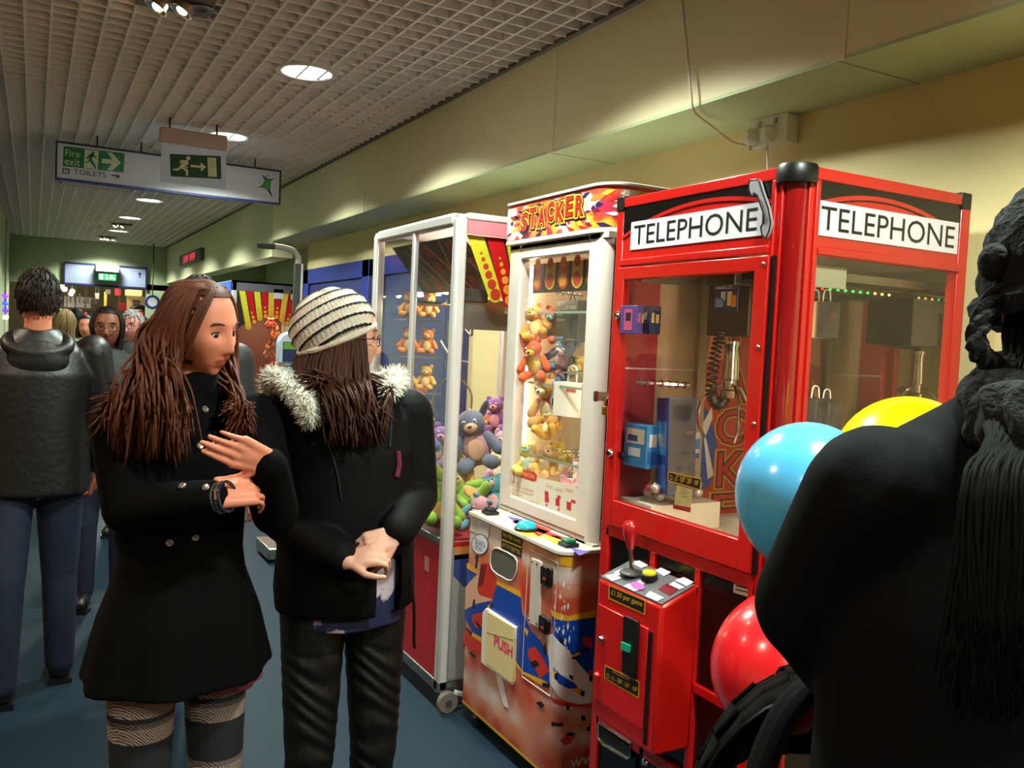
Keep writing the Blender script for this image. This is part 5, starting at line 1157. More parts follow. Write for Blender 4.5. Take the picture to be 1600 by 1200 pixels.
def joints(base, heading, H, lean=(0, 0), half=.165, stance=.085, head=None):
    """default standing skeleton for height H"""
    R = face_dir(heading); b = Vector(base); k = H/1.65
    W = lambda x, y, z: b+R @ Vector((x, y, 0))+Vector((0, 0, z*k))
    J = dict(neck=W(lean[0], lean[1]-.01, 1.385), chest=W(lean[0]*.8, lean[1]*.8, 1.22), waist=W(0, 0, 1.03), hip=W(0, -.005, .88))
    for q, sx in (('L', -1), ('R', 1)):
        J['sh'+q] = W(sx*half+lean[0], lean[1]-.01, 1.34); J['el'+q] = W(sx*(half+.045), -.02, 1.07); J['wr'+q] = W(sx*(half+.04), .06, .84)
        J['hp'+q] = W(sx*stance, 0, .86); J['kn'+q] = W(sx*stance*1.05, .02, .46); J['an'+q] = W(sx*stance*1.05, -.01, .075)
    return J, W
def garment(mb, name, m, parent, voxel, iters=4, cut=None, fold=None):
    me = remeshed(mb, voxel, iters); ms = m if isinstance(m, (list, tuple)) else [m]
    for x in ms: me.materials.append(x)
    if fold: setco(me, fold(coords(me).copy()))
    if cut:
        bm = bmesh.new(); bm.from_mesh(me); d = [f for f in bm.faces if cut(f.calc_center_median())]; bmesh.ops.delete(bm, geom=d, context='FACES'); bm.to_mesh(me); bm.free()
    return link(name, me, parent)
def ering(W, z, a, b, dx=0, dy=0, n=36, ruf=0, nr=9, ph=0):
    return [W(dx+a*math.cos(t)*(1+ruf*math.sin(nr*t+ph)), dy+b*math.sin(t)*(1+ruf*math.sin(nr*t+ph)), z) for t in [2*math.pi*i/n for i in range(n)]]
def bvh(o):
    me = o.data; return BVHTree.FromPolygons([v.co.copy() for v in me.vertices], [tuple(p.vertices) for p in me.polygons])
def hit(tree, px, py):
    d = Vector(ray(px, py)).normalized(); r = tree.ray_cast(Vector(C0), d); return (r[0], r[1]) if r[0] is not None else (None, None)
def locks(paths, r, mb=None, n=6):
    mb = mb or MB()
    for i, P in enumerate(paths):
        pts = spline(P, 4); N = len(pts); rr = r*random.uniform(.7, 1.3)
        mb.tube(pts, [max(.0006, rr*min(1, .35+1.6*k/N)*(1-(k/N)**4*.85)) for k in range(N)], n)
    return mb
def scalp(hc, R, s, az, el, k=1.0):
    """point over the skull; az from the face towards the person's right"""
    a, e = math.radians(az), math.radians(el); return hc+R @ Vector((.077*math.sin(a)*math.cos(e), .094*math.cos(a)*math.cos(e)-.004, .118*math.sin(e)+.002))*s*k
def cap_shell(mb, hc, R, s, k, keep, nu=40, nv=30):
    ids = {}; vs = []; fs = []
    P = lambda i, j: Vector((.077*math.sin(math.pi*i/nv)*math.sin(2*math.pi*j/nu), (lambda y: y if y < .05 else .05+(y-.05)*.74)(.095*math.sin(math.pi*i/nv)*math.cos(2*math.pi*j/nu)-.002), .118*math.cos(math.pi*i/nv)))
    for i in range(nv):
        for j in range(nu):
            q = [(i, j), (i+1, j), (i+1, (j+1) % nu), (i, (j+1) % nu)]; c = sum((P(*t) for t in q), Vector())/4
            if not keep(c): continue
            f = []
            for t in q:
                if t not in ids: ids[t] = len(vs); vs.append(hc+R @ P(*t)*s*k)
                f.append(ids[t])
            fs.append(tuple(f))
    mb.add(vs, fs); return mb
def hair_mat(name, c0, c1):
    if name in MATS: return MATS[name]
    m = mat(name, c0, .55, var=.35, scale=14, spec=.25); nt = m.node_tree
    mx = [n for n in nt.nodes if n.type == 'MIX'][0]; mx.inputs['A'].default_value = lin(c0); mx.inputs['B'].default_value = lin(c1); return m
def fur(mb, path, r, n, L, rnd):
    pts = spline(path, 12)
    for i in range(n):
        k = rnd.uniform(0, len(pts)-1.01); a = int(k); p = pts[a].lerp(pts[a+1], k-a); d = Vector((rnd.gauss(0, 1), rnd.gauss(0, 1), rnd.gauss(.2, 1))).normalized()
        b = p+d*r*.8; x, y = frame_of(d); w_ = .0022; t = b+(d+Vector((rnd.gauss(0, .35), rnd.gauss(0, .35), -.25+rnd.gauss(0, .2)))).normalized()*L*rnd.uniform(.6, 1.2)
        mb.add([b+x*w_, b-x*w_*.5+y*w_, b-x*w_*.5-y*w_, t], [(0, 1, 3), (1, 2, 3), (2, 0, 3)])
    mb.tube(pts, r, 10); return mb
m_wool = mat('black_wool', '#050506', .85, var=.3, scale=90, bump=.15, bscale=400, spec=.08)
m_parka = mat('black_parka', '#070709', .7, var=.25, scale=60, bump=.1, bscale=200, spec=.12)
m_skin = skin_mat('skin_fair', '#db866a'); m_skin2 = skin_mat('skin_pale', '#d39a85'); m_skind = skin_mat('skin_brown', '#7d4b36'); m_skinr = skin_mat('skin_ruddy', '#b8766a')
lipm = mat('lips', '#b4584c', .4, var=.05); lipd = mat('lips_dark', '#6d3430', .4, var=.05)

# ------------------------------------------------------------------ girl with long brown hair
Yg = 2.08
base = ony(283, 900, Yg); base.z = 0
J, W = joints(base, -73, 1.64, half=.158)
hR = face_dir(-47, -9, 4); hc = ony(313, 516, Yg-.01); s = .93
J['neck'] = Vector((hc.x, hc.y+.02, hc.z-.155)); J['chest'].x = (J['chest'].x+hc.x)/2
for q in 'LR': J['sh'+q] += Vector(((hc.x-base.x)*.7, 0, .0))
J['elR'] = ony(200, 795, 1.99); J['wrR'] = ony(338, 778, 1.845); J['elL'] = ony(430, 800, 1.965); J['wrL'] = ony(420, 722, 1.875)
fl_ = ony(335, 694, 1.845)-J['wrL']; fr_ = ony(385, 768, 1.86)-J['wrR']
g1 = person('person with long brown hair in a black flared coat, hand raised to chest', None, base, -73, hc, hR, s, J, m_skin, lipm, .0036,
    [((J['wrL'], fl_, (.15, .95, .1)), dict(s=.90, side=1, curl=.12, spread=-.03, thumb=.5)), ((J['wrR'], fr_, (.5, .6, -.5)), dict(s=.9, side=1, curl=.65, spread=.04, thumb=.1))], True, (.25, 1, -.25), '#2c1c12', '#3a2114')
def coat_fold(A):
    return A
mb = MB()
mb.loft([ering(W, .765, .212, .182, ruf=.05, nr=7), ering(W, .80, .203, .175, ruf=.045, nr=7), ering(W, .90, .18, .155, ruf=.025, nr=7), ering(W, 1.0, .145, .122), ering(W, 1.05, .138, .115), ering(W, 1.16, .152, .122, .01), ering(W, 1.27, .160, .112, .015), ering(W, 1.345, .145, .088, .018), ering(W, 1.40, .085, .07, .02), ering(W, 1.43, .06, .055, .02)])
for q in 'LR':
    mb.cap(J['sh'+q], J['el'+q], .064, .053, 16); mb.cap(J['el'+q], Vector(J['el'+q]).lerp(J['wr'+q], .93), .053, .040, 16)
mb.ell(Vector(J['neck'])+Vector((0, 0, -.035)), (.095, .08, .035)); mb.cap(Vector(J['neck'])+Vector((0, 0, -.02)), Vector(J['neck'])+Vector((.002, -.008, .012)), .072, .064, 18)
coat = garment(mb, 'coat', m_wool, g1, .006, 5)
T = bvh(coat); cu = MB()
m_btn = mat('button_metal', '#a8988c', .25, .8)
for px, py in ((312, 697), (265, 848), (305, 840), (320, 640), (285, 760), (322, 762)):
    p, n_ = hit(T, px, py)
    if p:
        x, y = frame_of(n_); R = Matrix((x, y, n_)).transposed(); MB().lathe([(.001, 0), (.008, 0), (.008, .003), (.006, .005), (.001, .004)], p, 16, R).build('button', m_btn, coat)
br_ = MB(); ax = (J['wrR']-J['elR']).normalized()
for k, (dd, col) in enumerate(((.012, '#8a8f9c'), (.022, '#b9a06a'), (.03, '#5a6490'))):
    x, y = frame_of(ax); c = J['wrR']+ax*(dd-.004); MB().tube([c+(x*math.cos(t)+y*math.sin(t))*.031 for t in [2*math.pi*k_/20 for k_ in range(21)]], .003, 6, cap=False).build('bracelet', mat('bracelet_'+col.strip('#'), col, .2, .9), g1)
# skirt hem and patterned leggings, boots
def knit_mat(name, dark, light, mid):
    m = mat(name, dark, .8, var=.2, scale=40); nt = m.node_tree; b = nt.nodes['Principled BSDF']
    tc = nt.nodes.new('ShaderNodeTexCoord'); sp = nt.nodes.new('ShaderNodeSeparateXYZ'); nt.links.new(tc.outputs['Object'], sp.inputs[0])
    mu = nt.nodes.new('ShaderNodeMath'); mu.operation = 'MULTIPLY'; mu.inputs[1].default_value = 5.2; nt.links.new(sp.outputs['Z'], mu.inputs[0])
    fr = nt.nodes.new('ShaderNodeMath'); fr.operation = 'FRACT'; nt.links.new(mu.outputs[0], fr.inputs[0])
    rp = nt.nodes.new('ShaderNodeValToRGB'); rp.color_ramp.interpolation = 'CONSTANT'; e = rp.color_ramp.elements
    e[0].position = 0; e[0].color = (0, 0, 0, 1); e[1].position = .34; e[1].color = (1, 1, 1, 1)
    for p, v in ((.52, .35), (.58, 0), (.64, 1), (.80, .5), (.86, 0)): q = e.new(p); q.color = (v, v, v, 1)
    nt.links.new(fr.outputs[0], rp.inputs[0])
    wv = nt.nodes.new('ShaderNodeTexWave'); wv.inputs['Scale'].default_value = 95; wv.inputs['Distortion'].default_value = 4; wv.inputs['Detail'].default_value = 2; wv.bands_direction = 'DIAGONAL'
    nt.links.new(tc.outputs['Object'], wv.inputs['Vector']); m3 = nt.nodes.new('ShaderNodeMath'); m3.operation = 'MULTIPLY'; nt.links.new(rp.outputs[0], m3.inputs[0]); nt.links.new(wv.outputs['Fac'], m3.inputs[1])
    mx = nt.nodes.new('ShaderNodeMix'); mx.data_type = 'RGBA'; mx.inputs['A'].default_value = lin(dark); mx.inputs['B'].default_value = lin(light); nt.links.new(m3.outputs[0], mx.inputs['Factor']); nt.links.new(mx.outputs['Result'], b.inputs['Base Color']); return m
mb = MB()
for q in 'LR': mb.cap(J['hp'+q], J['kn'+q], .086*.93, .058, 18); mb.cap(J['kn'+q], Vector(J['an'+q])+Vector((0, 0, .1)), .056, .042, 18)
garment(mb, 'patterned_leggings', knit_mat('leggings_knit', '#12131a', '#b59a90', '#7a3c3c'), g1, .005, 3)
mb = MB(); mb.loft([ering(W, .725, .10, .12, -.09, .0, ruf=.06, nr=8), ering(W, .80, .10, .12, -.085), ering(W, .90, .10, .11, -.07)]); garment(mb, 'skirt', mat('skirt_pink', '#7d3550', .7, var=.4, scale=25), g1, .006, 2)
def boots(par, J, heading, m, h=.2, name='boot'):
    Rt = face_dir(heading)
    for q in 'LR':
        a = Vector(J['an'+q]); mb = MB(); mb.cap(a+Vector((0, 0, h)), a, .052, .047, 14); mb.cap(a+Vector((0, 0, -.022)), a+Rt @ Vector((0, .15, -.032)), .048, .038, 14)
        bo = garment(mb, name, m, par, .008, 3); s_ = MB(); s_.prism([Vector((p.x, p.y, 0)) for p in [a+Rt @ Vector(v) for v in ((-.045, -.05, 0), (.045, -.05, 0), (.05, .12, 0), (.03, .19, 0), (-.03, .19, 0), (-.05, .12, 0))]], (0, 0, .022)); s_.build('sole', m_black, bo)
boots(g1, J, -73, mat('boot_black', '#141214', .5), .22)
# hair
rh = random.Random(4); paths = []
hv = lambda p: Vector(p)
def flare(az, z, k): a = math.radians(az); return hc+hR @ Vector((.080*math.sin(a)*k, .094*math.cos(a)*k-.004, z))*s
def rp_(px, py, y, j=4): return ony(px+rh.gauss(0, j), py+rh.gauss(0, j), y+rh.gauss(0, .015))
for i in range(520):          # her right side and back: long fall seen from the camera
    az = rh.uniform(76, 195); k = (az-76)/119
    yq = rh.uniform(-.05, .058); p0 = hc+hR @ Vector((rh.gauss(.006, .008), yq, .119*math.sqrt(1-(yq/.092)**2)))*s
    P = [p0, scalp(hc, hR, s, az*.8+8, 48, 1.07+rh.uniform(0, .05)), scalp(hc, hR, s, az, 8, 1.08+rh.uniform(0, .08)), flare(az, -.085+rh.gauss(0, .028), 1.12+(.08+.40*min(1, k*1.6))*rh.uniform(.1, 1))]
    t = rh.random()
    if t < .13: e1, e2 = rp_(215, 600, 2.0), rp_(rh.uniform(140, 190), rh.uniform(610, 690), 1.98, 8)
    else:
        ex = 185+105*(1-k)+rh.gauss(0, 10); e1, e2 = rp_(ex*.8+48, 618+rh.gauss(0, 14), 1.975-.04*math.sin(math.pi*k)), rp_(ex, rh.uniform(640, 724), 1.93+.03*k)
    paths.append(P+[e1, e2])
for i in range(220):           # her left side, beyond the face
    az = -rh.uniform(66, 150); yq = rh.uniform(-.05, .058); p0 = hc+hR @ Vector((rh.gauss(.0, .008), yq, .119*math.sqrt(1-(yq/.092)**2)))*s
    P = [p0, scalp(hc, hR, s, az*.8-6, 48, 1.07+rh.uniform(0, .05)), scalp(hc, hR, s, az, 6, 1.12+rh.uniform(0, .06)), flare(az, -.085+rh.gauss(0, .02), 1.2+rh.uniform(0, .2))]
    paths.append(P+[rp_(372, 620, 2.02), rp_(rh.uniform(350, 398), rh.uniform(630, 680), 1.98)])
for i in range(60):           # swept fringe
    p0 = hc+hR @ Vector((rh.gauss(.006, .006), rh.uniform(.0, .040), .112))*s; sx = -1 if i % 5 else 1
    v = rh.uniform(0, 12)
    paths.append([p0, scalp(hc, hR, s, sx*(30+v), 55, 1.04), scalp(hc, hR, s, sx*(50+v), 28, 1.045), scalp(hc, hR, s, sx*(62+v), -2, 1.10), scalp(hc, hR, s, sx*(70+v), -28, 1.24)])
mb = locks(paths, .0044, None, 5)
cap_shell(mb, hc, hR, s, 1.06, lambda c: not (c.y > .03 and c.z < .088 and abs(c.x) < .07) and c.z > -.07)
mb.build('hair', hair_mat('hair_brown', '#26120b', '#6e361a'), g1, 180, fix=False)

# ------------------------------------------------------------------ girl in the striped knit hat
Yg = 2.20
base = ony(540, 900, Yg); base.z = 0
J, W = joints(base, -86, 1.64, half=.165)
hR = face_dir(-12, -3, 6); hc = ony(540, 527, Yg); s = .93
J['neck'] = Vector((hc.x-.005, hc.y+.015, hc.z-.155))
J['elR'] = ony(446, 812, 2.24); J['wrR'] = ony(540, 876, 1.985); J['elL'] = ony(650, 775, 2.18); J['wrL'] = ony(618, 836, 2.01)
fr_ = ony(592, 866, 1.96)-J['wrR']; fl_ = ony(565, 858, 2.0)-J['wrL']
g2 = person('person in a striped cream knit hat and fur-collared black parka, hands clasped', None, base, -86, hc, hR, s, J, m_skin2, lipm, .0036,
    [((J['wrR'], fr_, (.1, .5, -.8)), dict(s=.85, side=-1, curl=.75, spread=-.02, thumb=.3)), ((J['wrL'], fl_, (-.1, .7, -.6)), dict(s=.88, side=1, curl=.7, spread=-.02, thumb=.2))], True)
mb = MB()
mb.loft([ering(W, .84, .185, .15, ruf=.02, nr=5), ering(W, .90, .188, .155), ering(W, 1.0, .182, .15), ering(W, 1.12, .178, .142), ering(W, 1.25, .18, .13), ering(W, 1.335, .165, .10), ering(W, 1.39, .10, .08), ering(W, 1.42, .07, .06)])
for q in 'LR':
    mb.cap(J['sh'+q], J['el'+q], .072, .060, 16); mb.cap(J['el'+q], Vector(J['el'+q]).lerp(J['wr'+q], .90), .060, .046, 16)
ca, sa_ = W(0, 0, 0), face_dir(-86)
def cut2(c):
    l = sa_.transposed() @ (c-ca); a = math.degrees(math.atan2(-l.x, l.y)); return c.z < .985 and 8 < a < 38 and l.y > .03
coat = garment(mb, 'parka', m_parka, g2, .006, 4, cut2)
mb = MB(); mb.loft([ering(W, .80, .158, .125, ruf=.03, nr=6), ering(W, .86, .155, .122), ering(W, 1.0, .148, .118), ering(W, 1.2, .14, .11)])
def shirt_mat():
    m = mat('printed_shirt', '#1d2450', .7); nt = m.node_tree; mx = [n for n in nt.nodes if n.type == 'MIX'][0]; nz = [n for n in nt.nodes if n.type == 'TEX_NOISE'][0]; nz.inputs['Scale'].default_value = 9
    rp = nt.nodes.new('ShaderNodeValToRGB'); rp.color_ramp.elements[0].position = .47; rp.color_ramp.elements[1].position = .50; nt.links.new(nz.outputs['Fac'], rp.inputs[0]); nt.links.new(rp.outputs[0], mx.inputs['Factor'])
    mx.inputs['A'].default_value = lin('#1a2147'); mx.inputs['B'].default_value = lin('#c9b3c4'); return m
garment(mb, 'printed_shirt', shirt_mat(), g2, .006, 3)
mb = MB()
for q in 'LR': mb.cap(J['hp'+q], J['kn'+q], .088, .064, 18); mb.cap(J['kn'+q], Vector(J['an'+q])+Vector((0, 0, .05)), .063, .05, 18)
def crease(A):
    z = A[:, 2]; c = np.stack([np.interp(z, [0, 1], [J['anR'].x, J['anR'].x]), A[:, 1]], -1); A[:, 1] += .0035*np.sin(z*120+A[:, 0]*70+3*np.sin(z*21+A[:, 0]*30))*(z < .74); return A
garment(mb, 'trousers', mat('black_jeans', '#070708', .55, var=.4, scale=25, bump=.2, bscale=60), g2, .006, 3, None, crease)
boots(g2, J, -86, mat('boot_black', '#141214', .5), .2)
T = bvh(coat)
def on_coat(T, pts, off=.003):
    out = []
    for px, py in pts:
        p, n_ = hit(T, px, py)
        if p: out.append(p+n_*off)
    return out
z1 = on_coat(T, ((478, 640), (500, 670), (515, 700), (527, 740), (533, 780)))
if len(z1) > 2: MB().tube(spline(z1, 4), .003, 6).build('zip', mat('zip_grey', '#25252b', .4, .4), coat)
z2 = on_coat(T, ((607, 600), (612, 640), (608, 700)))
if len(z2) > 1: MB().tube(spline(z2, 4), .0035, 6).build('zip', mat('zip_grey', '#25252b', .4, .4), coat)
pk = on_coat(T, ((620, 705), (622, 725), (618, 745)), .004)
if len(pk) > 1: MB().tube(pk, .007, 6).build('magenta_lining', mat('magenta', '#6a1240', .6), coat)
mb = MB(); dc = on_coat(T, ((640, 900),), .004)
if dc: MB().tube(spline([dc[0], dc[0]+Vector((.008, -.01, -.08)), dc[0]+Vector((.012, -.01, -.17)), dc[0]+Vector((.016, -.01, -.19))], 5), .004, 6).build('drawcord', m_black, coat)
tg = on_coat(T, ((473, 650),), .004)
if tg: MB().ell(tg[0], .007, None, 10, 8).build('snap_button', mat('brass', '#b98a3a', .3, .8), coat)
# fur-trimmed hood round the neck
rf = random.Random(9); nk = Vector(J['neck'])
fp_ = [ony(486, 655, 2.09), ony(470, 622, 2.08), ony(430, 590, 2.14), nk+Vector((-.15, .09, -.0)), nk+Vector((-.06, .15, .01)), nk+Vector((.06, .14, .0)), ony(616, 588, 2.2), ony(608, 610, 2.10)]
fur(MB(), fp_, .024, 5200, .022, rf).build('fur_trim', mat('fur_cream', '#efe6da', .85, var=.25, scale=50), coat, 0, fix=False)
mb = MB(); mb.ell(nk+Vector((0, .09, -.03)), (.14, .07, .07)); mb.ell(nk+Vector((-.10, .03, -.02)), (.07, .07, .04)); mb.ell(nk+Vector((.10, .03, -.02)), (.06, .07, .04)); garment(mb, 'hood', m_parka, coat, .008, 4)
# hat: slouchy knit with raised dark ridges
Rh = hR @ Matrix.Rotation(math.radians(27), 3, 'X'); hcen = hc+hR @ Vector((0, -.022, .034))*s
axd = (Vector(CR)*.50-Vector(CU)*.84+Vector(CF)*(-.20)).normalized()
NU, NV = 200, 110; vs = []; fs = []; mi = []
def hatp(i, j):
    t = math.pi*.62*i/NV; a = 2*math.pi*j/NU
    d = Vector((math.sin(t)*math.sin(a), math.sin(t)*math.cos(a), math.cos(t))); r = Vector((.094*d.x, .112*d.y-.012, .100*d.z+.004))
    if d.y < 0: r.y *= 1.10
    p = hcen+Rh @ r*s*1.0; q = (p-hcen).dot(axd)
    saw = .0012*(1 if (j+i) % 3 else -1.4)
    ph = ((q+saw)/.027+.3) % 1.0
    dark = ph < .27
    bump = .0035*math.sin(math.pi*ph/.27) if dark else -.0012+.0008*math.sin(j*1.57)
    return p+(Rh @ d)*bump, dark
grid = [[hatp(i, j) for j in range(NU)] for i in range(NV+1)]
hm = MB(); flat_ = [g_[0] for row in grid for g_ in row]
hf_ = []; hi_ = []
for i in range(NV):
    for j in range(NU):
        k = (j+1) % NU; hf_.append((i*NU+j, (i+1)*NU+j, (i+1)*NU+k, i*NU+k)); hi_.append(1 if sum(grid[a][b][1] for a, b in ((i, j), (i+1, j), (i+1, k), (i, k))) > 2 else 0)
hm.add(flat_, hf_); hm.m = hi_
hat = hm.build('knit_hat', [mat('knit_cream', '#d2c4b4', .85, var=.2, scale=90, bump=.4, bscale=260), mat('knit_black', '#0d0c10', .9, var=.2)], g2, 180, fix=False)
rim = [hatp(NV, j)[0] for j in range(NU)]; MB().tube([sum((rim[(j+d) % NU] for d in range(-3, 4)), Vector())/7 for j in range(0, NU, 3)]+[rim[0]], .008, 8, cap=False).build('hat_rim', mat('knit_cream', '#d2c4b4'), hat)
# hair and glasses
rh = random.Random(6); paths = []
for i in range(380):
    az = rh.uniform(58, 175); k = (az-58)/117
    P = [scalp(hc, hR, s, az, 22, 1.0), scalp(hc, hR, s, az, -8, 1.08+rh.uniform(0, .07)), flare(az, -.095, 1.1+rh.uniform(0, .3))]
    if k < .75: ex = 595-100*k+rh.gauss(0, 8); P += [rp_(580-95*k, 620, 2.075), rp_(ex, rh.uniform(650, 700), 2.045)]
    else: P += [rp_(500, 590, 2.09), rp_(rh.uniform(455, 520), rh.uniform(575, 625), 2.085)]
    paths.append(P)
for i in range(120):
    az = -rh.uniform(75, 170); P = [scalp(hc, hR, s, az, 22, 1.0), scalp(hc, hR, s, az, -8, 1.08), scalp(hc, hR, s, az, -42, 1.2+rh.uniform(0, .1)), rp_(600, 600, 2.14), rp_(598, rh.uniform(640, 680), 2.06)]; paths.append(P)
mb = locks(paths, .0044, None, 5); cap_shell(mb, hc, hR, s, 1.05, lambda c: not (c.y > .03 and abs(c.x) < .078) and -.07 < c.z < .06)
mb.build('hair', hair_mat('hair_dark_brown', '#24120c', '#4f2616'), g2, 180, fix=False)
def glasses(par, hc, R, s, m, lens=None):
    gl = MB()
    for sx in (-1, 1):
        c = lambda a: hc+R @ Vector((sx*.032+.024*math.cos(a), .090-.003*abs(math.cos(a)), .003+.0165*math.sin(a)))*s
        gl.tube([c(2*math.pi*k/20) for k in range(21)], .0016*s, 6, cap=False)
        gl.tube([hc+R @ Vector((sx*.056, .088, .008))*s, hc+R @ Vector((sx*.078, .06, .010))*s, hc+R @ Vector((sx*.080, -.005, .008))*s], .0015*s, 6)
    gl.tube([hc+R @ Vector((-.009, .091, .006))*s, hc+R @ Vector((0, .093, .009))*s, hc+R @ Vector((.009, .091, .006))*s], .0014*s, 6)
    return gl.build('glasses', m, par)
glasses(g2, hc, hR, s, mat('glasses_plum', '#3a1428', .3))

# ------------------------------------------------------------------ generic passers-by
def simple(label, px, py, Y, heading, H, top, legs, hairc, skin, fem, voxel=.011, s=1.0, half=.19, hairlen=0, hpitch=0, hh=None, toplen=.80, group=None, leather=None, wr=None, Jmod=None):
    hc = ony(px, py, Y); H = hc.z+.118*s; base = Vector((hc.x, hc.y, 0)); J, W = joints(base, heading, H, half=half, stance=.09)
    hR = face_dir(heading if hh is None else hh, hpitch); J['neck'] = hc+Vector((0, 0, -.165*s))-face_dir(heading) @ Vector((0, .02, 0))
    if Jmod: Jmod(J, W)
    hands_ = [((J['wrL'], J['wrL']-J['elL'], face_dir(heading) @ Vector((1, .2, 0))), dict(s=1.05, side=1, curl=.4)), ((J['wrR'], J['wrR']-J['elR'], face_dir(heading) @ Vector((-1, .2, 0))), dict(s=1.05, side=-1, curl=.4))]
    o = person(label, group, base, heading, hc, hR, s, J, skin, lipd if skin is m_skind else lipm, voxel if Y < 6 else .0125, hands_, fem)
    k = H/1.65; mb = MB(); w_ = half+.02
    mb.loft([ering(W, toplen, w_*.92, .15, ruf=.02, nr=5), ering(W, .95, w_*.9, .15), ering(W, 1.1, w_*.9, .15), ering(W, 1.25, w_, .145), ering(W, 1.34, w_*.88, .11), ering(W, 1.40, .10, .085), ering(W, 1.425, .075, .065)])
    for q in 'LR': mb.cap(J['sh'+q], J['el'+q], .072, .058, 14); mb.cap(J['el'+q], Vector(J['el'+q]).lerp(J['wr'+q], .95), .058, .045, 14)
    gv = .009 if Y < 6 else .016; tp2 = garment(mb, 'jacket', top, o, gv, 4 if Y < 6 else 2)
    mb = MB()
    for q in 'LR': mb.cap(J['hp'+q], J['kn'+q], .098, .072, 16); mb.cap(J['kn'+q], Vector(J['an'+q])+Vector((0, 0, .01)), .070, .058, 16)
    mb.ell(J['hip']+Vector((0, 0, .02)), (.17, .125, .15), face_dir(heading))
    garment(mb, 'trousers', legs, o, gv, 3 if Y < 6 else 1); boots(o, J, heading, m_black, .03, 'shoe')
    rh = random.Random(len(label)); paths = []
    if hairlen:
        for i in range(110):
            az = rh.uniform(60, 300); yq = rh.uniform(-.05, .055); P = [hc+hR @ Vector((rh.gauss(.015, .01), yq, .119*math.sqrt(1-(yq/.092)**2)))*s, scalp(hc, hR, s, az, 45, 1.06), scalp(hc, hR, s, az, 5, 1.08+rh.uniform(0, .08)), scalp(hc, hR, s, az, -40, 1.1+rh.uniform(0, .2))]
            P.append(P[-1]+Vector((rh.gauss(0, .015), rh.gauss(0, .015), -hairlen*rh.uniform(.6, 1)))); paths.append(P)
    else:
        for i in range(520 if Y < 5 else 220):
            az = rh.uniform(0, 360); lo = 28 if (az < 62 or az > 298) else 4 if (abs(az-88) < 22 or abs(az-272) < 22) else -22; el = rh.uniform(lo, 85); p = scalp(hc, hR, s, az, el, 1.03); paths.append([p, scalp(hc, hR, s, az+3, el-5, 1.066), scalp(hc, hR, s, az+4, el-12, 1.062)])
    mb = locks(paths, .006 if hairlen else .0032)
    cap_shell(mb, hc, hR, s, 1.06, lambda c: not (c.y > .03 and c.z < .080 and abs(c.x) < .074) and c.z > (-.05 if hairlen else -.045) and not (not hairlen and abs(c.x) > .05 and c.y > -.02 and c.z < .01))
    mb.build('hair', hairc, o, 180, fix=False)
    return o, tp2, J, W, hc, hR
m_leather = mat('black_leather', '#08090c', .46, var=.3, scale=12, bump=.25, bscale=40, spec=.6)
m_jean = mat('blue_jeans', '#121c33', .8, var=.35, scale=30, bump=.2, bscale=70)
h_black = hair_mat('hair_black', '#0c0807', '#1a1210'); h_grey = hair_mat('hair_grey', '#6a6664', '#a09c98'); h_brown2 = hair_mat('hair_mid_brown', '#150d0a', '#24160f'); h_blond = hair_mat('hair_fair', '#6a5032', '#94784c')
def stride(J, W):
    J['knL'] = W(-.10, -.10, .47); J['anL'] = Vector((-.09, 3.93, .075)); J['knR'] = W(.10, .06, .47); J['anR'] = Vector((.122, 4.14, .075)); J['wrR'] = W(.245, .10, .87); J['elR'] = W(.26, -.01, 1.10); J['elL'] = W(-.26, -.05, 1.10)
o, jk, J, W, hc, hR = simple('man with short dark hair walking away in black leather jacket and jeans', 60, 467, 4.05, 92, 1.74, m_leather, m_jean, h_brown2, m_skin, False, .007, 1.02, .205, 0, toplen=.79, Jmod=stride)
nk = Vector(J['neck'])
mb = MB(); mb.tube(spline([nk+face_dir(92) @ Vector(v) for v in ((-.08, .05, .02), (-.105, -.03, .0), (-.095, -.075, -.03), (0, -.10, -.05), (.095, -.075, -.03), (.105, -.03, .0), (.08, .05, .02))], 6), .026, 12); mb.ell(nk+face_dir(92) @ Vector((0, -.075, -.08)), (.115, .05, .085)); garment(mb, 'folded_hood', m_leather, jk, .008, 4)
o, jk, J, W, hc, hR = simple('dark haired woman in glasses and dark jacket over a white top walking this way', 168, 513, 5.2, -96, 1.63, mat('jacket_dark', '#15161b', .7), m_jean, h_black, m_skind, True, .008, .97, .17, .12, hh=-98)
glasses(o, hc, hR, .97, mat('glasses_dark', '#14100e', .3))
Rt = face_dir(-96); v0 = Vector(J['neck'])
mb = MB(); mb.prism([v0+Rt @ Vector(q) for q in ((-.05, .075, -.06), (.05, .075, -.06), (.045, .155, -.20), (0, .162, -.30), (-.045, .155, -.20))], Rt @ Vector((0, .012, .004))); mb.build('white_top', flat('#b9b6c4'), o)
o, jk, J, W, hc, hR = simple('elderly grey haired man with glasses and a pale green shirt under a dark jacket', 206, 511, 6.9, -112, 1.66, mat('jacket_dark2', '#1b1a1c', .7), m_jean, h_grey, m_skinr, False, .010, 1.02, .19, 0, hh=-120)
glasses(o, hc, hR, 1.02, mat('glasses_dark', '#14100e', .3)); Rt = face_dir(-112); v0 = Vector(J['neck'])
mb = MB(); mb.prism([v0+Rt @ Vector(q) for q in ((-.10, .06, .0), (-.03, .08, -.01), (.0, .165, -.30), (-.14, .15, -.30), (-.15, .08, -.06))], Rt @ Vector((-.004, .02, .01))); mb.build('pale_shirt', flat('#b4b88c'), o)
simple('person in a navy jacket half hidden behind the girl with long brown hair', 312, 478, 3.75, 40, 1.72, mat('jacket_navy', '#0a0d14', .6, var=.2), m_jean, h_black, m_skin, False, .009, 1.0, .20)
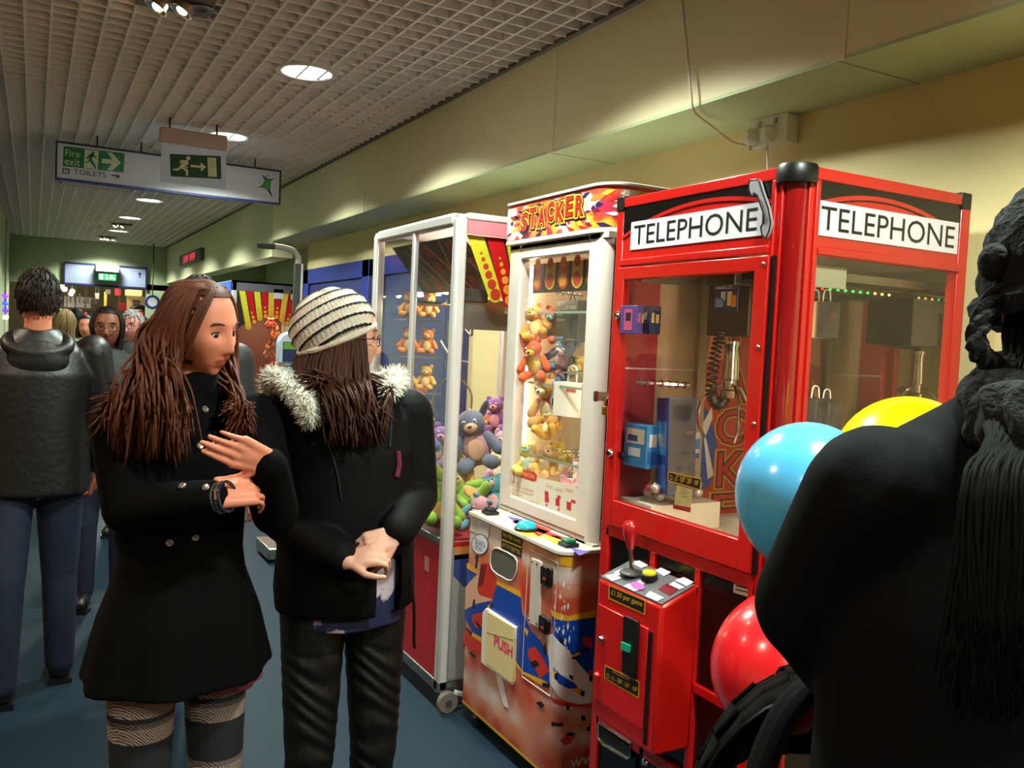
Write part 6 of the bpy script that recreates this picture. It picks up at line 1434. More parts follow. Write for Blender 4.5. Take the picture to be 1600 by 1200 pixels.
simple('person in a pale coat between the leather jacket and woman in glasses', 134, 511, 9.4, -95, 1.6, mat('coat_pale', '#7d7668', .8), m_jean, h_brown2, m_skin, True, .011, .97, .17, .1)
simple('dark haired person walking away in the crowd before the red lit poster', 121, 497, 11.6, 88, 1.7, mat('coat_dark3', '#121012', .8), m_jean, h_black, m_skin, False, .012, 1.0, .19)
simple('fair haired person in an olive coat beside the head of the man in leather', 101, 505, 8.2, 80, 1.62, mat('coat_olive', '#5a5f48', .8), m_jean, h_blond, m_skin, True, .012, .97, .18, .1)
simple('person in a dark jacket behind the elderly man, under the arched sign', 222, 512, 10.2, 95, 1.66, mat('coat_dark4', '#16161c', .8), m_jean, h_black, m_skin, False, .012, 1.0, .19)
# ================================================================== PLUSH TOYS AND PRIZES
def plush(c, deep=None): return mat('plush_'+c.strip('#'), c, .9, var=.12, scale=60, bump=.3, bscale=300, sheen=.3)
PROTO = {}
def teddy_proto(ears):
    root = thing('plush_toy', 'plush', 'plush toy'); 
    a = plush('#c88a3c'); b = plush('#e8c890')
    MB().ell((0, 0, .10), (.075, .062, .095), None, 16, 12).build('body', a, root, 180); MB().ell((0, .058, .10), (.045, .014, .06), None, 12, 8).build('belly', b, root, 180)
    MB().ell((0, .012, .235), (.075, .068, .068), None, 18, 12).build('head', a, root, 180); MB().ell((0, .072, .222), (.036, .028, .026), None, 12, 8).build('muzzle', b, root, 180); MB().ell((0, .098, .230), (.011, .007, .008), None, 10, 6).build('nose', m_black, root, 180)
    for sx in (-1, 1):
        if ears == 'round': MB().ell((sx*.058, .0, .295), (.026, .013, .026), None, 12, 8).build('ear', a, root, 180)
        else: MB().ell((sx*.075, -.01, .285), (.020, .012, .058), Matrix.Rotation(sx*.6, 3, 'Y'), 12, 8).build('ear', a, root, 180)
        MB().ell((sx*.028, .073, .252), (.010, .006, .012), None, 10, 6).build('eye', m_white, root, 180); MB().ell((sx*.027, .079, .252), (.005, .003, .007), None, 8, 6).build('pupil', m_black, root, 180)
        MB().cap((sx*.07, .01, .155), (sx*.115, .055, .085), .026, .030, 10).build('arm', a, root, 180); MB().cap((sx*.04, .02, .035), (sx*.075, .115, .035), .034, .038, 10).build('leg', a, root, 180)
    return root
for e_ in ('round', 'long'): PROTO[e_] = teddy_proto(e_)
USED = set()
def toy(center, ears, main, second, label, group, s=.8, rz=0, rx=0, ry=0, belly=None, limb=None):
    Mx = Matrix.Translation(center) @ Matrix.Rotation(rz, 4, 'Z') @ Matrix.Rotation(ry, 4, 'Y') @ Matrix.Rotation(rx, 4, 'X') @ Matrix.Scale(s, 4) @ Matrix.Translation((0, 0, -.14))
    a, b = plush(main), plush(second); lm = plush(limb) if limb else a
    rc = dict(body=plush(belly) if belly else a, head=a, ear=lm, arm=lm, leg=lm, muzzle=b, belly=b)
    return dup(PROTO[ears], Mx, label, group, rc)
rt_ = random.Random(12)
FC = math.pi/2+math.pi/4+.5          # turn the protos (facing +y) towards the camera side
WG = 'plush toys in the white claw machine'
wt = [ # px, py, plane y, ears, main, second, scale, rz, rx, ry, label
 (742, 688, 3.62, 'long', '#5f6c88', '#d8a888', 1.15, 2.6, -.1, .25, 'grey blue long eared plush with a big beige muzzle and striped top', '#cf97a4', None),
 (664, 735, 3.50, 'round', '#8cab2e', '#d2a052', 1.0, 2.3, -.5, .3, 'lime green plush with tan front, upper one near the mullion', None, None),
 (688, 790, 3.42, 'round', '#7fa82c', '#c88a4e', .95, 2.9, .4, -.2, 'lime green plush with tan belly lying behind the front post', '#c88a4e', None),
 (772, 782, 3.44, 'round', '#49a6b4', '#e2a9ac', .9, 2.5, .6, .3, 'teal plush with pink face at the near glass', None, None),
 (726, 770, 3.50, 'round', '#8fb83a', '#cf9a52', .8, 3.6, .9, .6, 'small lime plush curled below the long eared one', None, None),
 (748, 800, 3.38, 'round', '#d49aa6', '#e8c3b6', .75, 2.4, -.6, -.4, 'pale pink plush head down on the red floor', None, '#6fa9c4'),
 (724, 738, 3.66, 'round', '#d99a3a', '#e6c07a', .8, 2.1, .2, 0, 'orange tan plush squeezed behind the long eared one', None, None),
 (782, 735, 3.72, 'round', '#d6cf62', '#e9d9c0', .8, 2.5, .3, .2, 'pale yellow plush at the back by the side glass', None, '#c9a4d0'),
 (786, 700, 3.86, 'round', '#c8b4d6', '#efe2e6', .7, 2.3, 0, 0, 'lilac plush on top of the back heap', None, None),
 (657, 690, 3.72, 'long', '#4a4f9c', '#a67aa8', .95, 2.5, .2, .2, 'violet blue long eared plush behind the glass by the mullion', None, None),
 (684, 700, 3.82, 'round', '#7a5aa0', '#c98ab0', .85, 2.6, .1, -.3, 'purple plush with pink face, back of the heap', None, None),
 (650, 640, 4.02, 'round', '#7c3a6a', '#c98a5a', .8, 2.5, 0, 0, 'plum plush high on the far heap', None, '#a85a3c'),
 (700, 742, 3.76, 'round', '#d47a8a', '#e8c0a8', .8, 2.5, .2, 0, 'rose plush half hidden by the post', None, None),
 (775, 650, 4.02, 'round', '#8a5aa8', '#d89aa8', .75, 2.4, 0, .1, 'mauve plush against the back glass, uppermost', None, None),
 (757, 672, 4.06, 'round', '#b8643c', '#e0a878', .7, 2.4, 0, -.2, 'rust plush near the back glass under the mauve one', None, None),
]
for px, py, Y, e_, m1, m2, sc2, rz, rx, ry, lb, bl, lm in wt: toy(ony(px, py, Y), e_, m1, m2, lb, WG, sc2*.78, rz, rx, ry, bl, lm)
for k, z in enumerate((1.08, 1.26, 1.44, 1.62)):
    for q in range(2):
        toy(Vector((1.64+.09*q, 4.08-.03*q, z+.075)), 'round', ('#e08a2c', '#e8b04a', '#d8742c', '#e39a3c')[k], '#f0d8a0', '%s orange plush on the %s corner shelf' % (('left', 'right')[q], ('lowest', 'second', 'third', 'top')[k]), 'small orange plush on the corner shelves', .40, 2.5)
st_ = [
 (838, 508, 3.035, 'round', '#e09a34', '#f0d08a', .78, 2.5, .2, .35, 'orange yellow plush leaning on the top shelf', None, None),
 (862, 508, 3.0, 'round', '#d86448', '#7fb8b0', .70, 2.4, -.2, -.2, 'coral plush with teal muzzle beside the leaning one, top shelf', None, None),
 (836, 562, 3.02, 'round', '#e2622a', '#f2c23a', .82, 2.4, -.3, .1, 'bright orange plush with yellow front on the shelf under the top row', '#d8c65a', None),
 (884, 556, 2.93, 'long', '#707a92', '#c9a6b2', .92, 2.2, -.5, -.5, 'grey blue long eared plush in pink lying on the second shelf', '#c07a90', None),
 (905, 572, 2.84, 'round', '#e8c24a', '#f2e2a0', .42, 2.4, .2, 0, 'small yellow plush by the end of the second shelf', None, None),
 (858, 628, 2.98, 'round', '#dca24c', '#efd9a8', 1.0, 2.2, -.2, .15, 'tan plush with a pale front seated on the third shelf', '#c4544a', None),
 (858, 668, 2.93, 'round', '#e0a83c', '#f0dca0', .72, 2.5, .8, .2, 'golden plush lying along the edge of the third shelf', None, None),
 (828, 722, 3.03, 'round', '#e8cf62', '#9fd0c4', .78, 2.6, .5, .3, 'yellow plush with mint muzzle in the bottom heap', None, None),
 (856, 722, 2.96, 'round', '#e6bf7a', '#f3e3c4', .72, 2.3, .3, -.3, 'cream plush in the middle of the bottom heap', None, None),
 (878, 712, 2.93, 'round', '#ecd45a', '#f4e8b0', .62, 2.5, -.2, .4, 'lemon plush at the back of the bottom heap', None, None),
 (900, 740, 2.82, 'round', '#e0a0b0', '#f2d8d8', .6, 2.4, .4, 0, 'pink plush at the near end of the bottom heap', None, None),
]
for px, py, Yp, e_, m1, m2, sc2, rz, rx, ry, lb, bl, lm in st_: toy(ony(px, py, Yp), e_, m1, m2, lb, 'plush toys in the white prize machine', sc2*.62, rz-.2, rx, ry, bl, lm)
for k in range(12):
    toy(Vector((2.24+.03*(k % 3), 9.55+.05*(k % 2), .98+.105*(k//1) if k < 7 else .90)) + (Vector((0, 0, 0)) if k < 7 else Vector(((k-9)*.12, -.05, 0))), 'round', ('#e8783a', '#f09a5a', '#e2584a', '#f4b878')[k % 4], '#f6dcc0',
        '%s plush %s in the far machine' % (('orange', 'peach', 'coral', 'apricot')[k % 4], 'of the hanging column, row %s from below' % ('one', 'two', 'three', 'four', 'five', 'six', 'seven')[k] if k < 7 else 'on the floor, place %s from the corridor' % ('one', 'two', 'three', 'four', 'five')[k-7]), 'plush toys in the far claw machine', .46, 3.1+.2*(k % 3))
for a in PROTO.values():          # the two patterns themselves join the white machine's heap
    pass
toy_a, toy_b = PROTO['round'], PROTO['long']
for o_, c_, lb in ((toy_a, Vector((1.88, 4.0, .74)), 'honey plush sitting at the back of the white machine heap'), (toy_b, Vector((1.66, 3.98, .74)), 'honey long eared plush at the far back of the white machine heap')):
    o_.matrix_basis = Matrix.Translation(c_) @ Matrix.Rotation(2.6, 4, 'Z') @ Matrix.Scale(.7, 4); tag(o_, lb, 'plush toy', WG)

# ---- boxed prizes
def carton(name, label, c, d, m, R=None, group=None, cat='box'):
    t = thing(name, label, cat, tuple(c), group=group); MB().box(c, d, R).build('carton', m, t, bevel=.0015); return t
def facepoly(t, c, d, R, face, quads):
    """printed patches on a box face: face 'x-' or 'y-'; quads of (u0, v0, u1, v1, colour) in 0..1"""
    c = Vector(c)
    for u0, v0, u1, v1, col in quads:
        P_ = []
        for u, v in ((u0, v0), (u1, v0), (u1, v1), (u0, v1)):
            l = Vector((-d[0]/2-.0008, d[1]/2-u*d[1], -d[2]/2+v*d[2])) if face == 'x-' else Vector((-d[0]/2+u*d[0], -d[1]/2-.0008, -d[2]/2+v*d[2]))
            P_.append(c+(R @ l if R is not None else l))
        MB().poly(P_).build('printed_patch', flat(col), t, 0, fix=False)
def facetext(t, c, d, R, face, s, u0, v0, w_, h_, col):
    c = Vector(c)
    def pl_(u, v):
        l = Vector((-d[0]/2-.0014, d[1]/2-u*d[1], -d[2]/2+v*d[2])) if face == 'x-' else Vector((-d[0]/2+u*d[0], -d[1]/2-.0014, -d[2]/2+v*d[2]))
        return c+(R @ l if R is not None else l)
    text(s, pl_, u0, v0, w_, h_, flat(col), t)
Rz = lambda a: Matrix.Rotation(a, 3, 'Z')
# tablet box hanging in the stacker machine
c = onx(893, 502, 1.80); d = (.045, .19, .155); R = Rz(-.12)
t = carton('tablet_box', 'dark boxed tablet prize hanging behind the glass of the white machine', c, d, mat('box_dark', '#2a2826', .35), R, None)
facepoly(t, c, d, R, 'x-', [(.58, .12, .92, .72, '#4c4a48'), (.63, .18, .87, .66, '#2f3a44'), (.04, .05, .40, .12, '#5a86b0')])
facetext(t, c, d, R, 'x-', 'GOCLEVER TAB R76', .24, .78, .7, .09, '#d8d4cc'); facetext(t, c, d, R, 'x-', 'OO', .05, .76, .15, .14, '#e8e4dc')
facetext(t, c, d, R, 'x-', 'Slim Style', .06, .62, .28, .07, '#c0bcb4'); facetext(t, c, d, R, 'x-', 'Wide Screen', .06, .50, .38, .07, '#c0bcb4'); facetext(t, c, d, R, 'x-', 'www.goclever.com', .55, .03, .4, .05, '#d0ccc4')
MB().tube([c+Vector((0, .02, .078)), c+Vector((0, .0, .115)), c+Vector((0, -.02, .078))], .002, 6).build('hanging_wire', m_black, t)
c = onx(873, 618, 1.82); d = (.05, .05, .13); t = carton('phone_box', 'slim white and grey boxed prize hung on the second rail', c, d, mat('box_pale', '#d9dade', .4), Rz(.2)); facepoly(t, c, d, Rz(.2), 'x-', [(.3, .2, .8, .42, '#2c2c30'), (.2, .5, .7, .9, '#b8c4cc')])
c = onx(893, 624, 1.80); d = (.07, .12, .13); t = carton('gift_box', 'white and tan gift box with a pink ribbon handle on the second rail', c, d, mat('box_cream', '#efe8dc', .4), Rz(.5))
facepoly(t, c, d, Rz(.5), 'y-', [(0, 0, 1, 1, '#d8a858')]); facepoly(t, c, d, Rz(.5), 'x-', [(.45, .72, .8, .84, '#c8584a')])
MB().tube(spline([c+Vector((0, .03, .066)), c+Vector((0, .025, .12)), c+Vector((0, -.025, .12)), c+Vector((0, -.03, .066))], 4), .004, 6).build('handle', m_white, t)
for k, (px0, py0, px1, py1, lb) in enumerate(((868, 456, 912, 462, 'chrome prize rail with hooks above the tablet box'), (866, 583, 916, 580, 'chrome prize rail with hooks above the gift boxes'), (880, 706, 916, 706, 'lowest chrome prize rail with key rings'))):
    a, b = onx(px0, py0, 1.80), onx(px1, py1, 1.80); t = thing('prize_rail', lb, 'rail', tuple(a), group=None)
    MB().cyl(a, b, .004, n=10).build('bar', m_chrome, t)
    for q in range(5):
        p = a.lerp(b, (q+.5)/5); MB().tube([p+Vector((-.006, .008*math.cos(w_), .008*math.sin(w_)-.004)) for w_ in [k_*.6 for k_ in range(10)]], .002, 6).build('hook_ring', m_chrome, t)
for k in range(6):
    p = onx(876+8*k, 728+(k % 3)*7, 1.79); t = thing('key_ring', 'small %s key ring tag %s on the lowest rail' % (('white', 'pink', 'silver')[k % 3], ('nearest the corner shelf', 'second along', 'third along', 'fourth along', 'fifth along', 'at the near end')[k]), 'key ring', tuple(p), group='key rings on the lowest rail')
    MB().box(p, (.006, .022, .03), Rz(.3*k)).build('tag', (m_white, mat('pink_tag', '#d07a8a', .4), m_chrome)[k % 3], t, bevel=.002); MB().tube([p+Vector((0, .007*math.cos(a), .022+.007*math.sin(a))) for a in [q*.7 for q in range(10)]], .0014, 5).build('ring', m_chrome, t)
# prizes in the red machine
c = Vector((1.70, 2.06, 1.255)); d = (.09, .085, .285); R = Rz(-.25) @ Matrix.Rotation(-.08, 3, 'X')
t = carton('toy_gun_box', 'tall dark blue boxed toy set standing in the red machine', c, d, mat('box_blue', '#2a4a90', .35), R)
facepoly(t, c, d, R, 'y-', [(.02, .01, .98, .99, '#16161c'), (.1, .62, .9, .66, '#8a7a5a'), (.15, .76, .85, .93, '#31323a')]+[(.2, .12+.15*k, .85, .145+.15*k, '#4c4c52') for k in range(3)]+[(.3, .09+.15*k, .45, .14+.15*k, '#4c4c52') for k in range(3)])
facepoly(t, c, d, R, 'x-', [(.1, .05, .9, .30, '#3a66b8'), (.1, .4, .9, .75, '#4a88c8'), (.2, .5, .7, .62, '#c8c8d0')])
c = Vector((1.64, 2.15, 1.245)); d = (.05, .10, .13); t = carton('toy_car_box', 'light blue boxed toy leaning by the door of the red machine', c, d, mat('box_sky', '#3f86c4', .3), Rz(.1)); facepoly(t, c, d, Rz(.1), 'x-', [(.1, .55, .9, .9, '#d8c8b0'), (.2, .25, .75, .45, '#d8d8dc'), (.15, .6, .6, .75, '#2a5a9a')]); facepoly(t, c, d, Rz(.1), 'y-', [(.1, .1, .9, .4, '#2a5ea6'), (.2, .5, .8, .8, '#d4d0cc')])
for k, (px, py, Y, w_, h_, lb, ca, cb_) in enumerate(((990, 500, 2.16, .07, .085, 'small boxed pink phone hanging inside the red machine door', '#54407a', '#b8486c'), (1013, 500, 2.13, .06, .085, 'small navy boxed prize beside the pink phone box', '#2a3050', '#c0a870'))):
    c = ony(px, py, Y); d = (.045, w_, h_); t = carton('phone_box', lb, c, d, mat('box_'+ca.strip('#'), ca, .35), Rz(.15)); facepoly(t, c, d, Rz(.15), 'x-', [(.25, .12, .75, .88, cb_), (.34, .45, .66, .75, '#2c2436')] if k == 0 else [(.15, .55, .4, .8, cb_), (.55, .5, .75, .75, cb_)])
    facepoly(t, c, d, Rz(.15), 'y-', [(.1, .4, .35, .75, '#c0a870' if k else '#b8486c'), (.5, .4, .8, .7, '#c0a870')])
t = carton('picture_card', 'blue picture card fixed to the black carriage in the red machine', Vector((1.77, 1.955, 1.70)), (.006, .10, .075), mat('card_navy', '#15234a', .35), None, None, 'card'); facepoly(t, Vector((1.77, 1.955, 1.70)), (.006, .10, .075), None, 'x-', [(.08, .15, .42, .5, '#6fa0d8'), (.3, .4, .5, .75, '#b8d0ec'), (.58, .2, .78, .75, '#e0c890'), (.74, .15, .95, .6, '#d8862c'), (.05, .85, .95, .95, '#8fb0dc')])
c = Vector((1.83, 2.205, 1.235)); d = (.16, .02, .085); t = carton('prize_banner', 'blue and white strip banner with orange PRIZES lettering at the back', c, d, mat('banner_white', '#c8ccd0', .4), None, None, 'banner'); facepoly(t, c, d, None, 'y-', [(0, .35, 1, .75, '#4a78b8'), (0, .0, 1, .2, '#2a4f8c')]); facetext(t, c, d, None, 'y-', 'PRIZES!', .02, .30, .6, .34, '#e8742a')
r3 = random.Random(8)
for k in range(14):
    p = Vector((1.64+.02*r3.random()+(k % 7)*.032, 2.17-.10*r3.random(), 1.115+r3.uniform(-.015, .03))); p.z = 1.09+.05*r3.random()
    cl = ('#c8beb0', '#9a928a', '#b8546a', '#d8d0c4', '#a87a50')[k % 5]
    t = thing('charm', '%s trinket ball, %s in the loose row of small prizes in the red machine' % (('ivory', 'grey', 'rose', 'white', 'copper')[k % 5], ('first', 'second', 'third')[k//5]), 'trinket', tuple(p), group='loose trinkets in the red machine')
    MB().ell(p, (.017, .017, .015), None, 10, 7).build('ball', mat('charm_'+cl.strip('#'), cl, .3, .3), t); MB().tube([p+Vector((0, .005*math.cos(a), .019+.005*math.sin(a))) for a in [q*.8 for q in range(9)]], .0012, 5).build('ring', m_chrome, t)
MB().boxb(1.62, 1.89, 2.06, 2.22, .995, 1.075).build('white_riser', mat('riser_white', '#e2dcc8', .5), tel)
for k, (px, py, Y, d, col, lb) in enumerate(((1272, 500, 1.75, (.07, .05, .10), '#9a8a70', 'tan boxed prize hanging behind the side window'), (1290, 500, 1.72, (.06, .05, .10), '#1c1a1e', 'black boxed prize with a red letter behind the side window'), (1272, 650, 1.72, (.08, .06, .10), '#1e1d20', 'black boxed prize low behind the side window'), (1290, 652, 1.72, (.06, .06, .09), '#2a2829', 'dark grey boxed prize beside the low black one'))):
    c = ony(px, py, Y); t = carton('prize_box', lb, c, d, mat('pb_'+col.strip('#'), col, .4), Rz(.2))
    if k == 1: facetext(t, c, d, Rz(.2), 'y-', 'A', .2, .5, .4, .3, '#c02a3a')
    if k > 1: facepoly(t, c, d, Rz(.2), 'y-', [(.15, .25, .8, .75, '#4a4848'), (.3, .35, .6, .65, '#6a6462')])
    MB().tube(spline([c+Vector((-.015, 0, d[2]/2)), c+Vector((-.01, 0, d[2]/2+.03)), c+Vector((.01, 0, d[2]/2+.03)), c+Vector((.015, 0, d[2]/2))], 3), .002, 5).build('string', m_white, t)
# rail hung inside the red machine, front
t = thing('prize_rail', 'chrome prize rail with rings across the front of the red machine', 'rail', (1.72, 2.1, 1.43)); a, b = ony(995, 597, 2.12), ony(1078, 602, 2.06); MB().cyl(a, b, .006, n=10).build('bar', m_chrome, t)
for q in range(7):
    p = a.lerp(b, (q+.5)/7); MB().tube([p+Vector((-.007, .010*math.cos(w_), .010*math.sin(w_))) for w_ in [k_*.6 for k_ in range(11)]], .002, 6).build('hook_ring', m_chrome, t)

# ================================================================== PERSON IN THE FOREGROUND, PUSHCHAIR, BALLOONS
D = .92
hc = atd(1700, 480, D); base = Vector((hc.x+.02, hc.y-.03, 0)); J, W = joints(base, 48, hc.z+.118, half=.20)
hR = face_dir(50, -6); s = 1.04
J['neck'] = hc+Vector((-.0, -.0, -.165)); J['shL'] = atd(1372, 776, .93); J['shR'] = J['neck']+(J['neck']-J['shL'])*.95; J['shR'].z = J['shL'].z
J['elL'] = atd(1276, 945, 1.02); J['wrL'] = atd(1345, 1085, 1.14); J['chest'] = (J['shL']+J['shR'])/2+Vector((0, 0, -.13))
fwd = face_dir(48) @ Vector((0, 1, 0))
J['elR'] = J['shR']+Vector((.06, -.04, -.26)); J['wrR'] = J['elR']+fwd*.2+Vector((-.05, 0, -.04))
p6 = person('person seen from behind in a black coat and knit hat, at the pushchair', None, base, 48, hc, hR, s, J, m_skin, lipm, .008, [((J['wrL'], fwd+Vector((0, 0, -.2)), (0, 0, -1)), dict(s=1, side=-1, curl=.7)), ((J['wrR'], fwd, (0, 0, -1)), dict(s=1, side=1, curl=.7))], False)
m_coat = mat('navy_black_coat', '#06070b', .8, var=.25, scale=50, bump=.08, bscale=260, spec=.1)
Rb = face_dir(48)
mb = MB(); ch0 = J['chest']
def ring2(z, a, b, dx=0, dy=0, n=32): return [Vector((ch0.x, ch0.y, 0))+Rb @ Vector((dx+a*math.cos(t), dy+b*math.sin(t), 0))+Vector((0, 0, z)) for t in [2*math.pi*i/n for i in range(n)]]
zs = J['shL'].z
mb.loft([ring2(.72, .25, .20), ring2(.85, .255, .20), ring2(1.0, .245, .19), ring2(1.12, .24, .185), ring2(zs-.12, .245, .165, 0, -.01), ring2(zs-.02, .235, .13, 0, -.01), ring2(zs+.06, .19, .10), ring2(zs+.105, .12, .085), ring2(zs+.13, .09, .075)])
for q in 'LR': mb.cap(J['sh'+q], J['el'+q], .078, .072, 18); mb.cap(J['el'+q], Vector(J['el'+q]).lerp(J['wr'+q], .93), .070, .052, 16)
cp = garment(mb, 'coat', m_coat, p6, .009, 7)
mb = MB()
for q in 'LR': mb.cap(J['hp'+q], J['kn'+q], .10, .075, 16); mb.cap(J['kn'+q], J['an'+q], .072, .06, 16)
garment(mb, 'trousers', mat('dark_trousers', '#101116', .7), p6, .010, 3); boots(p6, J, 48, m_black, .05, 'shoe')
m_yarn = mat('black_yarn', '#040405', .95, var=.4, scale=40, bump=.6, bscale=120)
mb = MB(); NU, NV = 64, 26; vs = []; fs = []
hcen = hc+hR @ Vector((0, -.008, .02))*s
for i in range(NV+1):
    t = math.pi*.60*i/NV
    for j in range(NU):
        a = 2*math.pi*j/NU; d = Vector((math.sin(t)*math.sin(a), math.sin(t)*math.cos(a), math.cos(t))); k = 1+.035*math.sin(i*2.1)*math.sin(j*1.57+i)
        vs.append(hcen+hR @ Vector((.104*d.x*k, .122*d.y*k, .118*d.z*k+.012)))
for i in range(NV):
    for j in range(NU): k = (j+1) % NU; fs.append((i*NU+j, (i+1)*NU+j, (i+1)*NU+k, i*NU+k))
mb.add(vs, fs); hat6 = mb.build('knit_hat', m_yarn, p6, 180, fix=False)
rim = [vs[NV*NU+j] for j in range(0, NU, 2)]; MB().tube(rim+[rim[0]], .014, 8, cap=False).build('hat_rim', m_yarn, hat6)
def braid(path, r, par, name='braid'):
    pts = spline(path, 8)
    for k in range(3):
        out = []
        for i, p in enumerate(pts):
            d = (pts[min(i+1, len(pts)-1)]-pts[max(i-1, 0)]).normalized(); x, y = frame_of(d); a = i*.55+k*2*math.pi/3; out.append(p+(x*math.cos(a)+y*math.sin(a))*r*.7)
        MB().tube(out, r*.62, 7).build(name, m_yarn, par)
braid([atd(1582, 440, .90), atd(1544, 480, .89), atd(1526, 528, .88), atd(1534, 556, .88), atd(1560, 572, .90), atd(1600, 590, .92)], .009, hat6)
MB().ell(atd(1553, 410, .90), (.014, .016, .02), None, 12, 8).build('hat_bobble', m_yarn, hat6)
nk = J['neck']; ring = [atd(1730, 690, .86), atd(1640, 672, .80), atd(1580, 648, .86), atd(1578, 615, .93), atd(1630, 605, 1.02), atd(1700, 600, 1.04)]
sc6 = MB().tube(spline(ring, 6), .042, 14); me = remeshed(sc6, .008, 2); me.materials.append(m_yarn)
A = coords(me).copy(); A += .005*np.stack([np.sin(A[:, 1]*170), np.sin(A[:, 2]*150), np.sin(A[:, 0]*160)], -1); setco(me, A); link('knit_scarf', me, p6)
rh = random.Random(3); paths = []
for i in range(420):
    px = rh.uniform(1500, 1660); az6 = rh.uniform(95, 265); P = [scalp(hc, hR, s, az6, 15, 1.0), scalp(hc, hR, s, az6, -25, 1.15), atd(1630+rh.gauss(0, 30), 640, .83), atd(px*.8+335, 705, .775), atd(px, rh.uniform(780, 900), .735), atd(px-10+rh.gauss(0, 14), rh.uniform(980, 1130), .725)]
    paths.append(P)
locks(paths, .0034, None, 5).build('hair', mat('hair_very_dark', '#040303', .7, var=.5, spec=.06), p6, 180, fix=False)

# pushchair
m_push = mat('pushchair_fabric', '#050507', .85, var=.3, spec=.1); m_pframe = mat('pushchair_frame', '#17171a', .35, .4)
pc0 = Vector((1.19, .98, 0)); pd_ = Vector((.62, .785, 0)).normalized(); ps_ = Vector((.785, -.62, 0))
pch = thing('pushchair', 'black pushchair with a rounded hood in front of the person in the black coat', 'pushchair', tuple(pc0))
PW = lambda f, l, z: pc0+pd_*f+ps_*l+Vector((0, 0, z))
for l in (-.22, .22):
    MB().tube(spline([PW(-.22, l, .98 if l > 0 else .88), PW(-.12, l, .84), PW(.05, l, .62), PW(.28, l, .16)], 6), .013, 8).build('frame_tube', m_pframe, pch); MB().tube([PW(-.02, l, .70), PW(-.2, l, .12)], .012, 8).build('frame_tube', m_pframe, pch)
    for f in (-.2, .28):
        wh = MB().lathe([(.02, -.012), (.075, -.018), (.085, -.01), (.085, .01), (.075, .018), (.02, .012)], PW(f, l, .085), 24, Matrix((pd_, Vector((0, 0, 1)), ps_)).transposed()).build('wheel', m_black, pch)
MB().tube(spline([PW(-.22, .22, .98), atd(1420, 1085, 1.24), atd(1310, 1068, 1.2), atd(1243, 1095, 1.17), atd(1196, 1180, 1.15), atd(1165, 1290, 1.13), PW(-.20, -.22, .90), PW(-.14, -.22, .8)], 6), .019, 10).build('handle_bar', m_push, pch)
mb = MB(); mb.loft([[PW(f+a*math.cos(t), b*math.sin(t), z) for t in [2*math.pi*k/20 for k in range(20)]] for z, f, a, b in ((.30, .10, .16, .15), (.36, .08, .2, .19), (.55, .02, .16, .2), (.75, -.04, .13, .2), (.82, -.06, .10, .18))]); mb.build('seat', m_push, pch)
hm_ = MB(); rings = []
for i in range(9):
    an = math.pi*(.04+.52*i/8); r = .30
    rings.append([PW(-.06+r*math.cos(an)*math.sin(t)*.95, -.24*math.cos(t), .745+r*math.sin(an)*math.sin(t)*1.0) for t in [math.pi*k/16 for k in range(17)]])
for i in range(8):
    for k in range(16): hm_.add([rings[i][k], rings[i][k+1], rings[i+1][k+1], rings[i+1][k]], [(0, 1, 2, 3)])
hood = hm_.build('hood', m_push, pch, 60); so = hood.modifiers.new('s', 'SOLIDIFY'); so.thickness = .008
for i in (0, 4, 8): MB().tube(rings[i], .0035, 6).build('hood_rib', m_pframe, hood)
# balloons on strings
def balloon(c, rx, rz, col, label, tie, tilt):
    t = thing('balloon', label, 'balloon', tuple(c), group='balloons on the pushchair'); R = Matrix.Rotation(tilt, 3, Vector(CF))
    prof = [(.0008, 1.0)]+[(math.sin(math.pi*k/22)*(1 if k < 11 else 1-.10*((k-11)/11)**1.5), math.cos(math.pi*k/22)*(1 if k < 11 else 1.12)) for k in range(1, 21)]+[(.09, -1.14), (.05, -1.17), (.0008, -1.18)]
    MB().lathe([(r*rx, z*rz) for r, z in prof], c, 40, R).build('skin', mat('latex_'+col.strip('#'), col, .22, var=.02, spec=.5, coat=.4), t, 180)
    k0 = Vector(c)+R @ Vector((0, 0, -1.18*rz)); MB().lathe([(.0005, .012), (.006, .006), (.008, -.002), (.014, -.012), (.0005, -.010)], k0, 12, R).build('knot', mat('latex_'+col.strip('#'), col), t)
    MB().tube(spline([k0, k0.lerp(tie, .5)+Vector((.02, 0, -.01)), tie], 6), .0012, 5).build('string', m_white, t)
tie = PW(-.22, .22, .98)
balloon(atd(1260, 771, 1.42), .113, .116, '#55b4e8', 'sky blue balloon, between the yellow and the red one', tie, .1)
balloon(atd(1226, 1036, 1.80), .159, .140, '#d81c24', 'red balloon, lowest of three', PW(-.22, .2, .97), -.9)
balloon(atd(1418, 732, 1.78), .147, .147, '#dfe000', 'yellow balloon showing above the black coat', tie, .2)

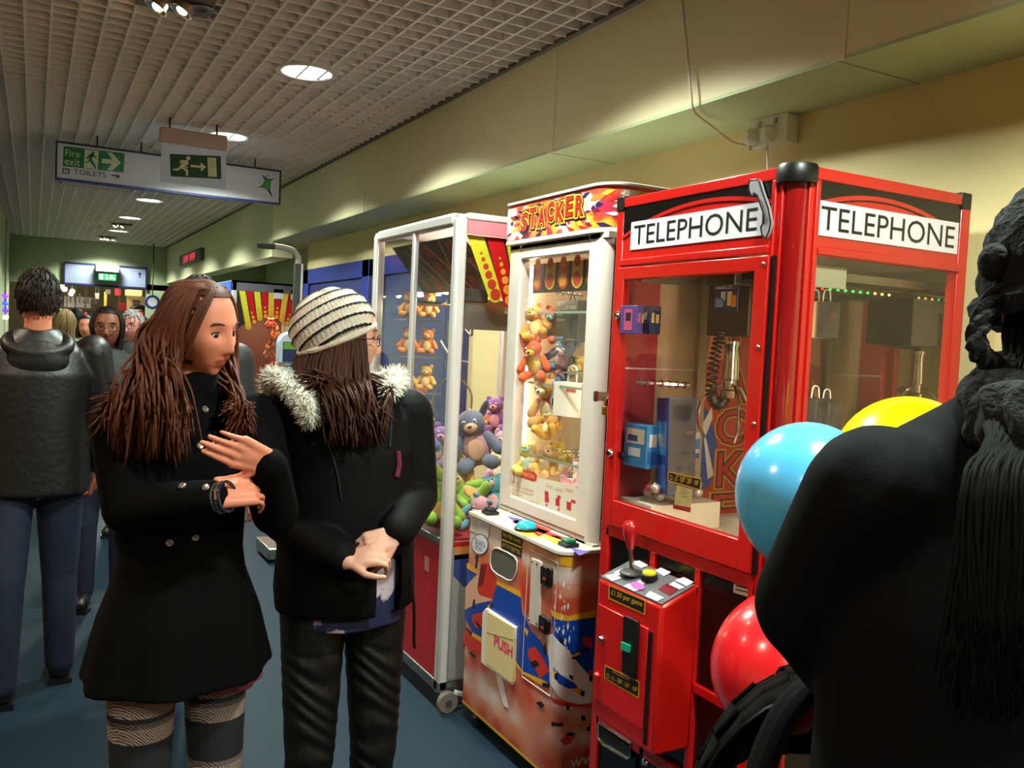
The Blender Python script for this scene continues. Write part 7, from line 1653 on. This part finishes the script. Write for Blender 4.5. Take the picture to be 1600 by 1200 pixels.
# ================================================================== BEYOND THE BULKHEAD
fb_ = MB(); fb_.boxb(-2, 6, 30.8, 31, 0, 3.2); struct('wall_far', fb_, mat('far_wall', '#8d8a6a', .7, var=.1))
struct('ceiling_far', MB().boxb(-2, 6, 16.4, 31, 2.75, 2.85), mat('far_ceiling', '#8c7d6a', .7))
struct('wall_far_left', MB().boxb(-.9, -.8, 16.4, 31, 0, 2.8), m_green); struct('wall_far_right', MB().boxb(3.6, 3.7, 16.4, 31, 0, 2.8), mat('far_wall2', '#a3996c', .7))
YB = 24.0
def fpan(name, label, cat, px0, py0, px1, py1, Y, m, th=.1, stand=False):
    a = ony(px0, py0, Y); b = ony(px1, py1, Y)
    if stand: b.z = 0
    t = thing(name, label, cat, ((a.x+b.x)/2, Y, min(a.z, b.z))); MB().boxb(a.x, b.x, Y, Y+th, b.z, a.z).build('panel', m, t, bevel=.01)
    if not stand:
        for x in (a.x+.15*(b.x-a.x), b.x-.15*(b.x-a.x)): MB().cyl((x, Y+th/2, a.z-.01), (x, Y+th/2, 2.76), .012, n=8).build('hanger_rod', m_steel, t)
    return t, a, b
m_lit = mat('lit_panel', '#fff4da', .4, emit=6)
t, a, b = fpan('shop_sign', 'grey shop fascia with black lettering far down the passage', 'sign', 100, 462, 142, 482, YB, mat('fascia_grey', '#8e9198', .5)); text('illas', lambda u, v: Vector((u, YB-.01, v)), a.x+.12, b.z+.12, .62, .24, m_black, t)
t, a, b = fpan('shop_unit', 'dark shop unit under the far grey fascia', 'shop', 100, 483, 146, 560, YB+.2, m_dark, .3, True)
t, a, b = fpan('lit_poster', 'red poster with pale flames lit from behind, far shop window', 'poster', 115, 487, 136, 503, YB-.1, mat('poster_red', '#c8281c', .4, emit=1.2), .05)
for k in range(5): u = a.x+(b.x-a.x)*(k+.5)/5; MB().prism([(u-.05, YB-.11, b.z), (u+.05, YB-.11, b.z), (u+.01*(-1)**k, YB-.11, b.z+.12+.05*(k % 2))], (0, .008, 0)).build('pale_flame', m_lit, t)
fpan('lit_window', 'bright white shop window at the far end beside the leather jacket', 'window display', 94, 483, 106, 500, YB-.3, mat('lit_white', '#fff6e6', .4, emit=7), .05)
for k, (px, py) in enumerate(((96, 447), (101, 452), (113, 455), (111, 459))):
    p = ony(px, py, 20+k); t = thing('spot_lamp', '%s warm lamp on the far ceiling' % ('first', 'second', 'third', 'fourth')[k], 'ceiling light', tuple(p), group='warm lamps on the far ceiling'); MB().ell(p, .05, None, 10, 8).build('bulb', m_fil, t); MB().cyl(p, (p.x, p.y, 2.76), .02, n=8).build('stem', m_steel, t)
fpan('hanging_notice', 'small white hanging notice far down the passage', 'sign', 149, 458, 155, 468, 22, m_white, .04); fpan('hanging_notice', 'second small pale hanging notice farther right, by the yellow post', 'sign', 165, 452, 173, 460, 21, m_signw, .04)
fpan('red_neon', 'red glowing sign high at the far shop', 'sign', 180, 449, 189, 462, 21, mat('neon_red', '#e0283c', .4, emit=1.5), .05)
fpan('red_board', 'plain red board beside the pale framed notice', 'sign', 185, 472, 199, 486, 20.5, mat('board_red', '#a81a22', .5))
t, a, b = fpan('framed_notice', 'pale yellow framed notice board on the far right shop', 'notice board', 199, 462, 226, 486, 20, mat('frame_cream', '#c9b078', .5, emit=.25)); MB().boxb(a.x+.1, b.x-.1, 19.97, 20, b.z+.1, a.z-.08).build('notice_sheet', mat('notice_brown', '#8d7a6c', .6), t)
t, a, b = fpan('lit_fascia', 'cream lit canopy over the far right shop', 'canopy', 198, 452, 222, 463, 19.6, mat('canopy_cream', '#e0c890', .5, emit=.8), .4)
t, a, b = fpan('arched_sign', 'black arched stand with a red panel and white figure', 'sign', 206, 485, 226, 540, 19, m_black, .1, True)
MB().tube([Vector(((a.x+b.x)/2+(b.x-a.x)/2*math.cos(t_), 19.05, a.z+.08*math.sin(t_))) for t_ in [math.pi*k/10 for k in range(11)]], .05, 8).build('arch_top', m_black, t)
MB().boxb(a.x+.04, b.x-.04, 18.98, 19, a.z-.30, a.z-.02).build('red_panel', mat('arch_red', '#d02430', .4, emit=.8), t); text('2', lambda u, v: Vector((u, 18.97, v)), a.x+.12, a.z-.2, .09, .13, m_white, t)
fpan('yellow_post', 'yellow post between the far shops', 'post', 163, 456, 166, 520, 22.5, mat('post_yellow', '#b89a3a', .5), .08, True)
t = thing('roundel_sign', 'round blue and white hanging sign by the right jamb of the passage', 'sign', tuple(ony(237, 470, 15.6))); p = ony(238, 472, 15.6)
MB().lathe([(.0008, -.02), (.11, -.02), (.12, 0), (.11, .02), (.0008, .02)], p, 24, Matrix.Rotation(math.pi/2, 3, 'X')).build('disc', mat('roundel_blue', '#2a3a80', .4), t); MB().lathe([(.0008, .021), (.075, .021), (.075, .024), (.0008, .024)], p, 20, Matrix.Rotation(math.pi/2, 3, 'X')).build('white_centre', m_signw, t)
MB().cyl(p+Vector((0, 0, .1)), (p.x, p.y, CZ+.02), .01, n=8).build('hanger_rod', m_dark, t)
for k, (y, pw) in enumerate(((18.5, 110), (22, 140), (26, 140))):
    p = Vector((1.2, y, 2.70)); t = thing('far_ceiling_light', '%s warm panel light on the ceiling beyond the bulkhead' % ('first', 'second', 'third')[k], 'ceiling light', tuple(p), group='panel lights beyond the bulkhead'); MB().boxb(.9, 1.5, y-.15, y+.15, 2.72, 2.75).build('panel', m_lit, t)
    L = bpy.data.lights.new('lamp', 'POINT'); L.energy = pw; L.color = (1, .85, .6); L.shadow_soft_size = .2; lo = bpy.data.objects.new('lamp', L); sc.collection.objects.link(lo); lo.parent = t; lo.location = (0, 0, -.1)
# pilaster strips and a string of coloured bulbs on the left wall
for k, (y0, y1) in enumerate(((8.2, 8.4), (10.6, 10.85), (13.6, 13.9))): MB().boxb(-.35, -.325, y0, y1, 0, 2.84).build('trim_%d' % (k+3), mat('pilaster', '#b5b79a', .5), None)['kind'] = 'structure'
t = thing('bulb_string', 'short vertical string of violet and blue fairy bulbs on the left wall', 'fairy lights', (-.33, 13.6, 1.7))
q0 = onx(8, 455, -.315); q1 = onx(9, 500, -.315); MB().tube([q0, q1], .006, 6).build('wire', m_black, t)
for k in range(4):
    c_ = ('#7a3aff', '#3a4aff', '#5a30ff', '#f0d0a0')[k]; MB().ell(q0.lerp(q1, .15+.25*k), .035, None, 10, 8).build('bulb', mat('bulb_'+c_.strip('#'), c_, .3, emit=3), t)
